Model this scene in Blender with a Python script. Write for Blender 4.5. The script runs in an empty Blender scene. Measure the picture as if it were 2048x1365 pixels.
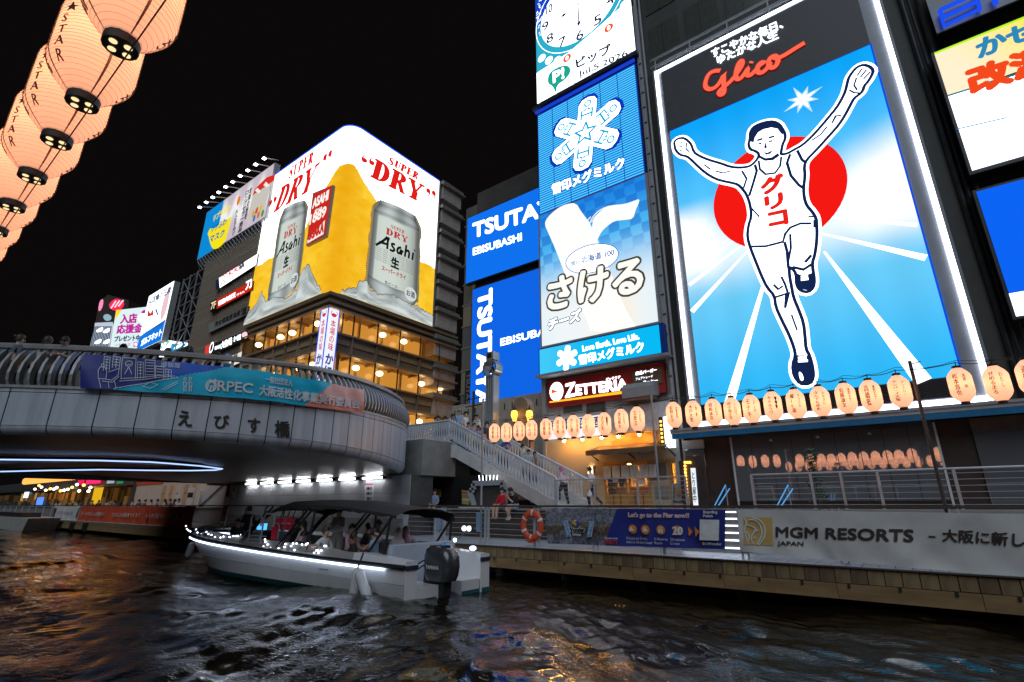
import bpy, bmesh, math, random
import numpy as np
from mathutils import Vector, Matrix
from mathutils.geometry import tessellate_polygon
random.seed(7); RNG = np.random.default_rng(7)
SC = bpy.context.scene
COL = SC.collection
# -- camera
EYE = 2.2                      # metres above the canal water
FPX, PITCH, HEAD = 1021.0, math.radians(17.8), math.radians(37.4)
cam_data = bpy.data.cameras.new('camera')
cam_data.sensor_width = 36.0
cam_data.lens = FPX / 2048.0 * 36.0
cam_data.clip_start = 0.05
cam_data.clip_end = 2000.0
cam = bpy.data.objects.new('camera', cam_data)
COL.objects.link(cam)
cam.location = (0, 0, EYE)
cam.rotation_euler = (math.radians(90) + PITCH, 0, HEAD)
SC.camera = cam
# -- night sky
world = bpy.data.worlds.new('World')
SC.world = world
world.use_nodes = True
wn = world.node_tree.nodes
wl = world.node_tree.links
bg = wn['Background']
sky_tex = wn.new('ShaderNodeTexSky')
sky_tex.sky_type = 'NISHITA'
sky_tex.sun_disc = False
sky_tex.sun_elevation = math.radians(-4.0)
sky_tex.sun_rotation = math.radians(200)
mixc = wn.new('ShaderNodeMixRGB')
mixc.inputs[0].default_value = 1.0
mixc.inputs[2].default_value = (0.0032, 0.0026, 0.0025, 1)   # city glow on the night air
mixc.blend_type = 'ADD'
gam = wn.new('ShaderNodeMixRGB'); gam.blend_type = 'MULTIPLY'; gam.inputs[0].default_value = 1
gam.inputs[2].default_value = (0.002, 0.002, 0.002, 1)
wl.new(sky_tex.outputs[0], gam.inputs[1]); wl.new(gam.outputs[0], mixc.inputs[1])
wl.new(mixc.outputs[0], bg.inputs[0])
bg.inputs[1].default_value = 1.0
sun_data = bpy.data.lights.new('night_glow', 'SUN')
sun_data.energy = 1.15
sun_data.angle = math.radians(50)
sun_data.color = (0.74, 0.87, 1.0)
sun = bpy.data.objects.new('night_glow', sun_data)
COL.objects.link(sun)
sun.rotation_euler = (math.radians(46), 0, math.radians(33))      # shines away from the near bank, downwards
SC.view_settings.view_transform = 'Standard'
SC.view_settings.look = 'None'
SC.view_settings.exposure = 0.0
SC.view_settings.gamma = 1.0
SC.render.engine = 'CYCLES'
cy = SC.cycles
cy.use_denoising = True
cy.max_bounces = 5; cy.diffuse_bounces = 2; cy.glossy_bounces = 4
cy.transmission_bounces = 4; cy.transparent_max_bounces = 6
cy.sample_clamp_indirect = 3.0
cy.caustics_reflective = False; cy.caustics_refractive = False
try: cy.use_light_tree = True
except Exception: pass
# -- pixels of the photograph -> rays
_F = Vector((-math.sin(HEAD), math.cos(HEAD), 0)); _R = Vector((math.cos(HEAD), math.sin(HEAD), 0))
CAM = Vector((0, 0, EYE))
def ray(x, y):
 u = (x - 1024) / FPX; v = (682 - y) / FPX
 d = _F * (math.cos(PITCH) - v * math.sin(PITCH)) + _R * u
 d.z = math.sin(PITCH) + v * math.cos(PITCH)
 return d
def onY(x, y, Y): d = ray(x, y); return CAM + d * (Y / d.y)
def onX(x, y, X): d = ray(x, y); return CAM + d * (X / d.x)
def onZ(x, y, Z): d = ray(x, y); return CAM + d * ((Z - EYE) / d.z)
def at_dist(x, y, D):          # horizontal distance D
 d = ray(x, y); return CAM + d * (D / math.hypot(d.x, d.y))
def px_scale(p):               # metres per photo pixel at p
 q = Vector(p) - CAM; d = q.dot(_F) * math.cos(PITCH) + q.z * math.sin(PITCH)
 return d / FPX
# -- materials
MATS = {}
def _lin(c):
 return tuple((x / 12.92 if x <= 0.04045 else ((x + 0.055) / 1.055) ** 2.4) for x in c)
def hexc(h):                   # display colour -> linear
 return _lin(tuple(int(h[i:i + 2], 16) / 255 for i in (0, 2, 4)))
def emit(hx, k=1.0):
 key = ('e', hx, k)
 if key in MATS: return MATS[key]
 m = bpy.data.materials.new('lit_' + hx)
 m.use_nodes = True
 nt = m.node_tree; nt.nodes.clear()
 o = nt.nodes.new('ShaderNodeOutputMaterial'); e = nt.nodes.new('ShaderNodeEmission')
 col = hexc(hx)
 if min(int(hx[i:i+2], 16) for i in (0, 2, 4)) >= 0xEE and 1.1 <= k < 3: col = (.84, .92, 1.0); k = k*2.1   # white light boxes are far brighter than the film can hold
 e.inputs[0].default_value = (*col, 1); e.inputs[1].default_value = k
 nt.links.new(e.outputs[0], o.inputs[0])
 MATS[key] = m
 return m
def emit_attr(name, k=1.0, lines=0.0, axis=2):
 """screen or back-lit print whose colours come from the mesh colour attribute"""
 m = bpy.data.materials.new(name)
 m.use_nodes = True
 nt = m.node_tree; nt.nodes.clear()
 o = nt.nodes.new('ShaderNodeOutputMaterial'); e = nt.nodes.new('ShaderNodeEmission')
 a = nt.nodes.new('ShaderNodeVertexColor'); a.layer_name = 'Col'
 nt.links.new(a.outputs[0], e.inputs[0]); e.inputs[1].default_value = k
 nt.links.new(e.outputs[0], o.inputs[0])
 return m
def pm(name, col, rough=0.6, metal=0.0, var=0.25, scale=3.0, bump=0.15, bscale=30.0, spec=0.5, stretch=None, alpha=1.0, coat=0.0):
 """painted / stone / metal surface: base colour with blotchy wear and fine relief"""
 key = ('p', name)
 if key in MATS: return MATS[key]
 m = bpy.data.materials.new(name)
 m.use_nodes = True
 nt = m.node_tree; N = nt.nodes; L = nt.links
 b = N['Principled BSDF']
 b.inputs['Roughness'].default_value = rough; b.inputs['Metallic'].default_value = metal
 b.inputs['Specular IOR Level'].default_value = spec
 if coat: b.inputs['Coat Weight'].default_value = coat
 tc = N.new('ShaderNodeTexCoord'); src = tc.outputs['Object']
 if stretch:
  mp = N.new('ShaderNodeMapping'); mp.inputs['Scale'].default_value = stretch
  L.new(src, mp.inputs[0]); src = mp.outputs[0]
 n = N.new('ShaderNodeTexNoise'); n.inputs['Scale'].default_value = scale; n.inputs['Detail'].default_value = 6
 n.inputs['Roughness'].default_value = 0.65
 L.new(src, n.inputs['Vector'])
 r = N.new('ShaderNodeValToRGB')
 lo = tuple(c * (1 - var) for c in col); hi = tuple(min(1, c * (1 + var * 0.8)) for c in col)
 r.color_ramp.elements[0].position = 0.3; r.color_ramp.elements[0].color = (*lo, 1)
 r.color_ramp.elements[1].position = 0.72; r.color_ramp.elements[1].color = (*hi, 1)
 L.new(n.outputs[0], r.inputs[0]); L.new(r.outputs[0], b.inputs['Base Color'])
 rr = N.new('ShaderNodeMapRange'); rr.inputs[3].default_value = max(0.02, rough * 0.8); rr.inputs[4].default_value = min(1, rough * 1.2)
 L.new(n.outputs[0], rr.inputs[0]); L.new(rr.outputs[0], b.inputs['Roughness'])
 if bump:
  n2 = N.new('ShaderNodeTexNoise'); n2.inputs['Scale'].default_value = bscale; n2.inputs['Detail'].default_value = 4
  L.new(src, n2.inputs['Vector'])
  bp = N.new('ShaderNodeBump'); bp.inputs['Strength'].default_value = bump; bp.inputs['Distance'].default_value = 0.02
  L.new(n2.outputs[0], bp.inputs['Height']); L.new(bp.outputs[0], b.inputs['Normal'])
 MATS[key] = m
 return m
def glow_glass(name, col, k, base=(0.05, 0.04, 0.03), trans=0.0):
 m = pm(name, base, 0.15, var=0.1, bump=0)
 b = m.node_tree.nodes['Principled BSDF']
 b.inputs['Emission Color'].default_value = (*hexc(col), 1); b.inputs['Emission Strength'].default_value = k
 return m
def glass(name, tint=(0.8, 0.85, 0.9), refl=0.12, rough=0.03):
 """window glass as thin sheet: partly mirror, partly clear"""
 key = ('g', name)
 if key in MATS: return MATS[key]
 m = bpy.data.materials.new(name); m.use_nodes = True
 nt = m.node_tree; nt.nodes.clear()
 o = nt.nodes.new('ShaderNodeOutputMaterial'); mx = nt.nodes.new('ShaderNodeMixShader')
 g = nt.nodes.new('ShaderNodeBsdfGlossy'); g.inputs['Roughness'].default_value = rough
 t = nt.nodes.new('ShaderNodeBsdfTransparent'); t.inputs[0].default_value = (*tint, 1)
 mx.inputs[0].default_value = refl + .04
 nt.links.new(t.outputs[0], mx.inputs[1]); nt.links.new(g.outputs[0], mx.inputs[2])
 nt.links.new(mx.outputs[0], o.inputs[0])
 MATS[key] = m
 return m
# -- mesh building
class MB:
 def __init__(self): self.v = []; self.f = []; self.m = []; self.cur = 0
 def add(self, vs, fs):
  n = len(self.v); self.v += [tuple(p) for p in vs]
  for q in fs: self.f.append(tuple(n + i for i in q)); self.m.append(self.cur)
  return self
 def box(self, lo, hi):
  x0, y0, z0 = lo; x1, y1, z1 = hi
  return self.add([(x0,y0,z0),(x1,y0,z0),(x1,y1,z0),(x0,y1,z0),(x0,y0,z1),(x1,y0,z1),(x1,y1,z1),(x0,y1,z1)],
      [(0,3,2,1),(4,5,6,7),(0,1,5,4),(1,2,6,5),(2,3,7,6),(3,0,4,7)])
 def obox(self, o, a, b, c):
  """box from corner o with edge vectors a, b, c"""
  o, a, b, c = map(Vector, (o, a, b, c))
  p = [o, o+a, o+a+b, o+b]; p += [q + c for q in p]
  return self.add(p, [(0,3,2,1),(4,5,6,7),(0,1,5,4),(1,2,6,5),(2,3,7,6),(3,0,4,7)])
 def beam(self, p, q, w, h=None, up=(0,0,1)):
  """rectangular bar from p to q"""
  p, q = Vector(p), Vector(q); h = h or w; d = (q - p).normalized(); u = Vector(up)
  if abs(d.dot(u)) > 0.98: u = Vector((0, 1, 0))
  s = d.cross(u).normalized(); t = s.cross(d).normalized()
  return self.obox(p - s*w/2 - t*h/2, s*w, t*h, q - p)
 def tube(self, pts, r, n=8, cap=True):
  pts = [Vector(p) for p in pts]; k = len(pts)
  rs = r if isinstance(r, (list, tuple)) else [r]*k
  base = len(self.v); prev = None
  for i, p in enumerate(pts):
   d = (pts[min(i+1, k-1)] - pts[max(i-1, 0)]).normalized()
   u = prev if prev is not None else (Vector((0,0,1)) if abs(d.z) < 0.9 else Vector((1,0,0)))
   s = d.cross(u)
   if s.length < 1e-5: s = d.cross(Vector((0.3,1,0.2)))
   s.normalize(); t = s.cross(d).normalized(); prev = t
   for j in range(n):
    a = 2*math.pi*j/n
    self.v.append(tuple(p + (s*math.cos(a) + t*math.sin(a))*rs[i]))
  for i in range(k-1):
   for j in range(n):
    a = base+i*n+j; b = base+i*n+(j+1) % n
    self.f.append((a, b, b+n, a+n)); self.m.append(self.cur)
  if cap:
   self.f.append(tuple(base+j for j in reversed(range(n)))); self.m.append(self.cur)
   self.f.append(tuple(base+(k-1)*n+j for j in range(n))); self.m.append(self.cur)
  return self
 def lathe(self, prof, c=(0,0,0), n=24, axis='z', cap=True):
  base = len(self.v); cx, cy_, cz = c
  for r, h in prof:
   for j in range(n):
    a = 2*math.pi*j/n; x, y = r*math.cos(a), r*math.sin(a)
    self.v.append((cx+x, cy_+y, cz+h) if axis == 'z' else ((cx+h, cy_+x, cz+y) if axis == 'x' else (cx+x, cy_+h, cz+y)))
  for i in range(len(prof)-1):
   for j in range(n):
    a = base+i*n+j; b = base+i*n+(j+1) % n
    self.f.append((a, b, b+n, a+n)); self.m.append(self.cur)
  if cap:
   self.f.append(tuple(base+j for j in reversed(range(n)))); self.m.append(self.cur)
   self.f.append(tuple(base+(len(prof)-1)*n+j for j in range(n))); self.m.append(self.cur)
  return self
 def ball(self, c, r, n=10, m=6):
  rx, ry, rz = r if isinstance(r, (tuple, list)) else (r, r, r)
  base = len(self.v)
  for i in range(m+1):
   t = math.pi*i/m
   for j in range(n):
    a = 2*math.pi*j/n
    self.v.append((c[0]+rx*math.sin(t)*math.cos(a), c[1]+ry*math.sin(t)*math.sin(a), c[2]-rz*math.cos(t)))
  for i in range(m):
   for j in range(n):
    a = base+i*n+j; b = base+i*n+(j+1) % n
    self.f.append((a, b, b+n, a+n)); self.m.append(self.cur)
  return self
 def poly(self, pts):
  """flat polygon (may be concave), 3-D points"""
  pts = [Vector(p) for p in pts]
  tris = tessellate_polygon([pts])
  nrm = Vector((0,0,0))
  for i in range(len(pts)):
   nrm += pts[i].cross(pts[(i+1) % len(pts)])
  base = len(self.v); self.v += [tuple(p) for p in pts]
  for t in tris:
   self.f.append((base+t[0], base+t[1], base+t[2])); self.m.append(self.cur)
  return self
 def prism(self, pts, d):
  """closed solid: polygon pts swept by vector d"""
  pts = [Vector(p) for p in pts]; d = Vector(d); k = len(pts)
  self.poly(pts); self.poly([p + d for p in pts])
  n = len(self.v); self.v += [tuple(p) for p in pts] + [tuple(p + d) for p in pts]
  for i in range(k):
   j = (i+1) % k
   self.f.append((n+i, n+j, n+k+j, n+k+i)); self.m.append(self.cur)
  return self
 def sheet(self, rows, closed=False):
  """grid surface through rows of points"""
  base = len(self.v); n = len(rows[0])
  for r in rows: self.v += [tuple(p) for p in r]
  for i in range(len(rows)-1):
   for j in range(n if closed else n-1):
    a = base+i*n+j; b = base+i*n+(j+1) % n
    self.f.append((a, b, b+n, a+n)); self.m.append(self.cur)
  return self
 def mesh(self, name):
  me = bpy.data.meshes.new(name)
  me.from_pydata(self.v, [], self.f)
  if any(self.m): me.polygons.foreach_set('material_index', self.m)
  return me
 def build(self, name, mat, parent=None, smooth=False, local=False, fix=False, **props):
  return finish(name, self.mesh(name), mat, parent, smooth, local, fix, **props)
WLOC = {}
def wloc(o): return WLOC.get(o.name, Vector((0, 0, 0)))
def finish(name, me, mat, parent=None, smooth=False, local=False, fix=False, **props):
 """link a mesh given in world coordinates (or its parent's own when local)"""
 o = bpy.data.objects.new(name, me)
 for m in (mat if isinstance(mat, (list, tuple)) else [mat]): me.materials.append(m)
 if fix:
  bm = bmesh.new(); bm.from_mesh(me); bmesh.ops.remove_doubles(bm, verts=bm.verts, dist=1e-5)
  bmesh.ops.recalc_face_normals(bm, faces=bm.faces); bm.to_mesh(me); bm.free()
 if smooth:
  me.polygons.foreach_set('use_smooth', [True]*len(me.polygons))
  try: me.set_sharp_from_angle(angle=math.radians(40))
  except Exception: pass
 COL.objects.link(o)
 n = len(me.vertices)
 co = np.empty(n*3, np.float32); me.vertices.foreach_get('co', co); co = co.reshape(-1, 3)
 lo, hi = co.min(0), co.max(0)
 c = np.array([(lo[0]+hi[0])/2, (lo[1]+hi[1])/2, lo[2]], np.float32)
 me.vertices.foreach_set('co', (co - c).ravel()); me.update()
 pl = Vector((0, 0, 0))
 if parent is not None:
  o.parent = parent
  if not local: pl = wloc(parent)
 o.location = Vector([float(x) for x in c]) - pl
 WLOC[o.name] = Vector([float(x) for x in c])
 for k, v in props.items(): o[k] = v
 return o
def thing(name, label, cat, loc=(0,0,0), group=None):
 o = bpy.data.objects.new(name, None); COL.objects.link(o)
 o.empty_display_size = 0.2
 o.location = loc; WLOC[o.name] = Vector(loc)
 return tag(o, label, cat, group)
def tag(o, label, cat, group=None):
 o['label'] = label; o['category'] = cat
 if group: o['group'] = group
 return o
def struct(o): o['kind'] = 'structure'; return o
def stuff(o): o['kind'] = 'stuff'; return o
def copy_tree(o, parent=None):
 c = o.copy(); COL.objects.link(c); c.parent = parent
 WLOC[c.name] = Vector(c.location)
 for ch in list(o.children): copy_tree(ch, c)
 return c
# -- flat prints on a vertical board
class Board:
 """a vertical plane through ground point p, running at angle ang (degrees from +X); its front faces -normal (the canal)"""
 def __init__(s, p, ang=0.0, front=None):
  a = math.radians(ang)
  s.p = Vector((p[0], p[1], 0)); s.u = Vector((math.cos(a), math.sin(a), 0))
  s.n = Vector((math.sin(a), -math.cos(a), 0))       # towards the viewer's side
  if front is not None and s.n.dot(Vector(front).resized(3) if False else Vector((front[0], front[1], 0))) < 0: s.n = -s.n
 def hit(s, x, y, out=0.0):
  d = ray(x, y); o = s.p + s.n*out
  t = (o - CAM).dot(s.n) / d.dot(s.n)
  return CAM + d*t
 def uv(s, x, y):
  q = s.hit(x, y) - s.p
  return (q.dot(s.u), q.z)
 def P(s, uv, out=0.0): return s.p + s.u*uv[0] + Vector((0, 0, uv[1])) + s.n*out
 def poly(s, name, pts, mat, parent, out=0.02, px=True, **k):
  q = [s.uv(*p) for p in pts] if px else pts
  mb = MB(); mb.poly([s.P(a, out) for a in q])
  return mb.build(name, mat, parent, **k)
 def polys(s, name, lists, mat, parent, out=0.02, px=True, **k):
  mb = MB()
  for i, pts in enumerate(lists):
   q = [s.uv(*p) for p in pts] if px else pts
   mb.poly([s.P(a, out + i*0.0008) for a in q])
  return mb.build(name, mat, parent, **k)
 def slab(s, name, pts, mat, parent, out=0.0, thick=0.3, px=True, **k):
  """board of thickness: front face at `out`, going back"""
  q = [s.uv(*p) for p in pts] if px else pts
  mb = MB(); mb.prism([s.P(a, out) for a in q], -s.n*thick)
  return mb.build(name, mat, parent, fix=True, **k)
 def stroke(s, pts, w, out=0.02, px=True, closed=False, mb=None):
  """ribbon along a polyline; w = width in metres (or list)"""
  q = [Vector(s.uv(*p)) if px else Vector(p) for p in pts]; k = len(q)
  ws = w if isinstance(w, (list, tuple)) else [w]*k
  L, Rr = [], []
  for i in range(k):
   a = q[i-1] if (i > 0 or closed) else q[i]; b = q[(i+1) % k] if (i < k-1 or closed) else q[i]
   d = (b - a); d = d.normalized() if d.length > 1e-9 else Vector((1, 0))
   nrm = Vector((-d.y, d.x))
   if 0 < i < k-1 or closed:
    d1 = (q[i]-q[i-1]).normalized(); c = max(0.45, abs(d.dot(d1)))
   else: c = 1
   L.append(s.P(q[i] + nrm*ws[i]/2/c, out)); Rr.append(s.P(q[i] - nrm*ws[i]/2/c, out))
  mb = mb or MB()
  rows = [[L[i], Rr[i]] for i in range(k)]
  if closed: rows.append(rows[0])
  mb.sheet(rows)
  return mb
 def raster(s, name, quad, nx, ny, fn, k, parent, out=0.01, px=True, mat=None):
  """picture area: colours computed per grid point by fn(u,v) (0..1, v up), arrays -> linear rgb"""
  c = [Vector(s.uv(*p)) if px else Vector(p) for p in quad]   # bl, br, tr, tl
  us, vs = np.meshgrid(np.linspace(0, 1, nx), np.linspace(0, 1, ny))
  rgb = np.clip(fn(us, vs), 0, 4)
  w = [(1-us)*(1-vs), us*(1-vs), us*vs, (1-us)*vs]
  A = sum(w[i]*c[i][0] for i in range(4)); B = sum(w[i]*c[i][1] for i in range(4))
  o = np.array(s.p + s.n*out); u = np.array(s.u)
  co = o + A[..., None]*u + B[..., None]*np.array([0, 0, 1])
  me = bpy.data.meshes.new(name)
  idx = np.arange(nx*ny).reshape(ny, nx)
  f = np.stack([idx[:-1, :-1], idx[:-1, 1:], idx[1:, 1:], idx[1:, :-1]], -1).reshape(-1, 4)
  me.from_pydata(co.reshape(-1, 3).tolist(), [], f.tolist())
  at = me.color_attributes.new('Col', 'FLOAT_COLOR', 'POINT')
  col = np.ones((nx*ny, 4), np.float32); col[:, :3] = rgb.reshape(-1, 3)
  at.data.foreach_set('color', col.ravel())
  return finish(name, me, mat or emit_attr(name + '_print', k), parent)
 def text(s, body, bl, br, tl, mat, parent, out=0.03, bold=0.0, px=True, name='lettering', outline=None, omat=None, italic=0.0, res=3, thick=0.0, xf=None):
  """lettering whose bounding box fills the parallelogram bl, br, tl"""
  T = text_geom(body, res, italic)
  if T is None: return None
  co, faces, asp = T
  q = [Vector(s.uv(*p)) if px else Vector(p) for p in (bl, br, tl)]
  a = q[1]-q[0]; b = q[2]-q[0]
  uv = np.outer(co[:, 0], np.array(a)) + np.outer(co[:, 1], np.array(b)) + np.array(q[0])
  hgt = b.length
  objs = []
  def make(nm, m, rad, nd, o, par):
   offs = [(0, 0)] + ([(math.cos(2*math.pi*i/nd)*rad, math.sin(2*math.pi*i/nd)*rad) for i in range(nd)] if rad > 0 else [])
   V, Fs = [], []
   for i, (dx, dy) in enumerate(offs):
    w = uv + np.array([dx, dy])
    base = i*len(co)
    pos = np.array(s.p + s.n*(o + i*0.0006)) + w[:, :1]*np.array(s.u) + w[:, 1:2]*np.array([0, 0, 1])
    V.append(pos); Fs += [tuple(base + j for j in t) for t in faces]
   V = np.concatenate(V)
   if xf is not None: V = xf(V)
   me = bpy.data.meshes.new(nm); me.from_pydata(V.tolist(), [], Fs)
   return finish(nm, me, m, par)
  if outline: make(name + '_outline' if name != 'lettering' else 'letter_outline', omat, outline*hgt, 12, out - 0.012, parent)
  return make(name, mat, bold*hgt, 8, out, parent)
_TG = {}
def text_geom(body, res=3, italic=0.0):
 key = (body, res, italic)
 if key in _TG: return _TG[key]
 c = bpy.data.curves.new('t', 'FONT'); c.body = body; c.size = 1.0; c.resolution_u = res; c.shear = italic
 c.space_line = 0.95
 o = bpy.data.objects.new('t', c)
 me = o.to_mesh()
 n = len(me.vertices)
 if n == 0:
  _TG[key] = None
 else:
  co = np.empty(n*3); me.vertices.foreach_get('co', co); co = co.reshape(-1, 3)[:, :2]
  faces = [tuple(p.vertices) for p in me.polygons]
  lo, hi = co.min(0), co.max(0); sz = np.maximum(hi-lo, 1e-6)
  _TG[key] = ((co-lo)/sz, faces, sz[0]/sz[1])
 o.to_mesh_clear(); bpy.data.objects.remove(o); bpy.data.curves.remove(c)
 return _TG[key]
def vertical(s): return '\n'.join(s)
def wob(a, b, n, amp, seed=0):
 """points from a to b with jitter"""
 r = random.Random(seed)
 return [(a[0]+(b[0]-a[0])*i/n + (r.uniform(-amp, amp) if 0 < i < n else 0), a[1]+(b[1]-a[1])*i/n + (r.uniform(-amp, amp) if 0 < i < n else 0)) for i in range(n+1)]
def ell(cx, cy, rx, ry, n=24, a0=0, a1=360, rot=0):
 c, s_ = math.cos(math.radians(rot)), math.sin(math.radians(rot)); out = []
 for i in range(n if a1-a0 >= 360 else n+1):
  a = math.radians(a0 + (a1-a0)*i/n); x, y = rx*math.cos(a), ry*math.sin(a)
  out.append((cx + x*c - y*s_, cy + x*s_ + y*c))
 return out
def smoothc(pts, k=2, closed=True):
 """Chaikin corner cutting"""
 for _ in range(k):
  o = []; n = len(pts)
  rng = range(n) if closed else range(n-1)
  if not closed: o.append(pts[0])
  for i in rng:
   a, b = pts[i], pts[(i+1) % n]
   o.append((a[0]*.75+b[0]*.25, a[1]*.75+b[1]*.25)); o.append((a[0]*.25+b[0]*.75, a[1]*.25+b[1]*.75))
  if not closed: o.append(pts[-1])
  pts = o
 return pts
def noise2(u, v, seed=0, oct=4, base=3):
 """value noise on arrays"""
 r = np.random.default_rng(seed); out = np.zeros_like(u); amp = 1; tot = 0
 for o in range(oct):
  n = base * 2**o; g = r.random((n+2, n+2))
  x = np.clip(u, 0, 0.9999)*n; y = np.clip(v, 0, 0.9999)*n; i = x.astype(int); j = y.astype(int); fx = x-i; fy = y-j
  fx = fx*fx*(3-2*fx); fy = fy*fy*(3-2*fy)
  out += amp*((g[j, i]*(1-fx)+g[j, i+1]*fx)*(1-fy) + (g[j+1, i]*(1-fx)+g[j+1, i+1]*fx)*fy); tot += amp; amp *= .5
 return out/tot
def mixa(a, b, t): return np.asarray(a)*(1-t[..., None]) + np.asarray(b)*t[..., None]
def sstep(a, b, x): t = np.clip((x-a)/(b-a), 0, 1); return t*t*(3-2*t)
# == shared materials
M_CONC = pm('concrete', (0.28, 0.27, 0.25), 0.8, var=0.3, scale=1.2, bump=0.3, bscale=25)
M_CONC_D = pm('dark_concrete', (0.10, 0.095, 0.09), 0.75, var=0.35, scale=1.5, bump=0.3)
M_BLACKST = pm('black_stone', (0.02, 0.018, 0.017), 0.35, var=0.3, scale=2, bump=0.05)
M_STEEL = pm('steel', (0.50, 0.51, 0.53), 0.38, 0.3, var=0.15, bump=0.03)
M_DARKMET = pm('dark_metal', (0.06, 0.058, 0.06), 0.45, 0.6, var=0.25, bump=0.05)
M_BROWNMET = pm('brown_metal', (0.10, 0.075, 0.06), 0.5, 0.3, var=0.25, bump=0.06)
M_WHITEP = pm('white_paint', (0.75, 0.75, 0.74), 0.45, var=0.08, bump=0.03)
M_GREYP = pm('grey_paint', (0.38, 0.38, 0.39), 0.5, var=0.12, bump=0.04)
M_DECK = pm('deck_plank', (0.50, 0.54, 0.60), 0.3, var=0.25, scale=4, bump=0.15, stretch=(8, 0.6, 1))
M_BOARD = [pm('quay_board_%s' % n, c, 0.75, var=0.35, scale=5, bump=0.35, bscale=18, stretch=(3, 3, 0.6)) for n, c in
   (('tan', (0.20, 0.135, 0.065)), ('umber', (0.14, 0.09, 0.048)), ('ochre', (0.24, 0.165, 0.08)))]
M_BEAM = pm('quay_beam', (0.27, 0.165, 0.07), 0.7, var=0.3, scale=2, bump=0.25, stretch=(0.5, 3, 3))
M_PAVE = pm('promenade_paving', (0.20, 0.195, 0.19), 0.6, var=0.2, scale=2.5, bump=0.15)
M_BLK = pm('black_rubber', (0.015, 0.015, 0.016), 0.6, var=0.2, bump=0.1)
# == canal water
def make_water():
 def axis(lo, hi, fine_lo, fine_hi, d, g):
  xs = list(np.arange(fine_lo, fine_hi, d)); s = d; x = fine_hi
  while x < hi: xs.append(x); s *= g; x += s
  xs.append(hi); s = d; x = fine_lo - d; left = []
  while x > lo: left.append(x); s *= g; x -= s
  left.append(lo)
  return np.array(left[::-1] + xs)
 X = axis(-160, 40, -15, 3.5, 0.075, 1.035); Y = axis(0.3, 24, 2, 15.5, 0.075, 1.06)
 gx, gy = np.meshgrid(X, Y)
 z = np.zeros_like(gx); r = np.random.default_rng(3)
 for i in range(54):
  wl_ = 0.22 * (1.105 ** i) * 0.62 + 0.16
  a = math.radians(r.normal(62, 42)); k = 2*math.pi/wl_
  ph = r.uniform(0, 6.28)
  env = 0.6 + 0.4*np.sin(gx*r.uniform(.15, .5) + gy*r.uniform(.2, .6) + r.uniform(0, 6))
  z += (0.0052 if wl_ < .8 else 0.0046) * wl_**0.72 * env * np.sin(k*(gx*math.cos(a)+gy*math.sin(a)) + ph + 0.5*np.sin(gx*.7+ph)+0.4*np.sin(gy*.9+2*ph))
 d = np.exp(-(((gx+6.2)/4.5)**2 + ((gy-9.0)/2.6)**2))
 z *= (1 + 1.5*d)
 far = np.clip((-gx-18)/60, 0, 1); z *= (1-0.6*far)
 me = bpy.data.meshes.new('canal_water')
 ny, nx = gx.shape
 idx = np.arange(nx*ny).reshape(ny, nx)
 f = np.stack([idx[:-1, :-1], idx[:-1, 1:], idx[1:, 1:], idx[1:, :-1]], -1).reshape(-1, 4)
 me.from_pydata(np.stack([gx, gy, z], -1).reshape(-1, 3).tolist(), [], f.tolist())
 m = bpy.data.materials.new('canal_water'); m.use_nodes = True
 N = m.node_tree.nodes; L = m.node_tree.links; b = N['Principled BSDF']
 b.inputs['Base Color'].default_value = (0.007, 0.005, 0.0022, 1); b.inputs['Roughness'].default_value = 0.015
 b.inputs['IOR'].default_value = 1.333; b.inputs['Specular IOR Level'].default_value = 0.5
 tc = N.new('ShaderNodeTexCoord'); mp = N.new('ShaderNodeMapping')
 mp.inputs['Rotation'].default_value = (0, 0, math.radians(25)); mp.inputs['Scale'].default_value = (1.0, 1.9, 1)
 L.new(tc.outputs['Object'], mp.inputs[0])
 n = N.new('ShaderNodeTexNoise'); n.inputs['Scale'].default_value = 8.5; n.inputs['Detail'].default_value = 3.5; n.inputs['Roughness'].default_value = .55
 n.inputs['Distortion'].default_value = 0.6
 L.new(mp.outputs[0], n.inputs['Vector'])
 bp = N.new('ShaderNodeBump'); bp.inputs['Strength'].default_value = 0.45; bp.inputs['Distance'].default_value = 0.05
 nm = N.new('ShaderNodeTexNoise'); nm.inputs['Scale'].default_value = 0.55; nm.inputs['Detail'].default_value = 2; L.new(mp.outputs[0], nm.inputs['Vector'])
 rm = N.new('ShaderNodeMapRange'); rm.inputs[1].default_value = .38; rm.inputs[2].default_value = .62; rm.inputs[3].default_value = .06; rm.inputs[4].default_value = .42; L.new(nm.outputs[0], rm.inputs[0]); L.new(rm.outputs[0], bp.inputs['Strength'])
 L.new(n.outputs[0], bp.inputs['Height']); L.new(bp.outputs[0], b.inputs['Normal'])
 o = finish('canal_water', me, m, smooth=False)
 me.polygons.foreach_set('use_smooth', [True]*len(me.polygons))
 struct(o)
make_water()
struct(MB().box((-400, -3, -1.6), (400, 24, -1.5)).build('canal_bed', M_CONC_D))
g = MB(); g.box((-400, 24.9, 1.2), (400, 420, 1.9)); struct(g.build('far_ground', M_CONC_D))
struct(MB().box((-400, -420, -1.5), (400, -9, 0.85)).build('near_ground', M_CONC_D))
struct(MB().box((-120, -9, -1.5), (40, 0.75, 0.9)).build('near_walkway', M_PAVE))
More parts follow.
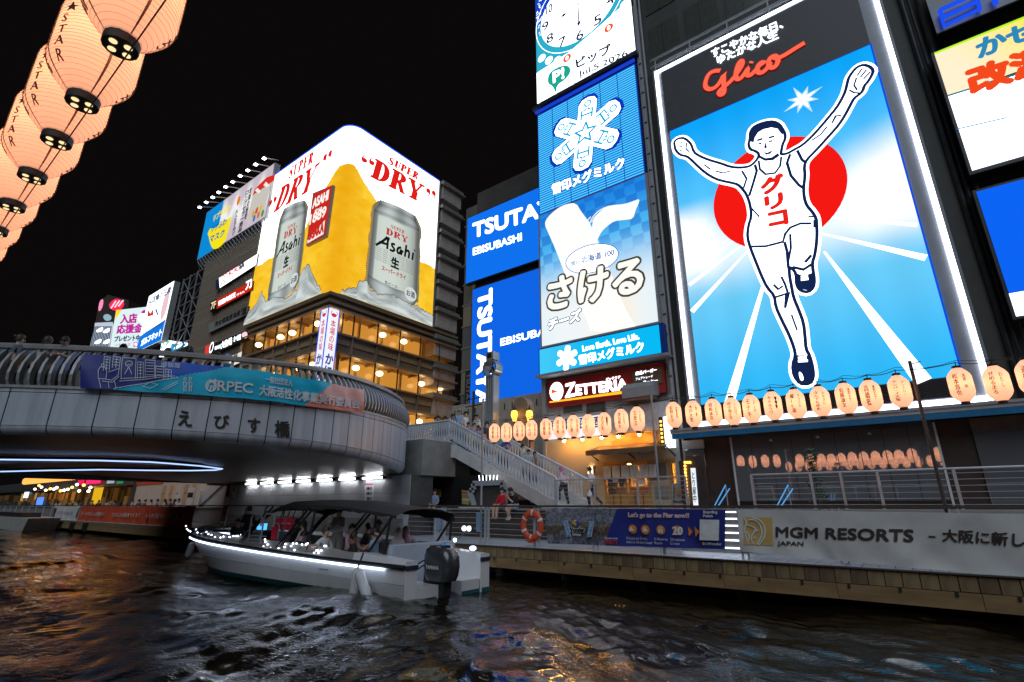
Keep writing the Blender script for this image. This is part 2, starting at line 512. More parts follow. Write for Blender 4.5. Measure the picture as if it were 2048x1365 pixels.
# -- far bank river walk
DECK_Z, PROM_Z = 0.9, 2.05
rw = struct(MB().box((-120, 14.26, 0.30), (40, 17.5, DECK_Z-0.03)).build('river_walk', M_CONC_D))
plank = None
for i in range(74):
 x0 = -17.2 + i*0.30
 if plank is None:
  plank = MB().box((x0, 14.17, DECK_Z-0.03), (x0+0.288, 17.5, DECK_Z+0.012)).build('plank', M_DECK, rw)
 else:
  c = plank.copy(); COL.objects.link(c); c.location.x = x0+0.144 - wloc(rw).x; c.location.z += random.uniform(-.003, .003)
MB().box((-120, 14.17, DECK_Z-0.03), (-17.25, 17.5, DECK_Z+0.01)).build('far_decking', M_DECK, rw)
bproto = {}
for i in range(66):
 x0 = -15.6 + i*0.30
 k = random.randrange(3)
 if k not in bproto:
  bproto[k] = MB().box((x0, 14.10, 0.58), (x0+0.283, 14.165, 0.885)).build('board', M_BOARD[k], rw)
 else:
  c = bproto[k].copy(); COL.objects.link(c); c.location = Vector((x0+0.1415, 14.1325+random.uniform(-.008, .008), 0.58+random.uniform(-.006, .004))) - wloc(rw)
MB().box((-120, 14.11, 0.58), (-15.65, 14.165, 0.885)).build('board_row', M_BOARD[0], rw)
for i in range(9):
 x0 = -16.2 + i*2.4
 MB().box((x0, 14.06, 0.26), (x0+2.39, 14.2, 0.565)).build('beam', M_BEAM, rw)
MB().box((-120, 14.06, 0.26), (-16.22, 14.2, 0.565)).build('beam', M_BEAM, rw)
for i in range(24):
 x0 = -16 + i*0.9
 MB().box((x0, 14.03, 0.50), (x0+0.05, 14.06, 0.575)).build('bracket', M_DARKMET, rw)
MB().box((-30, 14.05, 0.888), (10, 14.172, 0.915)).build('edge_trim', M_BROWNMET, rw)
struct(MB().box((-120, 15.4, -1.5), (40, 17.0, 0.28)).build('quay_wall', M_CONC_D))
for i in range(14):
 x = -30 + i*2.6
 MB().lathe([(0.16, -1.5), (0.16, 0.29)], (x, 14.8, 0), 10).build('pile', M_CONC_D, rw, smooth=True)
pr = struct(MB().box((-120, 17.62, -0.5), (40, 24.9, PROM_Z)).build('promenade', M_PAVE))
for k in range(6):
 z0 = DECK_Z + 0.02 + k*0.185
 MB().box((-16.8, 17.53, z0), (-3.9, 17.615, z0+0.165)).build('slat', M_BROWNMET, pr)
MB().box((-120, 17.45, PROM_Z-0.06), (40, 17.8, PROM_Z+0.02)).build('coping', M_CONC, pr)
slab = None
for i in range(22):
 for j in range(4):
  x0, y0 = -13 + i*0.9, 17.85 + j*1.5
  if slab is None: slab = MB().box((x0, y0, PROM_Z), (x0+0.885, y0+1.485, PROM_Z+0.012)).build('paving_slab', M_PAVE, pr)
  else:
   c = slab.copy(); COL.objects.link(c); c.location = Vector((x0+0.4425, y0+0.7425, PROM_Z)) - wloc(pr)
st = struct(MB().box((-39.5, 18.8, 1.0), (-17.2, 24.85, 5.1)).build('street', M_CONC_D))
struct(MB().box((-39.5, 24.95, 1.95), (-16.6, 90, 5.08)).build('street_paving', M_PAVE))
# == bridge with curved panelled edge
JT = [(5,772,868),(98,774,868),(189,778,870),(272,783,873),(349,787,877),(415,791,881),(482,796,886),(536,799,889),(586,804,894),(629,808,900),(666,813,905),(698,820,911),(726,826,917),(748,831,923),(767,837,928),(783,842,933),(794,846,938),(802,851,942)]
def edge_curve():
 out = []
 for x, yt, yb in JT:
  a, b = ray(x, yt), ray(x, yb)
  ta = a.z/math.hypot(a.x, a.y); tb = b.z/math.hypot(b.x, b.y)
  A = 1.2/(ta-tb); B = 1.7/tb
  D = A**0.3 * B**0.7
  p = at_dist(x, yb, D); out.append((p.x, p.y, p.z, EYE + D*ta))
 a = np.array(out)
 for _ in range(3): a[1:-1] = (a[:-2]+2*a[1:-1]+a[2:])/4
 return a
EC = edge_curve()
d0 = EC[0]-EC[1]; n0 = np.linalg.norm(d0[:2])
L_ext = [EC[0] + np.array([d0[0]/n0*1.15*k - 0.05*k*k, d0[1]/n0*1.15*k, 0.0, 0.0]) for k in (5, 4, 3, 2, 1)]
e = EC[-1]
R_ext = [e + np.array([-0.9, 0.95, -0.02, 0.02]), e + np.array([-2.0, 1.7, -0.03, 0.04]), e + np.array([-3.3, 2.2, -0.03, 0.05])]
EDGE = np.array(L_ext + list(EC) + R_ext)
NE = len(EDGE)
ES = np.concatenate([[0], np.cumsum(np.hypot(*np.diff(EDGE[:, :2], axis=0).T))])
def edge_at(s):
 return np.array([np.interp(s, ES, EDGE[:, k]) for k in range(4)])
def edge_frame(s):
 p = edge_at(s); a, b = edge_at(max(0, s-.4)), edge_at(min(ES[-1], s+.4)); t = (b-a)[:2]; t /= np.linalg.norm(t)
 return p, Vector((t[0], t[1], 0)), Vector((t[1], -t[0], 0))     # outward = towards the camera side
def edge_from_px(x):     # arc length whose azimuth is that of pixel column x (on the fascia)
 r_ = ray(x, 840); az = math.atan2(r_.x, r_.y)
 best, bs = 9, 0
 for s in np.linspace(0, ES[len(L_ext)+len(EC)-1], 700):
  p = edge_at(s); dd = abs(math.atan2(p[0], p[1]) - az)
  if dd < best: best, bs = dd, s
 return bs
br = thing('bridge', 'low curved bridge with pale panelled side and ribbed parapet over the canal', 'bridge', (-28, 10, 0.0))
M_PANEL = pm('bridge_panel', (0.50, 0.53, 0.58), 0.42, 0.1, var=0.24, scale=1.4, bump=0.05, stretch=(2, 2, 0.16))  # bluish cast of the sign light is put into this base colour
M_RIB = pm('bridge_rib', (0.42, 0.41, 0.40), 0.4, 0.4, var=0.12, bump=0.03)
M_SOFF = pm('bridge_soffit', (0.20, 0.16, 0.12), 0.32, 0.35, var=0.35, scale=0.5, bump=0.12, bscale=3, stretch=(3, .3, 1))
js = list(ES[:len(L_ext)]) + [edge_from_px(x) for x, _, _ in JT] + list(ES[len(L_ext)+len(EC):])
M_JOINT = pm('joint_black', (0.02, 0.018, 0.016), 0.7, var=0.1, bump=0)
bk = MB(); rows = []
for s in np.linspace(0, ES[-1], 90):
 p, t, o = edge_frame(s); q = Vector((p[0], p[1], 0)) - o*0.05; rows.append([q - o*.13 + Vector((0, 0, p[2]+.02)), q - o*.03 + Vector((0, 0, p[2]+.11)), q + Vector((0, 0, p[2]+.2)), q + Vector((0, 0, p[3]))])
bk.sheet(rows).build('backing', M_JOINT, br)
for i in range(len(js)-1):
 s0, s1 = js[i]+0.014, js[i+1]-0.014
 if s1 - s0 < 0.08: continue
 def col(s, fr):
  p, t, o = edge_frame(s); H = p[3]-p[2]; b = Vector((p[0], p[1], 0))
  return b, o, p, H
 for nm, f0, f1 in (('panel', 0.19, 0.90), ('cap_strip', 0.915, 1.0)):
  mb = MB(); rows = []
  for k in range(5):
   b, o, p, H = col(s0+(s1-s0)*k/4, 0)
   z0, z1 = p[2]+f0*H, p[2]+f1*H
   rows.append([b - o*.03 + Vector((0,0,z0)), b + o*.02 + Vector((0,0,z0)), b + o*.02 + Vector((0,0,z1)), b - o*.03 + Vector((0,0,z1))])
  mb.sheet(rows).build(nm, M_PANEL, br)
 mb = MB(); rows = []
 for k in range(5):            # rounded lower lip
  b, o, p, H = col(s0+(s1-s0)*k/4, 0); r = []
  for a in range(7):
   an = math.radians(90*a/6); r.append(b + o*(0.02 - 0.24*(1-math.cos(an))) + Vector((0, 0, p[2]+0.18*H - 0.18*H*math.sin(an))))
  rows.append(r)
 mb.sheet(rows).build('lip_panel', M_PANEL, br, smooth=True)
FARX = -38.5
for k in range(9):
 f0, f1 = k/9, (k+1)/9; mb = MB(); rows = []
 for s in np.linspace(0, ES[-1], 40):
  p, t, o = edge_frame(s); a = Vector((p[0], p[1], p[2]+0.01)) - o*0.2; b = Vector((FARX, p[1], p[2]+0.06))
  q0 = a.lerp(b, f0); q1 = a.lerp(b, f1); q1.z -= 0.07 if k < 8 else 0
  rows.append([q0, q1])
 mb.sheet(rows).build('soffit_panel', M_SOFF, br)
mb = MB(); rows = []
for s in np.linspace(0, ES[-1], 40):
 p, t, o = edge_frame(s); rows.append([Vector((p[0], p[1], p[3]-.1)) - o*.3, Vector((FARX, p[1], p[3]-.1))])
mb.sheet(rows).build('deck', M_PAVE, br)
MB().box((-39.5, 16.5, 3.5), (-17.8, 18.75, 5.12)).build('deck_end', M_CONC, br)
MB().box((-38.4, -9, .9), (-24.3, -1.6, 4.9)).build('near_abutment', M_CONC, br)
MB().box((FARX-.4, -6, 3.6), (FARX, 17, 6.3)).build('far_side', M_CONC_D, br)
def rib_profile(h):
 return [(0.00, 0.02), (0.10, 0.16*h), (0.13, 0.32*h), (0.08, 0.55*h), (-0.06, 0.78*h), (-0.26, 0.96*h)]
PH = 1.18
s = 0.12; sR = ES[-1]-.3
nrib = 0
while s < sR:
 p, t, o = edge_frame(s); b = Vector((p[0], p[1], p[3]))
 rw_ = 0.034
 L1 = [b + o*(a) + Vector((0, 0, h)) - t*rw_ for a, h in rib_profile(PH)]; R1 = [q + t*2*rw_ for q in L1]
 L2 = [b + o*(a-0.16) + Vector((0, 0, h)) - t*rw_ for a, h in rib_profile(PH)]; R2 = [q + t*2*rw_ for q in L2]
 MB().sheet([[L1[i], R1[i], R2[i], L2[i]] for i in range(6)], closed=True).build('baluster', M_RIB, br)
 s += 0.245; nrib += 1
def along(off_lo, mat, name, smooth=False):
 mb = MB(); rows = []
 for s in np.linspace(0, ES[-1], 80):
  p, t, o = edge_frame(s); b = Vector((p[0], p[1], p[3])); rows.append([b + o*a + Vector((0, 0, h)) for a, h in off_lo])
 return mb.sheet(rows, closed=True).build(name, mat, br, smooth=smooth)
along([(-0.16, PH*.95), (-0.22, PH*.93), (-0.52, PH*1.0), (-0.50, PH*1.07), (-0.24, PH*1.08), (-0.15, PH*1.02)], M_RIB, 'handrail', True)
along([(-.30, 0.0), (0.06, 0.0), (0.06, 0.07), (-.30, 0.07)], M_RIB, 'base_rail')
inn = MB(); rows = []
for s in np.linspace(0, ES[-1], 60):
 p, t, o = edge_frame(s); b = Vector((p[0], p[1], p[3])) - o*.42; rows.append([b + Vector((0,0,0.0)), b + Vector((0,0,0.62))])
inn.sheet(rows).build('inner_plinth', M_CONC, br)
for ch, x0, x1, y0, y1 in (('え', 357, 383, 851, 821), ('び', 429, 458, 856, 829), ('す', 496, 520, 864, 836), ('橋', 550, 579, 873, 841)):
 s_ = edge_from_px((x0+x1)/2); p, t, o = edge_frame(s_)
 ang = math.degrees(math.atan2(t.y, t.x))
 B = Board((p[0]+o.x*0.035, p[1]+o.y*0.035), ang, (o.x, o.y))
 B.text(ch, (x0, y0), (x1, y0+2), (x0, y1), M_JOINT, br, out=0.01, bold=0.03, name='bronze_character')
M_BAN = {n: pm('banner_' + n, c, 0.55, var=0.10, scale=2.0, bump=0.25, bscale=3) for n, c in
   (('navy', (0.02, 0.03, 0.24)), ('blue', (0.010, 0.09, 0.55)), ('cyan', (0.0, 0.50, 0.74)), ('coral', (0.95, 0.27, 0.19)), ('rose', (0.95, 0.48, 0.42)), ('white', (0.75, 0.78, 0.8)))}
BTOP = [(165, 707), (230, 709), (280, 715), (340, 722), (400, 727), (480, 736), (560, 747), (640, 762), (722, 779)]
BBOT = [(160, 777), (230, 779), (280, 783), (340, 786), (400, 790), (480, 796), (560, 804), (640, 815), (729, 826)]
sA, sB = edge_from_px(166), edge_from_px(726)
_bt = np.array(BTOP, float); _bb = np.array(BBOT, float)
def ban_px(u, v):
 """u 0..1 along banner in photo columns, v 0 bottom .. 1 top -> photo pixel"""
 x0 = 163 + u*(727-163)
 return (x0 + (v-.5)*4, np.interp(x0, _bb[:, 0], _bb[:, 1])*(1-v) + np.interp(x0, _bt[:, 0], _bt[:, 1])*v)
def ban_pt(x, y, out=0.0):
 s_ = edge_from_px_fast(x); p, t, o = edge_frame(s_)
 q = Vector((p[0], p[1], 0)) + o*(0.17 + out)
 d = ray(x, y); tt = (q - CAM).dot(o)/d.dot(o)
 w = CAM + d*tt
 f = min(1, max(0, (w.z - p[3])/PH))
 w += o*(0.03*math.sin(s_*3.1+f*2) + 0.018*math.sin(s_*7.3+f*5+1) - 0.30*max(0, f-.45)**1.3)
 return w
_sx = [(x, edge_from_px(x)) for x in range(140, 760, 20)]
def edge_from_px_fast(x): return float(np.interp(x, [a for a, _ in _sx], [b for _, b in _sx]))
ban = thing('bridge_banner', 'long blue and coral printed banner tied to the bridge parapet', 'banner', tuple(ban_pt(445, 800)))
def ban_cell(u, v):
 x, y = ban_px(u, v)
 line1 = 778 - (x-225)*0.185 - max(0, x-300)*0.015
 line2 = 773 - 0
 if x > 727 - 62*v*1.0 - (1-v)*118 and x > 600:
  return 4 if v > 0.45 - 0.0*u and x > 648 else 3
 if y > line1 and x > 222: return 2
 if x < 330 or x < 380 and v < .3: return 0
 return 1
mb = MB(); NU, NV = 260, 26
grid = [[ban_pt(*ban_px(i/NU, j/NV)) for i in range(NU+1)] for j in range(NV+1)]
base = len(mb.v)
for r in grid: mb.v += [tuple(p) for p in r]
for j in range(NV):
 for i in range(NU):
  a = j*(NU+1)+i; mb.f.append((a, a+1, a+NU+2, a+NU+1)); mb.m.append(ban_cell((i+.5)/NU, (j+.5)/NV))
mb.build('cloth', [M_BAN[n] for n in ('navy', 'blue', 'cyan', 'coral', 'rose')], ban, smooth=True)
def ban_text(body, x0, x1, vb, vt, mat, bold=0.02, name='lettering'):
 co, faces, asp = text_geom(body, 3)
 V = []; Fs = []
 offs = [(0, 0)] + ([(math.cos(i*math.pi/3)*bold, math.sin(i*math.pi/3)*bold) for i in range(6)] if bold else [])
 hpx = 60*(vt-vb)
 for k, (dx, dy) in enumerate(offs):
  b = len(V)
  for cx_, cy2 in co:
   x = x0 + (x1-x0)*cx_ + dx*hpx
   u = (x-163)/(727-163); q = ban_px(u, vb + (vt-vb)*(cy2+dy))
   V.append(tuple(ban_pt(q[0], q[1], 0.03+0.0012*k)))
  Fs += [tuple(b+i for i in f) for f in faces]
 me = bpy.data.meshes.new(name); me.from_pydata(V, [], Fs)
 return finish(name, me, mat, ban)
def ban_lines(lines, w, name):
 mb = MB()
 for pts in lines:
  for a, b in zip(pts[:-1], pts[1:]):
   n = max(1, int(math.hypot(b[0]-a[0], b[1]-a[1])/6)); prev = None
   dx, dy = b[0]-a[0], b[1]-a[1]; l = math.hypot(dx, dy) or 1; nx, ny = -dy/l*w/2, dx/l*w/2
   rows = []
   for i in range(n+1):
    x, y = a[0]+dx*i/n, a[1]+dy*i/n
    rows.append([ban_pt(x+nx, y+ny, .03), ban_pt(x-nx, y-ny, .03)])
   mb.sheet(rows)
 return mb.build(name, M_BAN['white'], ban)
ban_text('RPEC', 436, 506, .20, .52, M_BAN['white'], .035)
ban_text('大阪活性化事業実行委員会', 520, 722, .16, .52, M_BAN['white'], .03)
ban_text('一般社団法人', 530, 585, .62, .86, M_BAN['white'], .015)
ban_text('道頓堀', 320, 358, .80, .97, M_BAN['white'], .0)
ban_lines([ell(422, 771, 10, 11, 18) + [ell(422, 771, 10, 11, 18)[0]], [(415, 776), (417, 766), (425, 762), (429, 768), (426, 779)], [(420, 780), (423, 770)], ell(431, 760, 2, 2, 6)], 3.0, 'emblem')
sk = []   # white line drawing of the canal on the navy half
rr = random.Random(5)
for x0, y0, w, h in ((206, 711, 12, 30), (224, 711, 14, 24), (242, 713, 28, 44), (274, 722, 12, 34), (290, 719, 20, 36), (312, 732, 16, 26), (331, 738, 12, 18)):
 sk.append([(x0, y0+h), (x0, y0), (x0+w, y0+2), (x0+w, y0+h)])
 for k in range(1, int(h/6)):
  if w != 28: sk.append([(x0+2, y0+k*6), (x0+w-2, y0+k*6+1)])
 if w < 16: sk.append([(x0+w/2, y0+2), (x0+w/2, y0+h)])
sk += [ell(256, 726, 7, 6, 12) + [(263, 726)], [(249, 748), (256, 733), (263, 748)], [(252, 728), (260, 727)],
  [(196, 740), (200, 733), (208, 733), (213, 742), (211, 758), (197, 757), (196, 740)], ell(205, 730, 4, 4, 8),
  [(198, 758), (203, 776)], [(210, 758), (222, 760), (236, 750), (238, 736), (228, 740), (216, 744)], [(204, 762), (224, 764), (238, 752)], [(216, 764), (218, 776)], [(228, 762), (232, 776)],
  [(238, 762), (300, 757), (350, 752)], [(240, 757), (330, 751)], [(228, 776), (300, 764), (356, 755)],
  [(284, 772), (300, 776), (316, 770), (300, 764), (284, 772)], [(324, 780), (356, 762)], [(330, 781), (356, 766)]]
ban_lines(sk, 1.2, 'line_drawing')
for x0 in (368, 379):      # two small standing figures
 ban_lines([ell(x0+2, 758, 2.4, 3, 8) + [(x0+4.4, 758)], [(x0-1, 764), (x0+5, 764), (x0+5, 773), (x0, 773), (x0-1, 764)], [(x0, 773), (x0, 783)], [(x0+4, 773), (x0+4, 783)]], 1.8, 'printed_figure')
ab = thing('abutment_wall', 'grey stone abutment wall under the bridge lit by a row of tubes', 'wall', (-26, 16, DECK_Z))
ABY = 16.0; ax0, ax1 = onY(455, 960, ABY).x, onY(822, 950, ABY).x
M_ABST = [pm('abutment_stone_%d' % k, (0.44*g, 0.44*g, 0.45*g), 0.62, var=0.12, scale=2, bump=0.15) for k, g in enumerate((1.0, .94, 1.06))]
MB().box((ax0, ABY+.02, DECK_Z), (ax1-.02, 17.4, 3.5)).build('core', M_CONC_D, ab)
zs = [DECK_Z+.01, 1.6, 2.15, 2.7, 3.5]; nb = 14; protos = {}
for r in range(4):
 bw = (ax1-ax0)/nb
 for c in range(nb):
  x0 = ax0 + c*bw + (bw/2 if r % 2 else 0); x1 = min(x0+bw, ax1)
  if r < 1: m = M_CONC
  else: m = M_ABST[random.randrange(3)]
  MB().box((x0+.008, ABY-.02, zs[r]+.006), (x1-.008, ABY+.02, zs[r+1]-.006)).build('stone_block', m, ab)
tubes = [(494, 516, 960), (524, 549, 959), (559, 585, 958), (595, 623, 957), (636, 666, 956), (680, 712, 955), (727, 766, 954)]
for x0, x1, y in tubes:
 a, b = onY(x0, y-3, ABY-.14), onY(x1, y-4, ABY-.14); b.z = a.z = 3.42
 lamp = thing('tube_lamp', 'bright white tube lamp on the abutment wall, %s from the bow end of the row' % ('first', 'second', 'third', 'fourth', 'fifth', 'sixth', 'seventh')[tubes.index((x0, x1, y))], 'lamp', ((a.x+b.x)/2, ABY-.1, 3.42), 'tube lamps under the bridge')
 MB().tube([a, b], 0.035, 8).build('tube', emit('F4F8FF', 36.0), lamp)
 MB().box((a.x-.12, ABY-.20, 3.37), (a.x-.02, ABY-.021, 3.50)).build('holder', M_DARKMET, lamp)
 MB().box((b.x+.02, ABY-.20, 3.37), (b.x+.12, ABY-.021, 3.50)).build('holder', M_DARKMET, lamp)
MB().tube([(ax0, ABY-.08, 3.40), (ax1-1.2, ABY-.08, 3.40)], 0.03, 6).build('conduit', M_DARKMET, ab)
BA = Board((0, ABY-.02), 0)
po = thing('wall_poster', 'narrow white poster with pink top and bottom bands on the abutment wall', 'poster', tuple(onY(738, 1004, ABY-.03)))
BA.slab('sheet', [(730, 967), (748, 967), (747, 1006), (730, 1006)], M_WHITEP, po, out=.012, thick=.008)
BA.polys('band', [[(730, 967), (748, 967), (748, 970), (730, 970)], [(730, 1003), (747, 1003), (747, 1006), (730, 1006)]], pm('poster_pink', (.75, .12, .2), .5), po, out=.016)
for y in (974, 984, 994):
 BA.poly('picture', [(733, y), (745, y), (745, y+6), (733, y+6)], pm('poster_mauve', (.36, .30, .34), .5, var=.5, scale=20), po, out=.018)
 BA.poly('picture', [(736, y+1), (739, y+1), (739, y+5), (735, y+6)], M_JOINT, po, out=.021)
po = thing('wall_poster', 'framed orange-topped notice on the left end of the abutment wall', 'poster', tuple(onY(470, 1000, ABY-.03)))
BA.slab('frame', [(465, 971), (475, 970), (472, 1000), (462, 1000)], pm('poster_tan', (.5, .33, .24), .5), po, out=.012, thick=.008)
BA.poly('picture', [(466, 974), (473, 973), (471, 997), (464, 997)], M_WHITEP, po, out=.018)
BA.poly('emblem', [(466, 975), (472, 973), (470, 982), (467, 985)], pm('poster_red', (.6, .1, .05), .5), po, out=.022)
ringpts = [(445,936,3.70), (400,930,3.70), (340,925,3.72), (300,922,3.73), (200,919,3.74), (100,918,3.75), (0,917,3.75)]
near = [onZ(x, y, z) for x, y, z in ringpts]
farp = [onZ(x, y, 3.62) for x, y in ((430,938.5), (380,939.5), (300,939), (200,937.5), (100,939), (0,941.5))]
tail = [Vector((-33, 3.0, 3.62)), Vector((-30.5, 1.6, 3.66)), Vector((-27, 2.2, 3.72))]
loop = near[::-1] + farp + tail + [near[-1]]
rg = thing('ring_light', 'thin oval blue-white light line hung beneath the bridge', 'lamp', (-26, 6, 3.6))
MB().tube([p + Vector((0, 0, .03)) for p in loop], 0.05, 6, cap=False).build('carrier', M_DARKMET, rg)
MB().tube([p + Vector((0, 0, -.03)) for p in loop], 0.034, 6, cap=False).build('light_line', emit('A8C4FF', 1.6), rg)
ms = thing('mast', 'slim steel mast with clamps standing at the curved end of the bridge', 'mast', tuple(onY(741, 930, 12.6)))
a, b = onY(747, 800, 12.6), onY(741, 928, 12.6); b.x = a.x
MB().tube([b, a], 0.022, 8).build('pole', M_STEEL, ms)
for f in (0.25, .98): q = b.lerp(a, f); MB().box((q.x-.07, q.y-.04, q.z-.03), (q.x+.07, q.y+.04, q.z+.03)).build('clamp', M_DARKMET, ms)
MB().ball((a.x-.10, a.y, a.z-.12), (.10, .08, .08)).build('loudhailer', M_DARKMET, ms, smooth=True)
MB().beam((b.x, b.y, b.z+.02), (b.x-.5, b.y+.9, b.z+.02), .05).build('bracket', M_DARKMET, ms)
# == giant screen sign with a runner
W_Y = 24.5
BW = Board((0, W_Y), 0)
def C8(*pts): return [(1280 + x/1.587, y/1.587) for x, y in pts]
M_FRAME = pm('sign_frame_grey', (0.30, 0.31, 0.34), 0.4, 0.1, var=0.15, scale=0.6, bump=0.05)
M_HEAD = pm('sign_header_grey', (0.105, 0.10, 0.105), 0.5, 0.1, var=0.12, bump=0.05)
LX0, LX1, LZ0, LZ1 = -7.42, 2.03, 6.72, 22.36       # screen
GX0, GX1, GZ0, GZ1 = -8.02, 2.86, 5.70, 26.95       # frame
gs = thing('screen_billboard', 'giant bright blue screen showing a runner with raised arms before a red disc', 'billboard', ((GX0+GX1)/2, W_Y, GZ0))
MB().box((GX0, W_Y+.02, GZ0), (GX1, W_Y+.6, GZ1)).build('housing', M_FRAME, gs)
MB().box((LX0-.12, W_Y-.06, LZ1+.03), (LX1+.02, W_Y+.02, GZ1-.3)).build('header_panel', M_HEAD, gs)
for k in range(11):
 z = GZ0+.27+k*0.068
 MB().box((LX0-.1, W_Y-.04, z), (LX1+.05, W_Y+.02, z+.042)).build('louvre', M_DARKMET, gs)
for x in (GX0, GX1-.1):
 MB().box((x, W_Y-.16, GZ0), (x+.1, W_Y+.02, GZ1)).build('cheek', M_FRAME, gs)
MT = emit('E4ECFF', 6.0); MTB = emit('3C6CFF', 1.2)
for k in range(4):
 o = .035 + k*.075
 MB().tube([(GX0+o, W_Y-.05, GZ0+.02), (GX0+o, W_Y-.05, GZ1)], .026, 6).build('border_tube', MT, gs)
 MB().tube([(GX1-o, W_Y-.05, GZ0+.02), (GX1-o, W_Y-.05, GZ1)], .026, 6).build('border_tube', MT, gs)
 if k < 3:
  MB().tube([(GX0+.3, W_Y-.05, GZ1-o), (GX1-.3, W_Y-.05, GZ1-o)], .026, 6).build('border_tube', MT, gs)
  MB().tube([(GX0+.3, W_Y-.05, GZ0+o), (GX1-.3, W_Y-.05, GZ0+o)], .026, 6).build('border_tube', MT, gs)
def sky_fn(u, v):
 n = noise2(u, v*1.0, 11, 5, 4); n2 = noise2(u, v, 5, 5, 7)
 top = hexc('0A9DEE'); mid = hexc('52BDF2'); haze = hexc('E9F4FA'); track = hexc('55BFEC'); bot = hexc('2AB0EE')
 c = mixa(top, mid, sstep(1.0, .62, v))
 c = mixa(c, haze, sstep(.64, .50, v)*0.85)
 tr = mixa(haze, track, sstep(.50, .30, v)*.85 + .1); tr = mixa(tr, bot, sstep(.34, 0, v))
 c = mixa(c, tr, (v < .505).astype(float)) if False else c*(1-sstep(.52, .46, v))[..., None] + tr*sstep(.52, .46, v)[..., None]
 cl = np.clip(sstep(.74 + .16*(u-.78), .56, v)*sstep(.60, .92, u) + sstep(.70, .58, v)*sstep(.34, .02, u), 0, 1)
 cl *= sstep(.36, .50, v)
 cl = np.clip(cl*1.15*(.55+.9*n), 0, 1)
 edge = hexc('F7F4F2')
 c = mixa(c, np.asarray(edge)*1.15, cl*.92)
 return c*(1.0 + .03*np.sin(u*900))[..., None]
BW.raster('screen', [(LX0, LZ0), (LX1, LZ0), (LX1, LZ1), (LX0, LZ1)], 150, 230, sky_fn, 1.12, gs, out=.05, px=False)
vb = BW.stroke([(LX1+.03, LZ0-.03), (LX1+.03, LZ1+.03), (LX0-.02, LZ1+.03)], .07, .055, px=False)
vb.build('screen_edge', emit('0A4FE0', 1.0), gs)
M_LINE = emit('F2F8FC', 1.15)
tl = [((585, 800), (900, 1212), 5, 34), ((565, 740), (908, 820), 4, 16), ((600, 690), (880, 716), 3, 10), ((620, 665), (864, 660), 3, 8), ((620, 645), (858, 626), 2, 7),
  ((400, 880), (285, 1278), 8, 26), ((340, 800), (166, 990), 3, 15), ((330, 775), (158, 905), 3, 11), ((300, 765), (152, 855), 2, 8), ((280, 765), (148, 825), 2, 6)]
mb = MB()
for i, (a, b, w0, w1) in enumerate(tl):
 (pa, pb) = C8(a, b); BW.stroke([pa, pb], [w0*.0165, w1*.0165], .056 + i*.0004, mb=mb)
mb.build('track_lines', M_LINE, gs)
ctr = C8((517, 318))[0]; cu = Vector(BW.uv(*ctr)); star = []
for i in range(16):
 r_ = .95 if i % 2 == 0 else .33
 if i % 4 == 2: r_ = .72
 star.append((cu.x + r_*math.cos(i*math.pi/8+.3), cu.y + r_*math.sin(i*math.pi/8+.3)))
BW.poly('sun_star', star, emit('BFE4FA', 1.05), gs, out=.056, px=False)
BW.poly('sun_star', [(cu.x + (p[0]-cu.x)*.62, cu.y + (p[1]-cu.y)*.62) for p in star], emit('FFFFFF', 1.3), gs, out=.059, px=False)
c0 = Vector(BW.uv(1428, 394)); c1 = Vector(BW.uv(1693, 362)); cc = (c0+c1)/2; rad = (c1-c0).length/2
BW.poly('red_disc', ell(cc.x, BW.uv(1561, 383)[1], rad, rad, 64), emit('F01812', 1.05), gs, out=.062, px=False)
body = C8((112,468),(110,452),(122,442),(140,440),(155,450),(165,462),(172,485),(190,498),(225,512),(255,520),(290,533),(320,535),(345,532),(358,525),(374,508),(380,492),
 (368,482),(352,478),(345,462),(350,445),(350,425),(358,408),(375,398),(400,390),(425,388),(445,398),(455,415),(462,428),(462,445),(454,460),(450,480),(448,494),
 (470,490),(490,478),(515,465),(545,438),(575,405),(600,375),(625,345),(640,320),(652,295),(658,270),(663,250),(675,232),(690,216),(710,209),(730,215),(742,228),(735,245),(725,262),(712,276),(708,292),(695,305),(680,315),
 (668,338),(650,372),(630,402),(605,430),(580,458),(555,485),(530,510),(522,530),(525,560),(520,600),(522,630),(530,655),(548,675),(560,695),(562,715),(563,750),(560,785),(555,815),(548,835),
 (550,860),(555,890),(552,915),(535,930),(510,925),(497,905),(497,870),(482,852),(474,850),(476,880),(482,910),(488,945),(505,985),(520,1025),(525,1070),(528,1110),(540,1130),(550,1170),(552,1200),(540,1220),(510,1220),(490,1195),(485,1160),(495,1130),(490,1105),(475,1065),(450,1015),(432,975),(428,940),(405,915),(388,880),(370,835),(352,790),(342,755),(345,720),(355,690),(352,655),(340,620),(325,600),(312,588),(290,582),(268,578),(240,570),(210,552),(185,530),(165,510),(150,498),(130,495),(115,480))
body = smoothc(body, 1)
NAVY = emit('14254F', 1.0); WHT = emit('FCFCFA', 1.35)
run = BW.poly('runner_figure', body, WHT, gs, out=.085)
BW.stroke(body, .36, .068, closed=True).build('halo', WHT, run)
BW.stroke(body, .14, .088, closed=True).build('outline', NAVY, run)
def navy(*lists): BW.polys('navy_fill', [C8(*l) for l in lists], NAVY, run, out=.092)  # flat navy print: hair, face marks and shoes
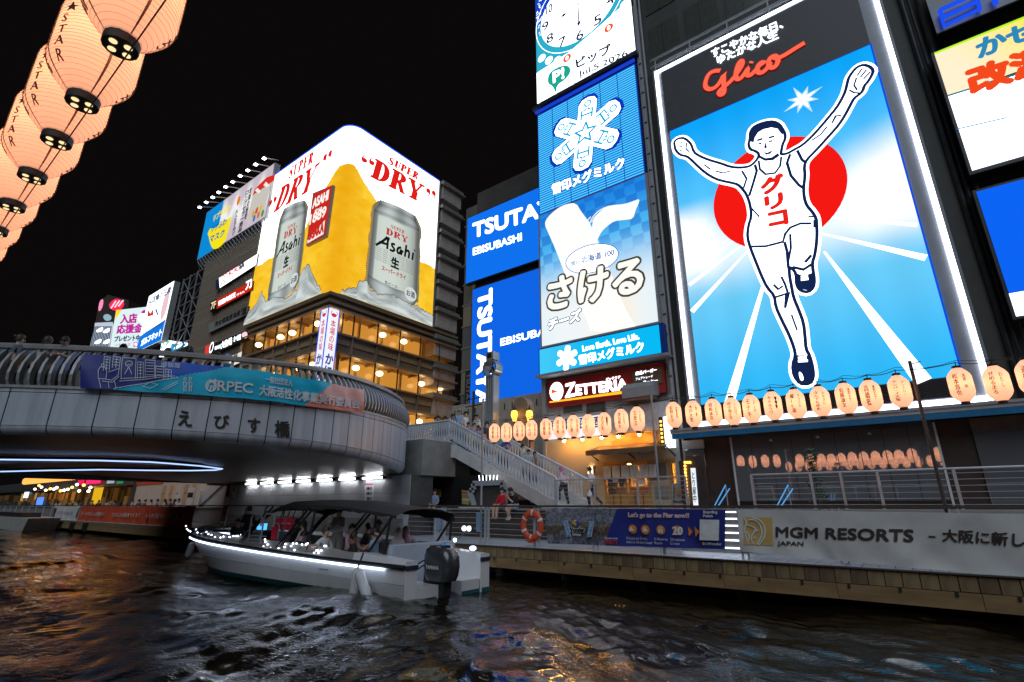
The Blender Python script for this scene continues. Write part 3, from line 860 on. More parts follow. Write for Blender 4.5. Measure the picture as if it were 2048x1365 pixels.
navy([(352,452),(348,430),(358,408),(378,396),(402,388),(428,388),(446,398),(456,415),(455,432),(446,424),(438,412),(418,408),(392,414),(376,424),(366,440),(362,456)],
  [(372,446),(390,440),(392,446),(374,452)], [(408,438),(428,432),(429,438),(410,444)],
  [(376,458),(388,455),(387,461),(377,463)], [(410,450),(423,447),(422,453),(411,455)],
  [(400,452),(405,472),(397,475),(395,470)],
  [(392,484),(405,488),(424,478),(416,491),(402,495)],
  [(372,482),(384,497),(400,505),(420,502),(440,488),(444,498),(424,512),(398,514),(378,504)])
lines = [([(366,525),(372,545),(362,580),(348,625)], 5), ([(478,492),(468,520),(480,560),(505,590),(520,600)], 5), ([(378,512),(382,540),(400,556),(430,552),(446,530),(450,500)], 4),
   ([(500,480),(515,510),(528,520)], 5), ([(325,545),(340,570),(330,600)], 4), ([(240,545),(265,552),(290,545)], 3), ([(205,525),(225,540)], 3),
   ([(352,660),(380,690),(375,692)], 3), ([(350,785),(400,784),(455,770),(462,745),(478,725),(510,712),(545,712)], 4.5), ([(460,770),(468,800),(472,850)], 5),
   ([(478,745),(480,790),(472,830)], 4), ([(555,690),(535,690)], 3), ([(555,700),(555,725)], 4), ([(525,835),(545,812)], 5), ([(485,850),(520,858),(548,840)], 5),
   ([(425,905),(440,920),(455,910)], 4), ([(450,880),(462,905),(470,930)], 4), ([(432,945),(455,938),(470,930),(462,980)], 4), ([(482,1000),(500,1050)], 3),
   ([(545,450),(575,430),(595,405)], 3), ([(640,370),(622,372),(610,395)], 3), ([(665,290),(680,298),(700,300)], 3), ([(688,250),(680,275),(690,290)], 3),
   ([(690,245),(705,222)], 3), ([(700,250),(720,225)], 3), ([(710,255),(732,232)], 3), ([(128,458),(138,455)], 3), ([(124,470),(136,468)], 3), ([(128,482),(138,478)], 3), ([(150,455),(148,475),(158,485)], 3)]
mb = MB()
for i, (l, w) in enumerate(lines): BW.stroke(C8(*l), w*.026, .0925 + i*.0003, mb=mb)
stuff(mb.build('line_work', NAVY, run))
navy([(500,870),(520,878),(548,868),(553,890),(550,912),(535,924),(512,920),(500,903)],
  [(494,1128),(538,1130),(548,1170),(550,1200),(538,1217),(512,1217),(492,1194),(487,1160)])
mb = MB()
for i, l in enumerate(([(503,1138),(530,1136)], [(503,1148),(534,1146)], [(505,1126),(528,1124)], [(512,882),(534,878)], [(512,890),(536,887)])): BW.stroke(C8(*l), .11, .099 + i*.0003, mb=mb)
mb.build('shoe_lace', WHT, run)
BW.poly('shoe_glint', smoothc(C8((505,1180),(515,1185),(522,1205),(514,1212),(507,1200)), 1), WHT, run, out=.098)
RED = emit('E8231A', 1.05)
for ch, bl, br_, tl_ in (('グ', (1526,391), (1568,380), (1523,361)), ('リ', (1534,422), (1567,413), (1531,397)), ('コ', (1541,455), (1576,448), (1538,429))):
 BW.text(ch, bl, br_, tl_, RED, run, out=.10, bold=.09, name='shirt_letter')
BW.text('すこやかな毎日、', (1426,118), (1567,58), (1423,101), emit('FFFFFF', 1.4), gs, out=.09, bold=.035)
BW.text('ゆたかな人生', (1437,131), (1558,79), (1434,114), emit('FFFFFF', 1.4), gs, out=.09, bold=.035)
SCR = [(1441.7,143.5),(1430,143.5),(1419,149),(1412.4,162.6),(1411,175.8),(1419.7,181.6),(1433,177),(1444.6,161),(1448.3,150),(1448.6,171),(1450,188),(1443,192.6),(1438,188),(1441,182),(1452,174),(1466,161),(1478,145),(1487,130),(1484,122),(1477,130),(1472,150),(1474,161),(1482,160),(1492,147),(1497,138),(1494,152),(1501,154),(1511,144),(1521,132),(1530,126)]
SCR2 = [(1531,129),(1524,126),(1516,134),(1515,146),(1523,149),(1534,141),(1542,127)]
SCR3 = [(1548,114),(1540,119),(1537,130),(1543,139),(1552,136),(1558,124),(1553,114),(1546,115),(1554,120),(1570,113),(1590,100),(1610,88)]
mb = MB()
for i, l in enumerate((SCR, SCR2, SCR3)): BW.stroke(smoothc(l, 2, False), .24, .10 + i*.002, mb=mb)
BW.stroke([(1502,129), (1505,125)], .24, .107, mb=mb)
mb.build('script_lettering', emit('FF6A50', 1.05), gs)
mb = MB()
for i, l in enumerate((SCR, SCR2, SCR3)): BW.stroke(smoothc(l, 2, False), .33, .085 + i*.002, mb=mb)
mb.build('script_shadow', emit('B01008', .8), gs)
gb = thing('dark_office_building', 'dark building behind the giant runner screen with glass shopfront below', 'building', (-2.8, 25.3, PROM_Z))
M_FACADE = pm('dark_facade', (0.075, 0.07, 0.062), 0.6, var=0.3, scale=.7, bump=0.15)
MB().box((-8.65, 25.12, 5.3), (3.55, 40, 37)).build('wall', M_FACADE, gb)
for k in range(5):
 x0 = -8.3 + k*2.3
 for z0 in (28.6, 32.2):
  w = MB().box((x0, 25.07, z0), (x0+1.9, 25.119, z0+2.4)).build('window', pm('dim_window', (.10, .10, .085), .2, var=.2, bump=0), gb)
  MB().box((x0+.92, 25.03, z0), (x0+.98, 25.069, z0+2.4)).build('mullion', M_DARKMET, w)
for z, r_ in ((27.55, .13), (28.15, .09)):
 MB().tube([(-8.2, 24.75, z), (3.0, 24.75, z)], r_, 8).build('rail_pipe', M_STEEL, gb, smooth=True)
for k in range(6):
 MB().beam((-7.9+k*2.1, 24.75, 28.1), (-7.9+k*2.1, 24.55, 26.9), .07).build('stay', M_STEEL, gb)
 MB().beam((-7.9+k*2.1, 25.1, 28.2), (-7.9+k*2.1, 24.75, 28.1), .07).build('stay', M_STEEL, gb)
# == narrow building carrying the stacked milk-company signs
nb_ = thing('narrow_building', 'narrow grey building stacked with clock, blue and white signs over a burger shop', 'building', (-12.6, 24.8, PROM_Z))
M_NB = pm('grey_cladding', (0.40, 0.39, 0.385), 0.6, 0.1, var=0.14, scale=.8, bump=0.08)
MB().box((-16.45, 24.85, 6.6), (-8.95, 36, 42)).build('wall', M_NB, nb_)
for k, x in enumerate((-8.72, -8.45)):
 MB().tube([(x-.06, 24.6, 2.1), (x-.06, 24.6, 40)], .11 if k == 0 else .07, 8).build('drain_pipe', M_GREYP, nb_, smooth=True)
for k in range(22):
 MB().box((-8.86, 24.46, 5+k*1.1), (-8.70, 24.54, 5.05+k*1.1)).build('ladder_rung', M_DARKMET, nb_)
MB().box((-8.93, 24.5, 9), (-8.72, 25.1, 33)).build('cable_duct', M_GREYP, nb_)
ck = thing('clock_sign', 'white lit clock sign with fireworks and coloured dots above the snowflake panel', 'sign', (-12.6, 24.5, 28.9))
ckb = [(1088,208), (1281,118)]
z0 = BW.uv(1088, 206)[1]; X0 = -16.45; X1 = -8.9
MB().box((X0, 24.42, 29.25), (X1, 24.84, 39.5)).build('case', M_DARKMET, ck)
Q = [(X0+.05, 29.3), (X1-.05, 29.3), (X1-.05, 39.4), (X0+.05, 39.4)]
BW.poly('face', Q, emit('FDFEFF', 1.4), ck, out=.09, px=False)
cx, cz, R_ = -12.75, 35.9, 3.2
BW.raster('night_band', [(X0+.05, 32.0), (X1-.05, 32.0), (X1-.05, 39.38), (X0+.05, 39.38)], 60, 60,
   lambda u, v: mixa(hexc('2FB0CE'), hexc('1746C8'), sstep(.35, .75, v - .35*u)), 1.0, ck, out=.095, px=False)
BW.poly('foot_panel', [(X0+.05, 29.3), (X1-.05, 29.3), (X1-.05, 33.6), (X1-2.2, 32.9), (X0+2.8, 32.2), (X0+.05, 32.05)], emit('FDFEFF', 1.4), ck, out=.10, px=False)
dl = BW.poly('dial', ell(cx, cz, R_, R_, 48), emit('FFFFFF', 1.4), ck, out=.11, px=False)
BW.stroke(ell(cx, cz, R_+.42, R_+.5, 48), .05, .105, px=False, closed=True).build('orbit_line', emit('FFFFFF', 1.3), ck)
rr = random.Random(2)
for k in range(17):
 a = math.radians(186 + k*11.5); r_ = R_+.98
 p = (cx + r_*math.cos(a)*1.0, cz + r_*math.sin(a)*1.02)
 if not (X0+.4 < p[0] < X1-.4): continue
 BW.poly('dot', ell(p[0], p[1], .33, .33, 16), emit(('FFFFFF', 'FFFFFF', 'F0531C', 'FFFFFF')[k % 4], 1.2), ck, out=.107, px=False)
 if k % 4 == 2: BW.poly('dot', ell(p[0], p[1], .13, .2, 8), emit('FFFFFF', 1.2), ck, out=.112, px=False)
mb = MB()
for k in range(40):      # fireworks sparks
 a = rr.uniform(1.7, 4.4); r_ = rr.uniform(.3, 1.3); c = (X0+.75, 37.6 + (k % 3)*.9 - 1)
 p = Vector((c[0]+math.cos(a)*r_*.55, c[1]+math.sin(a)*r_)); q = p + Vector((math.cos(a), math.sin(a)))*.16
 if p.x > X0+.1 and q.x > X0+.1: BW.stroke([tuple(p), tuple(q)], .05, .108 + k*.0002, px=False, mb=mb)
mb.build('spark_print', emit('FFFFFF', 1.2), ck)
for n_, a in ((3, 0), (4, -30), (5, -60), (6, -90), (7, -120), (8, -150), (9, 180), (2, 30), (10, 150)):
 p = (cx + 2.8*math.cos(math.radians(a)), cz + 2.8*math.sin(math.radians(a)))
 BW.text(str(n_), (p[0]-.28, p[1]-.4), (p[0]+.28, p[1]-.4), (p[0]-.28, p[1]+.4), emit('303846', 1), dl, out=.118, px=False, name='numeral', bold=.03)
HND = emit('1D2238', 1)
mb = BW.stroke([(cx, cz+.3), (cx-.02, cz-1.6), (cx-.05, cz-2.5)], [.07, .10, .03], .124, px=False); BW.poly('hand_tip', ell(cx-.02, cz-1.7, .16, .26, 4, rot=0), HND, dl, out=.126, px=False)
mb.build('minute_hand', HND, dl)
BW.stroke([(cx+.6, cz+.1), (cx-1.2, cz-.1), (cx-1.9, cz-.14)], [.05, .09, .03], .122, px=False).build('hour_hand', HND, dl)
BW.poly('hand_tip', ell(cx-1.2, cz-.1, .26, .16, 4), HND, dl, out=.125, px=False)
BW.poly('logo_bubble', smoothc([(1097,158),(1102,146),(1116,137),(1132,132),(1142,136),(1143,148),(1132,162),(1116,172),(1114,190),(1107,174),(1098,170)], 1), emit('22A890', 1.0), ck, out=.118)
BW.text('P!', (1109,168), (1130,158), (1108,147), emit('FFFFFF', 1.3), ck, out=.124, bold=.05)
BW.text('ピップ', (1156,139), (1225,108), (1153,121), emit('262B40', 1), ck, out=.124, bold=.05)
BW.text('Jul.5.2026', (1160,160), (1258,117), (1158,146), emit('2A2F44', 1), ck, out=.124, bold=.03)
MB().box((X0-.25, 24.2, 28.75), (X1+.1, 24.84, 28.98)).build('gantry', M_DARKMET, ck)
for k in range(6):
 MB().beam((X0+.3+k*1.35, 24.2, 28.98), (X0+.45+k*1.35, 24.42, 29.3), .06).build('gantry_stay', M_STEEL, ck)
sp = thing('snowflake_panel', 'blue ribbed light panel with a big white snowflake emblem', 'sign', (-12.6, 24.5, 20.3))
Xa, Xb, Za, Zb = -16.42, -9.1, 20.35, 28.35
MB().box((Xa-.03, 24.47, Za), (Xb+.05, 24.84, Zb)).build('case', pm('blue_case', (.02, .08, .4), .4), sp)
BW.poly('back', [(Xa, Za), (Xb, Za), (Xb, Zb), (Xa, Zb)], emit('0F4FD8', .9), sp, out=.035, px=False)
nr = 46
mbr = MB()
for k in range(nr):
 z = Za + .06 + k*(Zb-Za-.1)/nr; mbr.box((Xa+.04, 24.445, z), (Xb-.04, 24.462, z+.085))
stuff(mbr.build('light_tubes', emit('4FD0FF', 1.05), sp))
for k in range(1, 6):
 x = Xa + k*(Xb-Xa)/6; MB().box((x-.02, 24.43, Za), (x+.02, 24.444, Zb)).build('panel_seam', emit('0A3CB8', .8), sp)
MB().tube([(Xa-.1, 24.35, Zb+.16), (Xb+.05, 24.35, Zb+.16)], .11, 8).build('blue_pipe', emit('1E48E8', .75), sp)
def flake(B, ux, uz, S, parent, out, M1, M2, det=True):
 c = Vector((ux, uz)); arms = []
 fl = []
 for k in range(6):
  a = math.radians(82 + 60*k)
  d = Vector((math.cos(a), math.sin(a))); n = Vector((-d.y, d.x))
  fl.append([c + d*.30*S - n*.255*S, c + d*.86*S - n*.255*S, c + d*.98*S - n*.17*S, c + d*1.02*S, c + d*.98*S + n*.17*S, c + d*.86*S + n*.255*S, c + d*.30*S + n*.255*S])
 def grow(p, m): q = Vector(p); return q
 mb = MB()
 for i, f in enumerate(fl): mb.poly([B.P(p, out + i*.0008) for p in f])
 mb.poly([B.P(c + Vector((math.cos(math.radians(82+30+60*k)), math.sin(math.radians(82+30+60*k))))*.44*S, out+.006) for k in range(6)])
 o = mb.build('snowflake', M1, parent)
 if det:
  for i, f in enumerate(fl): pass
  mb = MB()
  for k in range(6):
   a = math.radians(82 + 60*k); d = Vector((math.cos(a), math.sin(a))); n = Vector((-d.y, d.x)); w = .052*S
   for l in ([c + d*.40*S - n*.15*S, c + d*.66*S - n*.15*S, c + d*.66*S - n*.03*S, c + d*.72*S - n*.03*S],
      [c + d*.40*S + n*.15*S, c + d*.66*S + n*.15*S, c + d*.66*S + n*.03*S, c + d*.72*S + n*.03*S],
      [c + d*.53*S - n*.15*S, c + d*.53*S + n*.15*S]):
    B.stroke([tuple(p) for p in l], w, out+.012 + k*.0004, px=False, mb=mb)
   q = c + d*.84*S
   B.stroke(ell(q.x, q.y, .085*S, .085*S, 12), w*.8, out+.013, px=False, closed=True, mb=mb)
  st = [(c.x + (.30 if i % 2 == 0 else .13)*S*math.cos(math.radians(82+36*i)), c.y + (.30 if i % 2 == 0 else .13)*S*math.sin(math.radians(82+36*i))) for i in range(10)]
  B.stroke(st, .06*S, out+.013, px=False, closed=True, mb=mb)
  mb.build('snowflake_lines', M2, o)
 return o
fc = BW.uv(1172, 268)
flake(BW, fc[0], fc[1], 2.85, sp, .10, emit('0A3CC0', .9), None, det=False)
flake(BW, fc[0], fc[1], 2.62, sp, .12, emit('FFFFFF', 1.35), emit('1FA9DC', 1.0))
BW.text('雪印メグミルク', (1108,391), (1252,337), (1106,371), emit('FFFFFF', 1.4), sp, out=.12, bold=.05, outline=.11, omat=emit('0A3CC0', .9))
cp = thing('cheese_billboard', 'tall lit poster of a peeled white cheese stick on blue checks', 'billboard', (-12.6, 24.5, 11.2))
Ya, Yb = 11.22, 20.22; CXa, CXb = -16.42, -9.05
MB().box((CXa-.08, 24.40, Ya-.08), (CXb+.10, 24.84, Yb+.06)).build('frame', M_GREYP, cp)
def chz(u, v):
 c = mixa(np.asarray(hexc('E9EFF1')), hexc('4CB4EC'), sstep(.18, .72, v)); c = mixa(c, hexc('1C82DC'), sstep(.6, 1.0, v))
 c = mixa(c, hexc('DDEBF2'), sstep(.45, .1, v)*sstep(.5, 1, np.abs(u-.5)*2)*.7)
 cxx = np.floor(u*11 + v*1.0); cyy = np.floor(v*13.5)
 ch = ((cxx + cyy) % 2)*sstep(.48, .75, v + .1*np.abs(u-.5))
 c = mixa(c, hexc('1560C4'), ch*.55)
 gl = np.exp(-(((u-.66)/.16)**2 + ((v-.10)/.14)**2)); c = mixa(c, hexc('FBE3BC'), gl*.8)
 return c
BW.raster('poster', [(CXa+.05, Ya+.05), (CXb-.05, Ya+.05), (CXb-.05, Yb-.02), (CXa+.05, Yb-.02)], 110, 135, chz, 1.08, cp, out=.115, px=False)
CW = emit('FFFDF8', 1.05)
def C7(*pts): return [(1060 + x/2.627, 340 + y/2.627) for x, y in pts]
BW.poly('cheese_stick', smoothc(C7((82,290),(95,255),(150,205),(200,182),(248,178),(275,225),(330,295),(420,520),(500,720),(555,815),(560,828),(325,862),(310,800),(200,580),(140,420),(100,330)), 1), CW, cp, out=.13)
BW.poly('cheese_strand', smoothc(C7((330,300),(342,262),(370,225),(400,205),(430,190),(500,185),(545,170),(582,156),(575,185),(560,215),(548,262),(500,268),(450,272),(410,300),(380,330),(360,370),(350,395),(338,360)), 1), CW, cp, out=.135)
mb = MB()
for i, l in enumerate(([(318,290),(335,250),(372,215),(420,195)], [(308,270),(325,250)], [(330,280),(350,245),(400,215)])): BW.stroke(smoothc(C7(*l), 2, False), .07, .137 + i*.001, mb=mb)
mb.build('cheese_thread', CW, cp)
BW.poly('oval_rim', C7(*ell(333, 470, 143, 74, 32, rot=-14)), emit('2A78C8', 1), cp, out=.145)
BW.poly('oval_badge', C7(*ell(333, 470, 138, 69, 32, rot=-14)), emit('F4F8FC', 1.1), cp, out=.15)
NV2 = emit('22489A', 1)
BW.text('雪印', *C7((224,512), (272,497), (222,488)), NV2, cp, out=.158, bold=.02)
BW.text('北海道 100', *C7((276,497), (450,452), (274,462)), NV2, cp, out=.158, bold=.03)
BW.text('STRING CHEESE', *C7((265,462), (395,428), (264,446)), emit('8AA8D0', 1), cp, out=.158)
BW.text('北海道産生乳100%使用', *C7((245,538), (425,492), (244,522)), emit('D86A78', 1), cp, out=.158)
DK = emit('4A4636', .9)
BW.text('さける', *C7((108,742), (600,640), (104,582)), emit('FFFDF4', 1.05), cp, out=.185, bold=.045, outline=.105, omat=DK, italic=.12)
BW.text('チーズ', *C7((108,845), (278,790), (106,790)), emit('FFFFFF', 1.2), cp, out=.185, bold=.05, outline=.14, omat=emit('3A4560', .9), italic=.15)
ls = thing('slogan_sign', 'bright cyan sign with white snowflake and slogan below the cheese poster', 'sign', (-12.6, 24.3, 9.4))
MB().box((-16.42, 24.10, 9.42), (-8.75, 24.80, 11.05)).build('case', pm('blue_case2', (.012, .07, .36), .35), ls)
BL = Board((0, 24.1), 0)
BL.raster('face', [(-16.36, 9.48), (-8.98, 9.48), (-8.98, 10.98), (-16.36, 10.98)], 40, 10, lambda u, v: mixa(hexc('3FC4F0'), hexc('08B4EE'), sstep(.0, .5, u)), 1.08, ls, out=.01, px=False)
fc = BL.uv(1134, 716); flake(BL, fc[0], fc[1], .72, ls, .02, emit('FFFFFF', 1.3), emit('C8D4EC', 1.0))
BL.text('Love Earth. Love Life.', (1166,703), (1279,678), (1165,692), emit('FFFFFF', 1.4), ls, out=.025, bold=.06)
BL.text('雪印メグミルク', (1160,730), (1289,703), (1158,711), emit('FFFFFF', 1.4), ls, out=.025, bold=.05)
MB().box((-16.6, 23.9, 9.28), (-8.6, 24.84, 9.40)).build('ledge', M_GREYP, ls)
for k in range(3): MB().lathe([(.05, 0), (.08, .08)], (-14.8+k*2.6, 24.05, 9.20), 8).build('downlight', M_STEEL, ls)
zs_ = thing('burger_shop_sign', 'red ribbed shop sign with white letters and amber light strip', 'sign', (-12.6, 24.4, 7.9))
MB().box((-16.15, 24.55, 7.55), (-9.1, 24.84, 9.12)).build('backing', pm('sign_red', (.42, .03, .02), .45, var=.1), zs_)
for k in range(58):
 x = -16.1 + k*.083
 if k == 0: rib0 = MB().box((x, 24.53, 7.68), (x+.05, 24.549, 9.1)).build('rib', MATS[('p', 'sign_red')], zs_)
 else:
  c = rib0.copy(); COL.objects.link(c); c.location.x += k*.083
BZ = Board((0, 24.52), 0)
WS = emit('FFFFFF', 1.7)
BZ.poly('round_logo', ell(BZ.uv(1113, 783)[0], BZ.uv(1113, 783)[1], .46, .55, 24), WS, zs_, out=.01, px=False)
BZ.poly('logo_arrow', [(1103,778), (1117,783), (1103,788)], emit('F05A1A', 1.1), zs_, out=.016)
BZ.text('Z', (1131,795), (1150,791), (1131,769), WS, zs_, out=.01, bold=.05)
BZ.text('ETTERIA', (1153,790), (1255,778), (1152,771), WS, zs_, out=.01, bold=.07)
BZ.text('ゼッテリア', (1212,762), (1241,757), (1212,756), WS, zs_, out=.01, bold=.03)
BZ.poly('light_strip', [(1099,803), (1258,780), (1258,786), (1099,806)], emit('FFB428', 1.4), zs_, out=.012)
BZ.slab('menu_board', [(1264,745), (1323,735), (1325,766), (1267,774)], pm('menu_brown', (.20, .12, .08), .5), zs_, out=.02, thick=.05)
BZ.text('絶品バーガー', (1272,751), (1314,743), (1272,744), WS, zs_, out=.03, bold=.03)
BZ.text('フェアトレード', (1272,761), (1306,755), (1272,756), WS, zs_, out=.03)
BZ.text('コーヒー', (1287,767), (1316,763), (1287,762), WS, zs_, out=.03, bold=.03)
# == corner building wrapped by the beer sign
KX, KY = -39.9, 24.5                       # street corner
BLF = Board((0, KY), 0)                    # canal face
BRF = Board((KX, 0), 90)                   # street face
kb = thing('corner_building', 'brown corner building with lit restaurant floors below a huge beer sign', 'building', (-47, 31, 1.9))
M_KW = pm('brown_panel_wall', (0.32, 0.22, 0.14), 0.55, 0.1, var=0.2, scale=.6, bump=0.1)
M_KF = pm('bronze_trim', (0.58, 0.42, 0.29), 0.4, 0.35, var=0.15, bump=0.05)
M_KP = pm('spandrel_panel', (0.46, 0.34, 0.21), 0.5, 0.05, var=0.15, bump=0.08)
M_KI = glow_glass('interior_glow', 'E09A3C', 1.0, base=(.2, .12, .05))  # glow put into room walls and windows, standing in for lamplight indoors
KZ0 = 21.2; KZT = 40.2; KLX = -56.0; KRY = 37.4
MB().box((KLX+.4, KY+2.2, 1.9), (KX-2.2, KRY+6, KZT-.6)).build('core', M_KW, kb)
fl = [(18.6-4.45*k, 20.55-4.45*k+.05) for k in range(4)]      # (sill z, head z) of window bands
fl = []
for (ys, yh) in ((668, 617), (742, 692)):
 pass
def band_z(y, X=KX): return onX(660, y, KX).z
bands = [(onY(665, 655, KY).z, onY(665, 612, KY).z), (onY(650, 745, KY).z, onY(650, 700, KY).z)]
P_FL = bands[0][1]-bands[1][1]
bands = [bands[0], bands[1], (bands[1][0]-P_FL, bands[1][1]-P_FL), (bands[1][0]-2*P_FL, bands[1][1]-2*P_FL)]
M_GL = glass('shop_glass', (.95, .93, .9), .05)
lampm = emit('FFE2A8', 7.0)
for bi, (zs0, zs1) in enumerate(bands):
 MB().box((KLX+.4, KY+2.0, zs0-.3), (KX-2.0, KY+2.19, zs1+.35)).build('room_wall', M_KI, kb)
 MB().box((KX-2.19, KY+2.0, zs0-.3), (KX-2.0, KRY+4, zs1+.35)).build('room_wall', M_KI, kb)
 MB().box((KLX+.4, KY+.06, zs1+.2), (KX-.06, KRY+4, zs1+.35)).build('ceiling', M_KP, kb)
 MB().box((KLX+.4, KY+.06, zs0-.45), (KX-.06, KRY+4, zs0-.3)).build('floor', M_KW, kb)
 zt = zs0 - 0.05; zb = zs0 - (P_FL-(zs1-zs0)) + .28
 for face in (0, 1):
  L0, L1 = (KLX+.3, KX) if face == 0 else (KY, KRY+4.2)
  nmod = 7 if face == 0 else 6
  def bx(a0, a1, d0, d1, z0, z1, nm, m):
   if face == 0: return MB().box((a0, KY+d0, z0), (a1, KY+d1, z1)).build(nm, m, kb)
   return MB().box((KX-d1, a0, z0), (KX-d0, a1, z1)).build(nm, m, kb)
  bx(L0, L1, -.22, .30, zs0-.10, zs0+.06, 'sill', M_KF)
  bx(L0, L1, -.28, .30, zs1, zs1+.16, 'head_trim', M_KF)
  bx(L0, L1, .22, .42, zb-.1, zs0-.1, 'spandrel_back', M_KW)
  for k in range(nmod):
   a0 = L0 + (L1-L0)*k/nmod; a1 = L0 + (L1-L0)*(k+1)/nmod
   bx(a0+.16, a1-.16, .10, .219, zb+.75, zs0-.12, 'spandrel_panel', M_KP)
   bx(a0-.08, a0+.08, -.08, .22, zb, zs0-.1, 'pilaster', M_KF if k % 2 else M_KW)
   bx(a0-.05, a0+.05, -.02, .1, zs0+.06, zs1, 'mullion', M_DARKMET)
   am = (a0+a1)/2
   bx(a0+.05, a1-.05, .02, .035, zs0+.06, zs1, 'pane', M_GL)
   if (k + bi) % 3 != 1:
    c = (am, KY+1.1, zs1-.55) if face == 0 else (KX-1.1, am, zs1-.55)
    MB().ball(c, (.36, .36, .27), 12, 8).build('room_lamp', lampm, kb, smooth=True)
   c0 = (am+.5, KY+1.9, zs0-.3) if face == 0 else (KX-1.9, am+.5, zs0-.3)
   MB().box((c0[0]-.16, c0[1]-.08, c0[2]), (c0[0]+.16, c0[1]+.08, zs1+.2)).build('room_post', M_KF, kb)
   b0 = [(a0+.3, KY+.3, zs1+.1), (a0+.3, KY+1.98, zs1+.1)] if face == 0 else [(KX-.3, a0+.3, zs1+.1), (KX-1.98, a0+.3, zs1+.1)]
   MB().beam(b0[0], b0[1], .2, .16).build('ceiling_beam', pm('lit_timber', (.45, .25, .08), .5), kb)
for z in (bands[0][1]+.6, bands[0][1]+1.3):
 MB().box((KLX+.2, KY-.1, z), (KX+.1, KY+.3, z+.3)).build('fascia', M_KW, kb); MB().box((KX-.3, KY+.3, z), (KX+.1, KRY+4.2, z+.3)).build('fascia', M_KW, kb)
MB().box((KLX+.3, KY+.301, bands[0][1]+.16), (KX-.301, KY+.6, KZ0)).build('fascia', M_KW, kb); MB().box((KX-.6, KY+.6, bands[0][1]+.16), (KX-.302, KRY+4.2, KZ0)).build('fascia', M_KW, kb)
for k in range(10):
 z = 40.6 - 3.35*k
 if z < 6: break
 MB().box((KX-3, KRY+.5, z-.35), (KX+.25, KRY+4.2, z)).build('balcony_slab', M_CONC, kb)
 MB().box((KX-3, KRY+.7, z-2.4), (KX+.0, KRY+4.0, z-.36)).build('balcony_box', pm('balcony_pale', (.66, .56, .52), .6), kb)
 MB().box((KX-2.9, KRY+.4, z-.55), (KX+.4, KRY+4.4, z-.351)).build('balcony_lip', M_CONC, kb)
# -- the sign
bs = thing('beer_sign', 'huge white and yellow beer billboard wrapping a rounded building corner', 'billboard', (-46, 30, KZ0))
RC = 1.5
def wrap(a):      # a: metres along the wrap, 0 = corner; negative = canal face
 arc = RC*math.pi/2
 if a < -arc/2: return (KX-RC + (a+arc/2), KY, (0, -1))
 if a > arc/2: return (KX, KY+RC + (a-arc/2), (1, 0))
 t = (a+arc/2)/RC
 return (KX-RC+RC*math.sin(t), KY+RC-RC*math.cos(t), (math.sin(t), -math.cos(t)))
AL, AR = KLX - KX + RC - RC*math.pi/4, KRY - KY - RC + RC*math.pi/4
HB = KZT-KZ0
def beer(a, h):      # a metres, h 0..1 -> colour
 n = noise2((a-AL)/(AR-AL), h, 3, 4, 30)
 c = np.zeros(a.shape + (3,))
 yel = mixa(hexc('F2B200'), hexc('FFD23A'), np.clip(n*1.2, 0, 1)); yel = mixa(yel, hexc('E89A00'), np.exp(-(a/1.2)**2)*.55)
 foam = np.asarray(hexc('FFFFFF'))*2.6
 lvl = np.interp(np.abs(a), [0, .8, 2, 4, 5, 6, 7, 20], [.755, .75, .69, .60, .52, .44, .385, .37]) + .004*np.sin(a*2.3)
 c = mixa(foam + 0*yel, yel, (h < lvl).astype(float))
 return c
nx, ny = 170, 180
A = np.linspace(AL, AR, nx); Hh = np.linspace(0, 1, ny)
ga, gh = np.meshgrid(A, Hh); rgb = beer(ga, gh)
V = []
for j in range(ny):
 for i in range(nx):
  x, y, n_ = wrap(A[i]); rip = .05*(1 if (i % 8) < 4 else 0)*0
  V.append((x+n_[0]*.02, y+n_[1]*.02, KZ0 + HB*Hh[j]))
idx = np.arange(nx*ny).reshape(ny, nx)
f = np.stack([idx[:-1, :-1], idx[:-1, 1:], idx[1:, 1:], idx[1:, :-1]], -1).reshape(-1, 4)
me = bpy.data.meshes.new('light_skin'); me.from_pydata(V, [], f.tolist())
at = me.color_attributes.new('Col', 'FLOAT_COLOR', 'POINT'); cc_ = np.ones((nx*ny, 4), np.float32); cc_[:, :3] = rgb.reshape(-1, 3); at.data.foreach_set('color', cc_.ravel())
finish('light_skin', me, emit_attr('beer_print', 1.0), bs)
mbr = MB()
for k in range(64):
 z = KZ0 + .25 + k*.21
 ln = 3.4 if k < 52 else 2.0
 mbr.tube([(*[wrap(a)[q] + wrap(a)[2][q]*.05 for q in (0, 1)], z) for a in np.linspace(-ln*.8, ln, 9)], .03, 4)
stuff(mbr.build('light_ribs', emit('F0AC10', 1.0), bs))
mb = MB(); rows = []
for a in np.linspace(AL, AR, 60):
 x, y, n_ = wrap(a); rows.append([(x-n_[0]*.0, y-n_[1]*.0, KZ0-.02), (x+n_[0]*.1, y+n_[1]*.1, KZ0-.02), (x+n_[0]*.1, y+n_[1]*.1, KZ0-.16), (x-n_[0]*.0, y-n_[1]*.0, KZ0-.16)])
mb.sheet(rows, closed=True).build('bottom_rail', M_KF, bs)
mb = MB(); rows = []
for a in np.linspace(AL, AR, 60):
 x, y, n_ = wrap(a); rows.append([(x-n_[0]*.2, y-n_[1]*.2, KZT), (x+n_[0]*.06, y+n_[1]*.06, KZT), (x+n_[0]*.06, y+n_[1]*.06, KZT+.14), (x-n_[0]*.2, y-n_[1]*.2, KZT+.14)])
mb.sheet(rows, closed=True).build('top_tube', emit('2F62FF', 1.4), bs)
MB().box((KLX, KY+.03, KZ0-.1), (KLX+.3, KY+2.2, KZT)).build('edge_return', M_GREYP, bs)
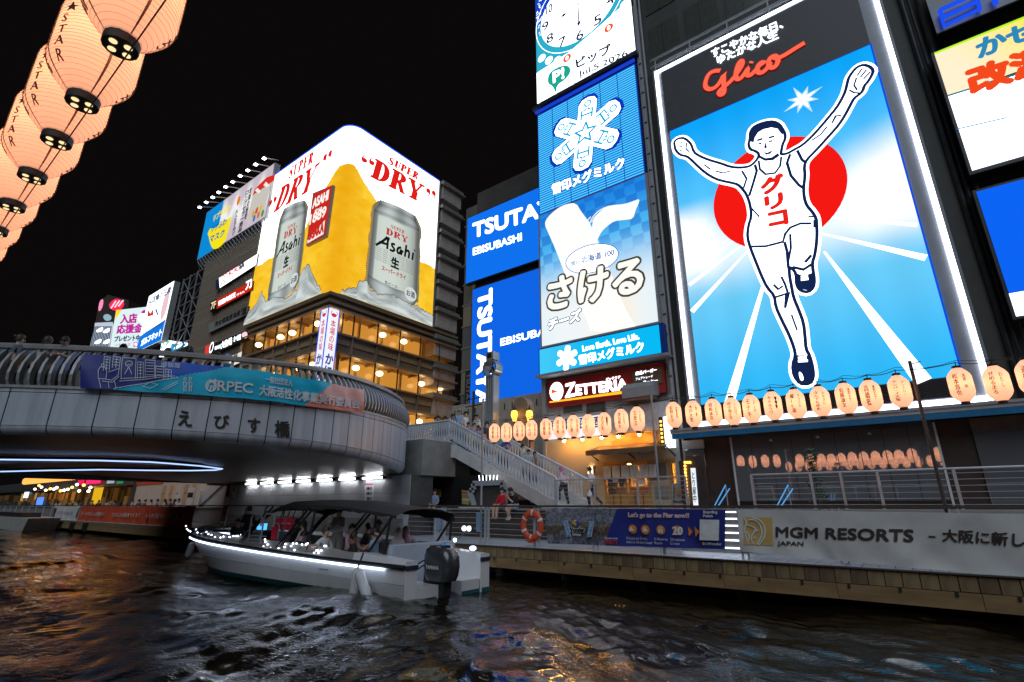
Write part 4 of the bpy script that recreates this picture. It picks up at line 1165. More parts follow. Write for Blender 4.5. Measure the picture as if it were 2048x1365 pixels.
MB().box((KX-2.2, KRY, KZ0-.1), (KX-.03, KRY+.3, KZT)).build('edge_return', M_GREYP, bs)
def serif_letter(ch):
 T, t, s_ = .34, .14, .10       # thick stem, thin, serif height
 R = lambda x0, y0, x1, y1: [(x0, y0), (x1, y0), (x1, y1), (x0, y1)]
 def bowl(x0, xc, y0, y1, w):
  ry = (y1-y0)/2; cy0 = (y0+y1)/2; o = [(x0, y1)]; o2 = []
  outer = [(xc + .40*math.sin(a)*w, cy0 + ry*math.cos(a)) for a in np.linspace(0, math.pi, 14)]
  inner = [(xc + (.40*w-T*.95)*math.sin(a), cy0 + (ry-.08)*math.cos(a)) for a in np.linspace(math.pi, 0, 14)]
  return [(x0, y1)] + outer + [(x0, y0), (x0, y0+.08)] + inner + [(x0, y1-.08)]
 stem = [R(.10, 0, .10+T, 1), R(0, 0, .46, s_), R(0, 1-s_, .46, 1)]
 if ch == 'D': return stem[:1] + [R(0, 0, .3, s_), R(0, 1-s_, .3, 1)] + [bowl(.2, .45, 0, 1, 1.35)]
 if ch == 'P': return stem + [bowl(.2, .50, .46, 1, 1.1)]
 if ch == 'R': return stem + [bowl(.2, .50, .48, 1, 1.05), [(.42, .50), (.66, .50), (.98, .06), (1.06, .06), (1.06, 0), (.74, 0)]]
 if ch == 'U': return [R(.10, .3, .10+T, 1), R(0, 1-s_, .46, 1), R(.78, .3, .88, 1), R(.66, 1-s_, 1, 1), [(.10, .32)] + [(.49 + .39*math.cos(a), .30 + .30*math.sin(a)) for a in np.linspace(math.pi, 2*math.pi, 12)] + [(.78, .32)] + [(.57 + .21*math.cos(a), .30 + .20*math.sin(a)) for a in np.linspace(2*math.pi, math.pi, 12)]]
 if ch == 'E': return stem + [R(.3, 0, .95, .08), R(.3, .92, .95, 1), R(.3, .46, .7, .54), [(.95, .0), (.95, .28), (.84, .08)], [(.95, 1), (.95, .72), (.84, .92)], R(.66, .36, .72, .64)]
 if ch == 'Y': return [R(.38, 0, .38+T, .45), R(.26, 0, .76, s_), [(.02, 1), (.32, 1), (.62, .42), (.44, .36)], [(.84, 1), (.96, 1), (.60, .40), (.52, .46)], R(-.06, 1-s_, .42, 1), R(.70, 1-s_, 1.06, 1)]
 if ch == 'S':
  p = [(.86, .76), (.80, .90), (.62, .965), (.42, .955), (.24, .86), (.22, .70), (.36, .58), (.62, .46), (.76, .32), (.72, .13), (.54, .04), (.34, .04), (.18, .12), (.12, .26)]
  w = [.05, .06, .09, .13, .2, .25, .27, .27, .25, .2, .13, .09, .06, .05]; L, Rr = [], []
  for i in range(len(p)):
   a, b = p[max(0, i-1)], p[min(len(p)-1, i+1)]; d = Vector((b[0]-a[0], b[1]-a[1])).normalized(); n_ = Vector((-d.y, d.x))*w[i]/2
   L.append((p[i][0]+n_.x, p[i][1]+n_.y)); Rr.append((p[i][0]-n_.x, p[i][1]-n_.y))
  return [L + Rr[::-1], R(.80, .66, .88, .98), R(.10, .02, .18, .36)]
 if ch in '"':
  o = []
  for x0 in (0, .5):
   o.append([(x0+.2+.2*math.cos(a), .75+.22*math.sin(a)) for a in np.linspace(0, 6.28, 12)][:-1]); o.append([(x0+.38, .75), (x0+.40, .6), (x0+.30, .35), (x0+.1, .2), (x0+.24, .42), (x0+.26, .6)])
  return o
 return []
def serif_text(B, word, quad, mat, parent, out, gap=.12, ital=0.0, wid=None):
 """quad: bl, br, tl in photo pixels"""
 q = [Vector(B.uv(*p)) for p in quad]; a, b = q[1]-q[0], q[2]-q[0]
 n_ = len(word); cw = 1/(n_ + gap*(n_-1))
 for i, ch in enumerate(word):
  mb = MB()
  for k, poly in enumerate(serif_letter(ch)):
   pts = []
   for x, y in poly:
    X = (i*(1+gap) + x)*cw; w = q[0] + a*X + b*y + a.normalized()*(ital*y*b.length); pts.append(B.P(w, out + k*.002))
   mb.poly(pts)
   for d in (Vector((.05, .02)), Vector((-.05, -.02)), Vector((0, .04))): mb.poly([p + B.u*d.x + Vector((0, 0, d.y)) for p in pts])
  mb.build('letter', mat, parent)
def quotes(B, quad, mat, parent, out, flip):
 q = [Vector(B.uv(*p)) for p in quad]; a, b = q[1]-q[0], q[2]-q[0]; mb = MB()
 for k, poly in enumerate(serif_letter('"')):
  pts = [B.P(q[0] + a*((1-x) if flip else x) + b*((1-y) if flip else y), out + k*.002) for x, y in poly]; mb.poly(pts)
 mb.build('quotation_mark', mat, parent)
RB = emit('E0201A', 1.0)
def C2(*pts): return [(480 + x/3.102, 230 + y/3.102) for x, y in pts]
serif_text(BRF, 'SUPER', C2((912,302), (1096,403), (925,260)), RB, bs, .1, .14)
serif_text(BRF, 'DRY', C2((805,385), (1112,545), (838,272)), RB, bs, .1, .10)
quotes(BRF, C2((738,290), (832,322), (742,222)), RB, bs, .1, True); quotes(BRF, C2((1148,520), (1216,548), (1152,448)), RB, bs, .1, False)
serif_text(BLF, 'SUPER', C2((303,402), (452,300), (312,335)), RB, bs, .1, .14, .12)
serif_text(BLF, 'DRY', C2((210,612), (440,470), (254,458)), RB, bs, .1, .10, .12)
quotes(BLF, C2((176,582), (232,538), (186,500)), RB, bs, .1, True); quotes(BLF, C2((508,345), (572,300), (524,250)), RB, bs, .1, False)
def can(B, ctop, cbot, xl_t, xr_t, xl_b, xr_b, parent, side):
 """B board, pixel corners of the can"""
 q = [Vector(B.uv(*p)) for p in (xl_b, xr_b, xr_t, xl_t)]
 def fn(u, v):
  sh = .30 + .62*np.exp(-((u-.30)/.20)**2) + .40*np.exp(-((u-.78)/.16)**2); sh *= (1-.55*sstep(.86, 1.0, u))*(1-.45*sstep(.12, 0, u))
  base = np.asarray(hexc('C9D2D2'))*np.clip(sh, .12, 1.05)[..., None]
  lab = ((v > .12) & (v < .83) & (u > .08) & (u < .92)).astype(float)
  lb = np.asarray(hexc('CED8CF'))*np.clip(.75+.3*np.exp(-((u-.35)/.35)**2), 0, 1)[..., None]*(1-.35*sstep(.75, .95, u))[..., None]
  c = base*(1-lab[..., None]) + lb*lab[..., None]
  rim = np.exp(-((v-.855)/.012)**2) + np.exp(-((v-.115)/.01)**2); c *= (1-.45*rim)[..., None]
  c = c*(1-.4*sstep(.90, .96, v)[..., None]*(1-sstep(.96, .97, v))[..., None])
  return c
 nx_, ny_ = 40, 60
 us, vs = np.meshgrid(np.linspace(0, 1, nx_), np.linspace(0, 1, ny_)); rgb = fn(us, vs)
 inset = .085*sstep(.86, .96, vs) + .05*sstep(.06, 0, vs)
 up = .5 + (us-.5)*(1-2*inset); bow = -.035*(1-(2*us-1)**2)
 vv = vs + bow*(1-vs) + .02*(1-(2*us-1)**2)*vs
 P_ = [(1-up)*(1-vv), up*(1-vv), up*vv, (1-up)*vv]
 Au = sum(P_[i]*q[i].x for i in range(4)); Av = sum(P_[i]*q[i].y for i in range(4))
 V = [tuple(B.P((Au[j, i], Av[j, i]), .06)) for j in range(ny_) for i in range(nx_)]
 idx = np.arange(nx_*ny_).reshape(ny_, nx_); f = np.stack([idx[:-1, :-1], idx[:-1, 1:], idx[1:, 1:], idx[1:, :-1]], -1).reshape(-1, 4)
 me = bpy.data.meshes.new('beer_can'); me.from_pydata(V, [], f.tolist())
 at = me.color_attributes.new('Col', 'FLOAT_COLOR', 'POINT'); c4 = np.ones((nx_*ny_, 4), np.float32); c4[:, :3] = rgb.reshape(-1, 3); at.data.foreach_set('color', c4.ravel())
 o = finish('beer_can', me, emit_attr('can_print', 1.0), parent)
 def T(x, y): # can coords -> uv
  w = [(1-x)*(1-y), x*(1-y), x*y, (1-x)*y]; return (sum(w[i]*q[i].x for i in range(4)), sum(w[i]*q[i].y for i in range(4)))
 rr = random.Random(side)
 ed = [T(-.035+rr.uniform(-.03, .0), y) for y in np.linspace(.05, .9, 16)] + [T(.06, .985), T(.5, 1.02), T(.94, .985)] + [T(1.035+rr.uniform(0, .03), y) for y in np.linspace(.9, .05, 16)]
 B.poly('can_edge', ed, emit('8A8468', .8), o, out=.045, px=False)
 def tx(s, x0, y0, x1, y1, m, b=.03, it=0.0): B.text(s, T(x0, y0), T(x1, y0), T(x0, y1), m, o, out=.085, px=False, bold=b, italic=it)
 KB = emit('16161A', 1);
 def st(word, x0, y0, x1, y1):
  qq = [Vector(T(x0, y0)), Vector(T(x1, y0)), Vector(T(x0, y1))]; a, b = qq[1]-qq[0], qq[2]-qq[0]; n_ = len(word); cw = 1/(n_+.12*(n_-1))
  mb = MB()
  for i, ch in enumerate(word):
   for k, poly in enumerate(serif_letter(ch)): mb.poly([B.P(qq[0] + a*(i*1.12+x)*cw + b*y, .085+k*.002) for x, y in poly])
  mb.build('lettering', emit('B83A3A', 1), o)
 st('SUPER', .36, .735, .66, .775); st('DRY', .27, .645, .74, .72)
 A_ = {'A': ([(.0, .0), (.16, .55), (.24, 1.0), (.26, .5), (.27, .05)], [(.06, .32), (.26, .40)]), 's': ([(.44, .62), (.36, .6), (.37, .42), (.45, .28), (.42, .08), (.33, .1)],),
   'a': ([(.60, .6), (.52, .48), (.51, .15), (.58, .1), (.62, .55), (.62, .05)],), 'h': ([(.72, .95), (.72, .05)], [(.72, .45), (.78, .62), (.82, .5), (.82, .05)]), 'i': ([(.92, .62), (.92, .05)], [(.94, .78), (.96, .84)])}
 mb = MB()
 for ls_ in A_.values():
  for l in ls_:
   pts = [T(.09 + .84*(x + .03*y), .475 + .155*y) for x, y in l]; k_ = len(pts); w0 = (Vector(T(.5, .5))-Vector(T(.0, .5))).length*.085
   B.stroke(smoothc(pts, 1, False), w0, .086 + len(mb.v)*1e-5, px=False, mb=mb)
 mb.build('brush_lettering', KB, o)
 for k in range(7): tx('DRAFT BEER TASTE SUPER DRY BREWED', .10, .455-.022*k, .90, .466-.022*k, emit('4A5254', 1), 0)
 B.poly('label_patch', [T(.40, .30), T(.60, .30), T(.60, .43), T(.40, .43)], emit('C4CEC6', .95), o, out=.091, px=False)
 tx('生', .42, .315, .58, .425, KB, .06);
 B.text('生', T(.42, .315), T(.58, .315), T(.42, .425), KB, o, out=.096, px=False, bold=.05)
 tx('スーパードライ', .24, .235, .74, .285, emit('B02A34', 1), .04)
 tx('生ビール', .32, .105, .58, .14, emit('3A4044', 1), .02)
 B.poly('roundel', [T(.86+.13*math.cos(t), .105+.075*math.sin(t)) for t in np.linspace(0, 6.28, 20)][:-1], emit('D2DADA', 1), o, out=.088, px=False)
 B.text('お酒', T(.77, .075), T(.95, .075), T(.77, .14), KB, o, out=.094, px=False, bold=.02)
 return o
can(BRF, None, None, *C2((838,515), (1112,640), (785,1065), (1092,1190)), bs, 1)
can(BLF, None, None, *C2((262,590), (422,525), (172,1190), (360,1068)), bs, 2)
def ice_fn(u, v):
 n = noise2(u, v, 21, 5, 6); n2 = noise2(u, v, 8, 4, 12)
 c = mixa(hexc('96A09E'), hexc('DDE6E4'), np.clip((n-.3)*2.2, 0, 1)); return c*(.8+.35*n2)[..., None]
def ice(B, top, bot_fn, parent, seed):
 """polygon between ragged top line (px) and the sign's foot"""
 uvt = [Vector(B.uv(*p)) for p in top]
 rr = random.Random(seed); fine = []
 for a, b in zip(uvt[:-1], uvt[1:]):
  for i in range(6): t = i/6; fine.append(a.lerp(b, t) + Vector((0, rr.uniform(-.12, .16))))
 fine.append(uvt[-1])
 nx_, ny_ = len(fine), 26; V = []; C = []
 us, vs = np.meshgrid(np.linspace(0, 1, nx_), np.linspace(0, 1, ny_));
 for j in range(ny_):
  for i, p in enumerate(fine): V.append(tuple(B.P((p.x, KZ0 + (p.y-KZ0)*j/(ny_-1)), .12)))
 rgb = ice_fn(us, vs*.6)
 idx = np.arange(nx_*ny_).reshape(ny_, nx_); f = np.stack([idx[:-1, :-1], idx[:-1, 1:], idx[1:, 1:], idx[1:, :-1]], -1).reshape(-1, 4)
 me = bpy.data.meshes.new('ice_print'); me.from_pydata(V, [], f.tolist())
 at = me.color_attributes.new('Col', 'FLOAT_COLOR', 'POINT'); c4 = np.ones((nx_*ny_, 4), np.float32); c4[:, :3] = rgb.reshape(-1, 3); at.data.foreach_set('color', c4.ravel())
 finish('ice_print', me, emit_attr('ice_print', .95), parent)
 B.stroke([tuple(p) for p in fine], .12, .115, px=False).build('ice_outline', emit('5A5A50', .8), parent)
ice(BLF, C2((30,1290), (60,1225), (105,1180), (140,1100), (165,1160), (230,1130), (300,1140), (360,1085), (375,1010), (400,960), (430,925), (450,985), (490,1060), (510,1090)), None, bs, 1)
ice(BRF, C2((625,1095), (680,1080), (720,1075), (740,1030), (780,1030), (800,1080), (860,1120), (930,1120), (1000,1150), (1060,1185), (1100,1190), (1130,1215), (1192,1250)), None, bs, 2)
pq = thing('brewery_plaque', 'red and white plaque standing proud of the yellow beer sign', 'sign', tuple(BLF.hit(*C2((500,810))[0])))
PQ = C2((435,815), (545,755), (590,450), (475,500))
BLF.slab('rim', [(p[0]+(.8 if i in (1, 2) else -.8)*2, p[1]+(2 if i < 2 else -2)) for i, p in enumerate(PQ)], M_GREYP, pq, out=.35, thick=.3)
BLF.poly('face', PQ, emit('D42A20', .9), pq, out=.36)
BLF.poly('white_field', C2((440,785), (548,655), (540,745), (437,808))[0:1] + C2((548,660), (538,748), (437,806)), emit('F4F0EA', 1), pq, out=.37)
for s_, bl, br_, tl_, m in (('ASAHI', (470,590), (565,535), (478,532), 'FFF4EC'), ('since', (485,612), (530,590), (486,596), 'FFF4EC'), ('1889', (452,690), (550,635), (460,630), 'FFF4EC'), ('OSAKA', (443,790), (537,735), (448,728), 'C82A22')):
 BLF.text(s_, *C2(bl, br_, tl_), emit(m, 1.05), pq, out=.385, bold=.06)
vs_ = thing('crab_restaurant_sign', 'tall white lit sign box with blue and red brush lettering at the corner', 'sign', (KX+.3, KY-.3, 12))
zt_ = onY(655, 612, KY-1.2).z; zb_ = zt_-8.6
cxk, cyk = onY(655, 640, KY-1.0).x, KY-1.0
MB().box((cxk-1.15, cyk+.02, zb_), (cxk-.02, cyk+1.1, zt_)).build('case', M_GREYP, vs_)
BV1 = Board((0, cyk), 0); BV2 = Board((cxk, 0), 90)
MB().box((cxk-1.13, cyk, zb_+.05), (cxk-.04, cyk+.019, zt_-.05)).build('face', emit('F2F4FC', 1.02), vs_)
MB().box((cxk-.019, cyk+.05, zb_+.05), (cxk, cyk+1.08, zt_-.05)).build('face', emit('F2F4FC', 1.02), vs_)
for p, q in (((cxk-.01, cyk-.01), 0), ((cxk-1.14, cyk-.01), 0), ((cxk+.0, cyk+1.09), 0)): MB().beam((p[0], p[1], zb_), (p[0], p[1], zt_), .07).build('edge_tube', emit('2A50E8', 1.0), vs_)
for B, s0 in ((BV1, cxk-1.13), (BV2, cyk+.05)):
 B.poly('crab_mark', ell(s0+.52, zt_-.62, .26, .18, 12), emit('D0304A', 1), vs_, out=.012, px=False)
 mb = MB(); B.stroke([(s0+.3, zt_-.6), (s0+.22, zt_-.4), (s0+.32, zt_-.25)], .06, .013, px=False, mb=mb); B.stroke([(s0+.76, zt_-.6), (s0+.84, zt_-.4), (s0+.74, zt_-.25)], .06, .0135, px=False, mb=mb); mb.build('crab_claw', emit('D0304A', 1), vs_)
 B.text(vertical('本場の味'), (s0+.3, zt_-3.9), (s0+.78, zt_-3.9), (s0+.3, zt_-1.05), emit('D0305A', 1), vs_, out=.014, bold=.003, px=False)
 B.text(vertical('かに道楽'), (s0+.16, zt_-8.3), (s0+.92, zt_-8.3), (s0+.16, zt_-4.2), emit('1A3C9A', 1), vs_, out=.014, bold=.008, px=False)
# == store with two big blue screens
ty = 30.0
BT = Board((0, ty), 0)
tb = thing('glass_store_building', 'store building with two large blue screens and a glass stair tower', 'building', (-22, ty+.4, 5.0))
M_TG = pm('store_glass', (.12, .12, .11), .15, .1, var=.15, bump=0)
MB().box((-27.3, ty+.45, 5.0), (-16.7, ty+12, 29.6)).build('wall', M_FACADE, tb)
for k in range(11):
 z = 7.0 + 2.0*k
 MB().box((-29.3, ty+1.0, z), (-27.3, ty+6, z+.12)).build('floor_slab', M_CONC, tb)
 for j in range(2):
  MB().box((-29.2+j*.95, ty+1.06, z+.14), (-28.3+j*.95, ty+1.10, z+1.98)).build('pane', glow_glass('stair_pane_%d' % ((k*2+j) % 3), ('3A3A34', '55503E', '2E3034')[(k*2+j) % 3], .5, base=(.1, .1, .09)), tb)
MB().box((-29.2, ty+1.5, 5), (-27.35, ty+6, 29.2)).build('stair_core', M_CONC_D, tb)
BLU = emit('0F6FEA', 1.05); BLU2 = emit('0E62E0', 1.05)
s1 = thing('upper_blue_screen', 'upper blue screen with white store name slanting behind the clock tower', 'screen', (-22.5, ty, 20.5))
zt1, zb1 = 27.0, 20.55
MB().box((-28.05, ty+.02, zb1-.1), (-16.6, ty+.42, zt1+.1)).build('case', M_DARKMET, s1)
BT.poly('display', [(-28.0, zb1), (-16.7, zb1), (-16.7, zt1), (-28.0, zt1)], BLU, s1, out=.02, px=False)
WT = emit('FFFFFF', 1.25)
BT.text('TSUTAYA', (947,476), (1140,417), (947,448), WT, s1, out=.05, bold=.06)
BT.text('EBISUBASHI', (947,511), (1044,481), (947,497), WT, s1, out=.05, bold=.05)
s2 = thing('lower_blue_screen', 'tall lower blue screen with the store name running down its edge', 'screen', (-22, ty, 9.2))
zt2, zb2 = 19.75, 9.3
MB().box((-27.2, ty+.02, zb2-.1), (-16.6, ty+.42, zt2+.1)).build('case', M_DARKMET, s2)
BT.poly('display', [(-27.15, zb2), (-16.7, zb2), (-16.7, zt2), (-27.15, zt2)], BLU2, s2, out=.02, px=False)
def side_text(B, s, x0, x1, ztop, zbot, mat, parent, out, bold):
 co, faces, asp = text_geom(s, 3); V = []; Fs = []
 offs = [(0, 0)] + [(math.cos(i*math.pi/4)*bold, math.sin(i*math.pi/4)*bold) for i in range(8)]
 for k, (dx, dz) in enumerate(offs):
  b = len(V); V += [tuple(B.P((x0 + (x1-x0)*c[1]+dx, ztop + (zbot-ztop)*c[0]+dz), out + k*.001)) for c in co]; Fs += [tuple(b+i for i in f) for f in faces]
 me = bpy.data.meshes.new('lettering'); me.from_pydata(V, [], Fs); return finish('lettering', me, mat, parent)
side_text(BT, 'TSUTAYA', BT.uv(957, 600)[0]+.05, BT.uv(985, 600)[0]-.05, BT.uv(970, 580)[1]-.1, BT.uv(970, 818)[1], WT, s2, .05, .10)
BT.text('EBISUBASHI', (1002,692), (1130,660), (1002,678), WT, s2, out=.05, bold=.05)
vb_ = thing('hanging_name_banner', 'dark vertical banner with pale store name beside the glass stair tower', 'banner', (-27.9, ty+.6, 9))
BN = Board((0, ty+.55), 0); xx = BN.uv(936, 800)[0]
MB().box((xx-.4, ty+.56, BN.uv(930, 828)[1]), (xx+.35, ty+.66, BN.uv(930, 742)[1])).build('cloth', pm('banner_black', (.03, .028, .028), .7), vb_)
side_text(BN, 'TSUTAYA', xx-.2, xx+.18, BN.uv(930, 748)[1], BN.uv(930, 822)[1], pm('banner_grey', (.35, .33, .3), .6), vb_, .012, .012)
# == signs at the right edge of the picture
rb = thing('right_hand_building', 'dark building at the right edge carrying yellow and blue signs', 'building', (9, 25.4, PROM_Z))
MB().box((3.7, 25.3, 5.2), (16, 40, 40)).build('wall', M_FACADE, rb)
for k, x in enumerate((3.75, 3.98, 4.25)): MB().tube([(x-.2, 25.0, 5.2), (x-.2, 25.0, 38)], (.09, .06, .08)[k], 6).build('drain_pipe', M_DARKMET, rb)
nn = thing('blue_neon_character', 'blue neon tube character above the yellow sign', 'neon sign', (5.5, 24.5, 22))
def neon(pts, m, p, r=.09): MB().tube([BW.hit(*q, .1) for q in pts], r, 6).build('tube', m, p)
NB = emit('1A4CE8', 1.1)
neon([(1880,20), (1888,52), (1960,18), (1950,-18)], NB, nn); neon([(1884,36), (1952,4)], NB, nn); neon([(1880,20), (1946,-10)], NB, nn)
neon([(1985,-12), (1992,8)], NB, nn)
MB().box((4.3, 24.62, 21.6), (9.5, 24.72, 25)).build('backing', M_FRAME, nn); MB().beam((4.6, 24.72, 21.7), (4.6, 25.3, 21.7), .1).build('stay', M_DARKMET, nn)
yl = thing('yellow_sign', 'bright yellow and white lit sign with red and blue characters', 'sign', (7, 24.5, 14.6))
yx0, yx1, yz0, yz1 = 4.0, 11.5, 14.68, 20.55
MB().box((yx0-.1, 24.5, yz0-.15), (yx1, 25.2, yz1+.1)).build('case', M_DARKMET, yl)
BW.raster('face', [(yx0, 18.3), (yx1, 18.3), (yx1, yz1), (yx0, yz1)], 40, 20, lambda u, v: mixa(hexc('FFE9C8'), hexc('FFE23A'), sstep(.15, .8, u*1.2+v*.2)), 1.1, yl, out=.02, px=False)
BW.poly('white_field', [(yx0, yz0), (yx1, yz0), (yx1, 18.3), (yx0+4, 18.12), (yx0+1.6, 18.2), (yx0, 18.32)], emit('F8F8F4', 1.25), yl, out=.03, px=False)
BW.stroke([(yx0, 18.32), (yx0+1.6, 18.2), (yx0+4, 18.12)], .08, .035, px=False).build('divider', emit('14788C', 1), yl)
BW.stroke([(1914,259), (2014,236)], .05, .035).build('blue_rule', emit('2A78B8', 1), yl)
BW.text('かぜ', (1958,118), (2080,70), (1952,84), emit('2A8ABE', 1), yl, out=.04, bold=.06)
BW.text('改源', (1945,190), (2120,135), (1932,142), emit('F0481C', 1.05), yl, out=.04, bold=.07)
ylE = BW.stroke([(yx0, yz1), (yx1, yz1)], .1, .04, px=False); ylE.build('edge_light', emit('B8F020', 1.1), yl)
bl_ = thing('blue_white_sign', 'lit blue sign with white rounded shape at the right edge', 'sign', (7, 24.5, 8.6))
MB().box((3.82, 24.5, 8.5), (11.5, 25.2, 13.85)).build('case', M_DARKMET, bl_)
BW.poly('face', [(3.92, 9.5), (11.4, 9.5), (11.4, 13.75), (3.92, 13.75)], emit('0C62F0', 1.05), bl_, out=.02, px=False)
BW.poly('white_band', [(3.92, 8.6), (11.4, 8.6), (11.4, 9.48), (3.92, 9.48)], emit('F0F4FA', 1.2), bl_, out=.02, px=False)
BW.poly('white_shape', smoothc([(5.05, 11.0), (5.05, 12.2), (5.6, 12.6), (8, 12.6), (8, 9.8), (5.2, 9.9)], 2), emit('FFFFFF', 1.3), bl_, out=.03, px=False)
# == tenant building left of the beer sign
def C3(*pts): return [(160 + x/2.967, 280 + y/2.967) for x, y in pts]
tn = thing('tenant_building', 'finned brown building stacked with tenant sign boxes left of the beer sign', 'building', (-64, 25, 1.9))
M_FIN = pm('facade_fin', (.46, .36, .27), .5, 0, var=.15, bump=.05)
MB().box((-71.6, 25.0, 1.9), (-56.4, 45, 41)).build('wall', pm('tenant_wall', (.20, .15, .11), .6, var=.2), tn)
fin = None
for k in range(34):
 x = -71.3 + k*.44
 if fin is None: fin = MB().box((x, 24.62, 14), (x+.12, 25.0, 35)).build('fin', M_FIN, tn)
 else: c = fin.copy(); COL.objects.link(c); c.location.x += k*.44
for z in (17.0, 20.6, 24.2, 27.8, 31.4): MB().box((-71.5, 24.7, z), (-56.5, 24.99, z+.25)).build('floor_band', M_FIN, tn)
for k in range(5):      # outside stair landings on the left edge
 z = 15.5 + k*3.9
 MB().box((-73.0, 25.4, z), (-71.6, 29, z+.2)).build('stair_landing', M_CONC, tn)
 MB().beam((-72.9, 25.4, z+.2), (-71.7, 25.4, z+3.7), .16).build('stair_flight', M_CONC, tn)
 MB().box((-73.0, 25.35, z), (-72.85, 25.5, z+3.9)).build('stair_post', M_CONC, tn)
rbd = thing('roof_billboard', 'long floodlit roof billboard, blue at its left end and pale beyond', 'billboard', (-64, 24.2, 34.3))
MB().box((-73.3, 24.2, 34.3), (-54.8, 24.9, 41.9)).build('case', M_GREYP, rbd)
BRO = Board((0, 24.2), 0)
BRO.poly('blue_field', [(-73.2, 34.4), (-68.0, 34.4), (-68.0, 41.8), (-73.2, 41.8)], emit('0C8AD6', 1.0), rbd, out=.02, px=False)
BRO.raster('pale_field', [(-68.0, 34.4), (-54.9, 34.4), (-54.9, 41.8), (-68.0, 41.8)], 50, 30, lambda u, v: mixa(hexc('C6B9C4'), hexc('F2F2F2'), np.clip(np.exp(-((v-.55-.15*np.sin(u*25))/.22)**2)*1.1, 0, 1)), 1.0, rbd, out=.02, px=False)
YE = emit('F2E018', 1.05)
BRO.poly('yellow_mask', smoothc(C3((757,560), (775,520), (800,530), (850,480), (880,470), (898,450), (897,480), (880,540), (870,590), (830,640), (790,652), (772,610), (765,570)), 2), YE, rbd, out=.035)
BRO.text('リブラボの', *C3((790,485), (888,418), (800,445)), YE, rbd, out=.035, bold=.05)
BRO.text('リブふわ', *C3((778,552), (868,500), (786,512)), emit('0C6AB0', 1), rbd, out=.045, bold=.04)
BRO.text('マスク', *C3((770,610), (855,570), (778,570)), emit('0C6AB0', 1), rbd, out=.045, bold=.05)
GB = emit('222428', 1)
BRO.text(vertical('大人女子向け'), *C3((903,572), (920,560), (925,420)), GB, rbd, out=.035, bold=.006)
BRO.text(vertical('ロングセラー商品'), *C3((938,553), (960,540), (985,310)), GB, rbd, out=.035, bold=.006)
BRO.text(vertical('笑顔の秘密'), *C3((975,475), (990,465), (1010,290)), GB, rbd, out=.035, bold=.006)
BRO.poly('orange_disc', ell(*BRO.uv(*C3((943,360))[0]), .45, .7, 14), emit('E87A1C', 1), rbd, out=.035, px=False)
BRO.poly('tin', C3((1000,490), (1090,430), (1150,215), (1030,320), (1000,440)), emit('C8C4BC', 1), rbd, out=.033)
BRO.polys('tin_stripe', [C3((1025,330), (1155,240), (1158,205), (1110,222), (1040,290))], emit('D83028', 1), rbd, out=.037)
BRO.polys('tin_stripe', [C3((1040,300), (1060,318), (1075,306), (1055,284)), C3((1090,270), (1112,283), (1128,270), (1105,248))], emit('F4ECE4', 1), rbd, out=.041)
for k, (x, y, c) in enumerate(((1030, 440, 'E8A83C'), (1050, 420, 'D85A30'), (1075, 405, 'E8C030'), (1035, 465, '4A80C0'), (1060, 445, 'E87048'), (1085, 435, '50A050'))):
 BRO.poly('printed_biscuit', ell(*BRO.uv(*C3((x, y))[0]), .35, .5, 10), emit(c, .9), rbd, out=.042, px=False)
mb = MB()
for k in range(24):
 x = -73.2 + k*.78; mb.beam((x, 24.25, 34.25), (x+.78, 24.85, 33.0), .07).beam((x, 24.25, 34.25), (x, 24.85, 33.0), .07)
mb.beam((-73.2, 24.85, 33.0), (-55, 24.85, 33.0), .1)
stuff(mb.build('truss', M_STEEL, rbd))
heads = [(399,413), (412,403), (425,393), (437,383), (451,372), (465,362), (480,350), (495,339), (511,327), (528,315)]
for k, (x, y) in enumerate(heads):
 p = onY(x, y, 21.6); q = onY(x+29, y+9, 24.3); q.z = 41.95
 ordn = ('first', 'second', 'third', 'fourth', 'fifth', 'sixth', 'seventh', 'eighth', 'ninth', 'tenth')[k]
 t = thing('billboard_lamp', 'small bright floodlight on a long arm, %s from the left above the roof billboard' % ordn, 'lamp', tuple(q), 'floodlights above the roof billboard')
 MB().tube([q, p], .05, 5).build('arm', M_STEEL, t)
 MB().box((p.x-.28, p.y-.12, p.z-.05), (p.x+.2, p.y+.25, p.z+.2)).build('housing', M_DARKMET, t)
 MB().box((p.x-.25, p.y-.1, p.z-.11), (p.x+.17, p.y+.22, p.z-.051)).build('lens', emit('E8F0FF', 14.0), t)
BTN = Board((0, 24.3), 0)
def tenant(name, label, quad, face, items, k=1.05, thick=.5):
 q = C3(*quad); t = thing(name, label, 'sign', tuple(BTN.hit(*q[3])))
 BTN.slab('case', q, M_DARKMET, t, out=-.02, thick=thick)
 BTN.poly('face', q, face, t, out=.01)
 for s_, bl, br_, tl_, m, b in items: BTN.text(s_, *C3(bl, br_, tl_), m, t, out=.03, bold=b)
 return t
RD, WH = emit('D83A2A', 1), emit('FFFFFF', 1.3)
t = tenant('tenant_sign', 'white lit tenant sign with red and black lettering, topmost of the sign boxes', ((825,820), (1055,675), (1045,740), (830,878)), emit('F4F4F6', 1.1),
 [('鍋', (945,775), (975,755), (946,738), GB, .04), ('和和', (880,815), (942,778), (882,780), RD, .04), ('じゃぶじゃぶ', (982,752), (1045,712), (982,732), GB, .0), ('全席個室', (985,772), (1030,745), (985,756), GB, .0)])
for x in (846, 866): BTN.stroke(ell(*BTN.uv(*C3((x, 828-.62*(x-846)))[0]), .42, .55, 14), .16, .03, px=False, closed=True).build('printed_ring', emit('E8703A', 1), t)
BTN.poly('end_panel', C3((805,835), (824,822), (828,880), (806,892)), emit('20283C', .8), t, out=.015)
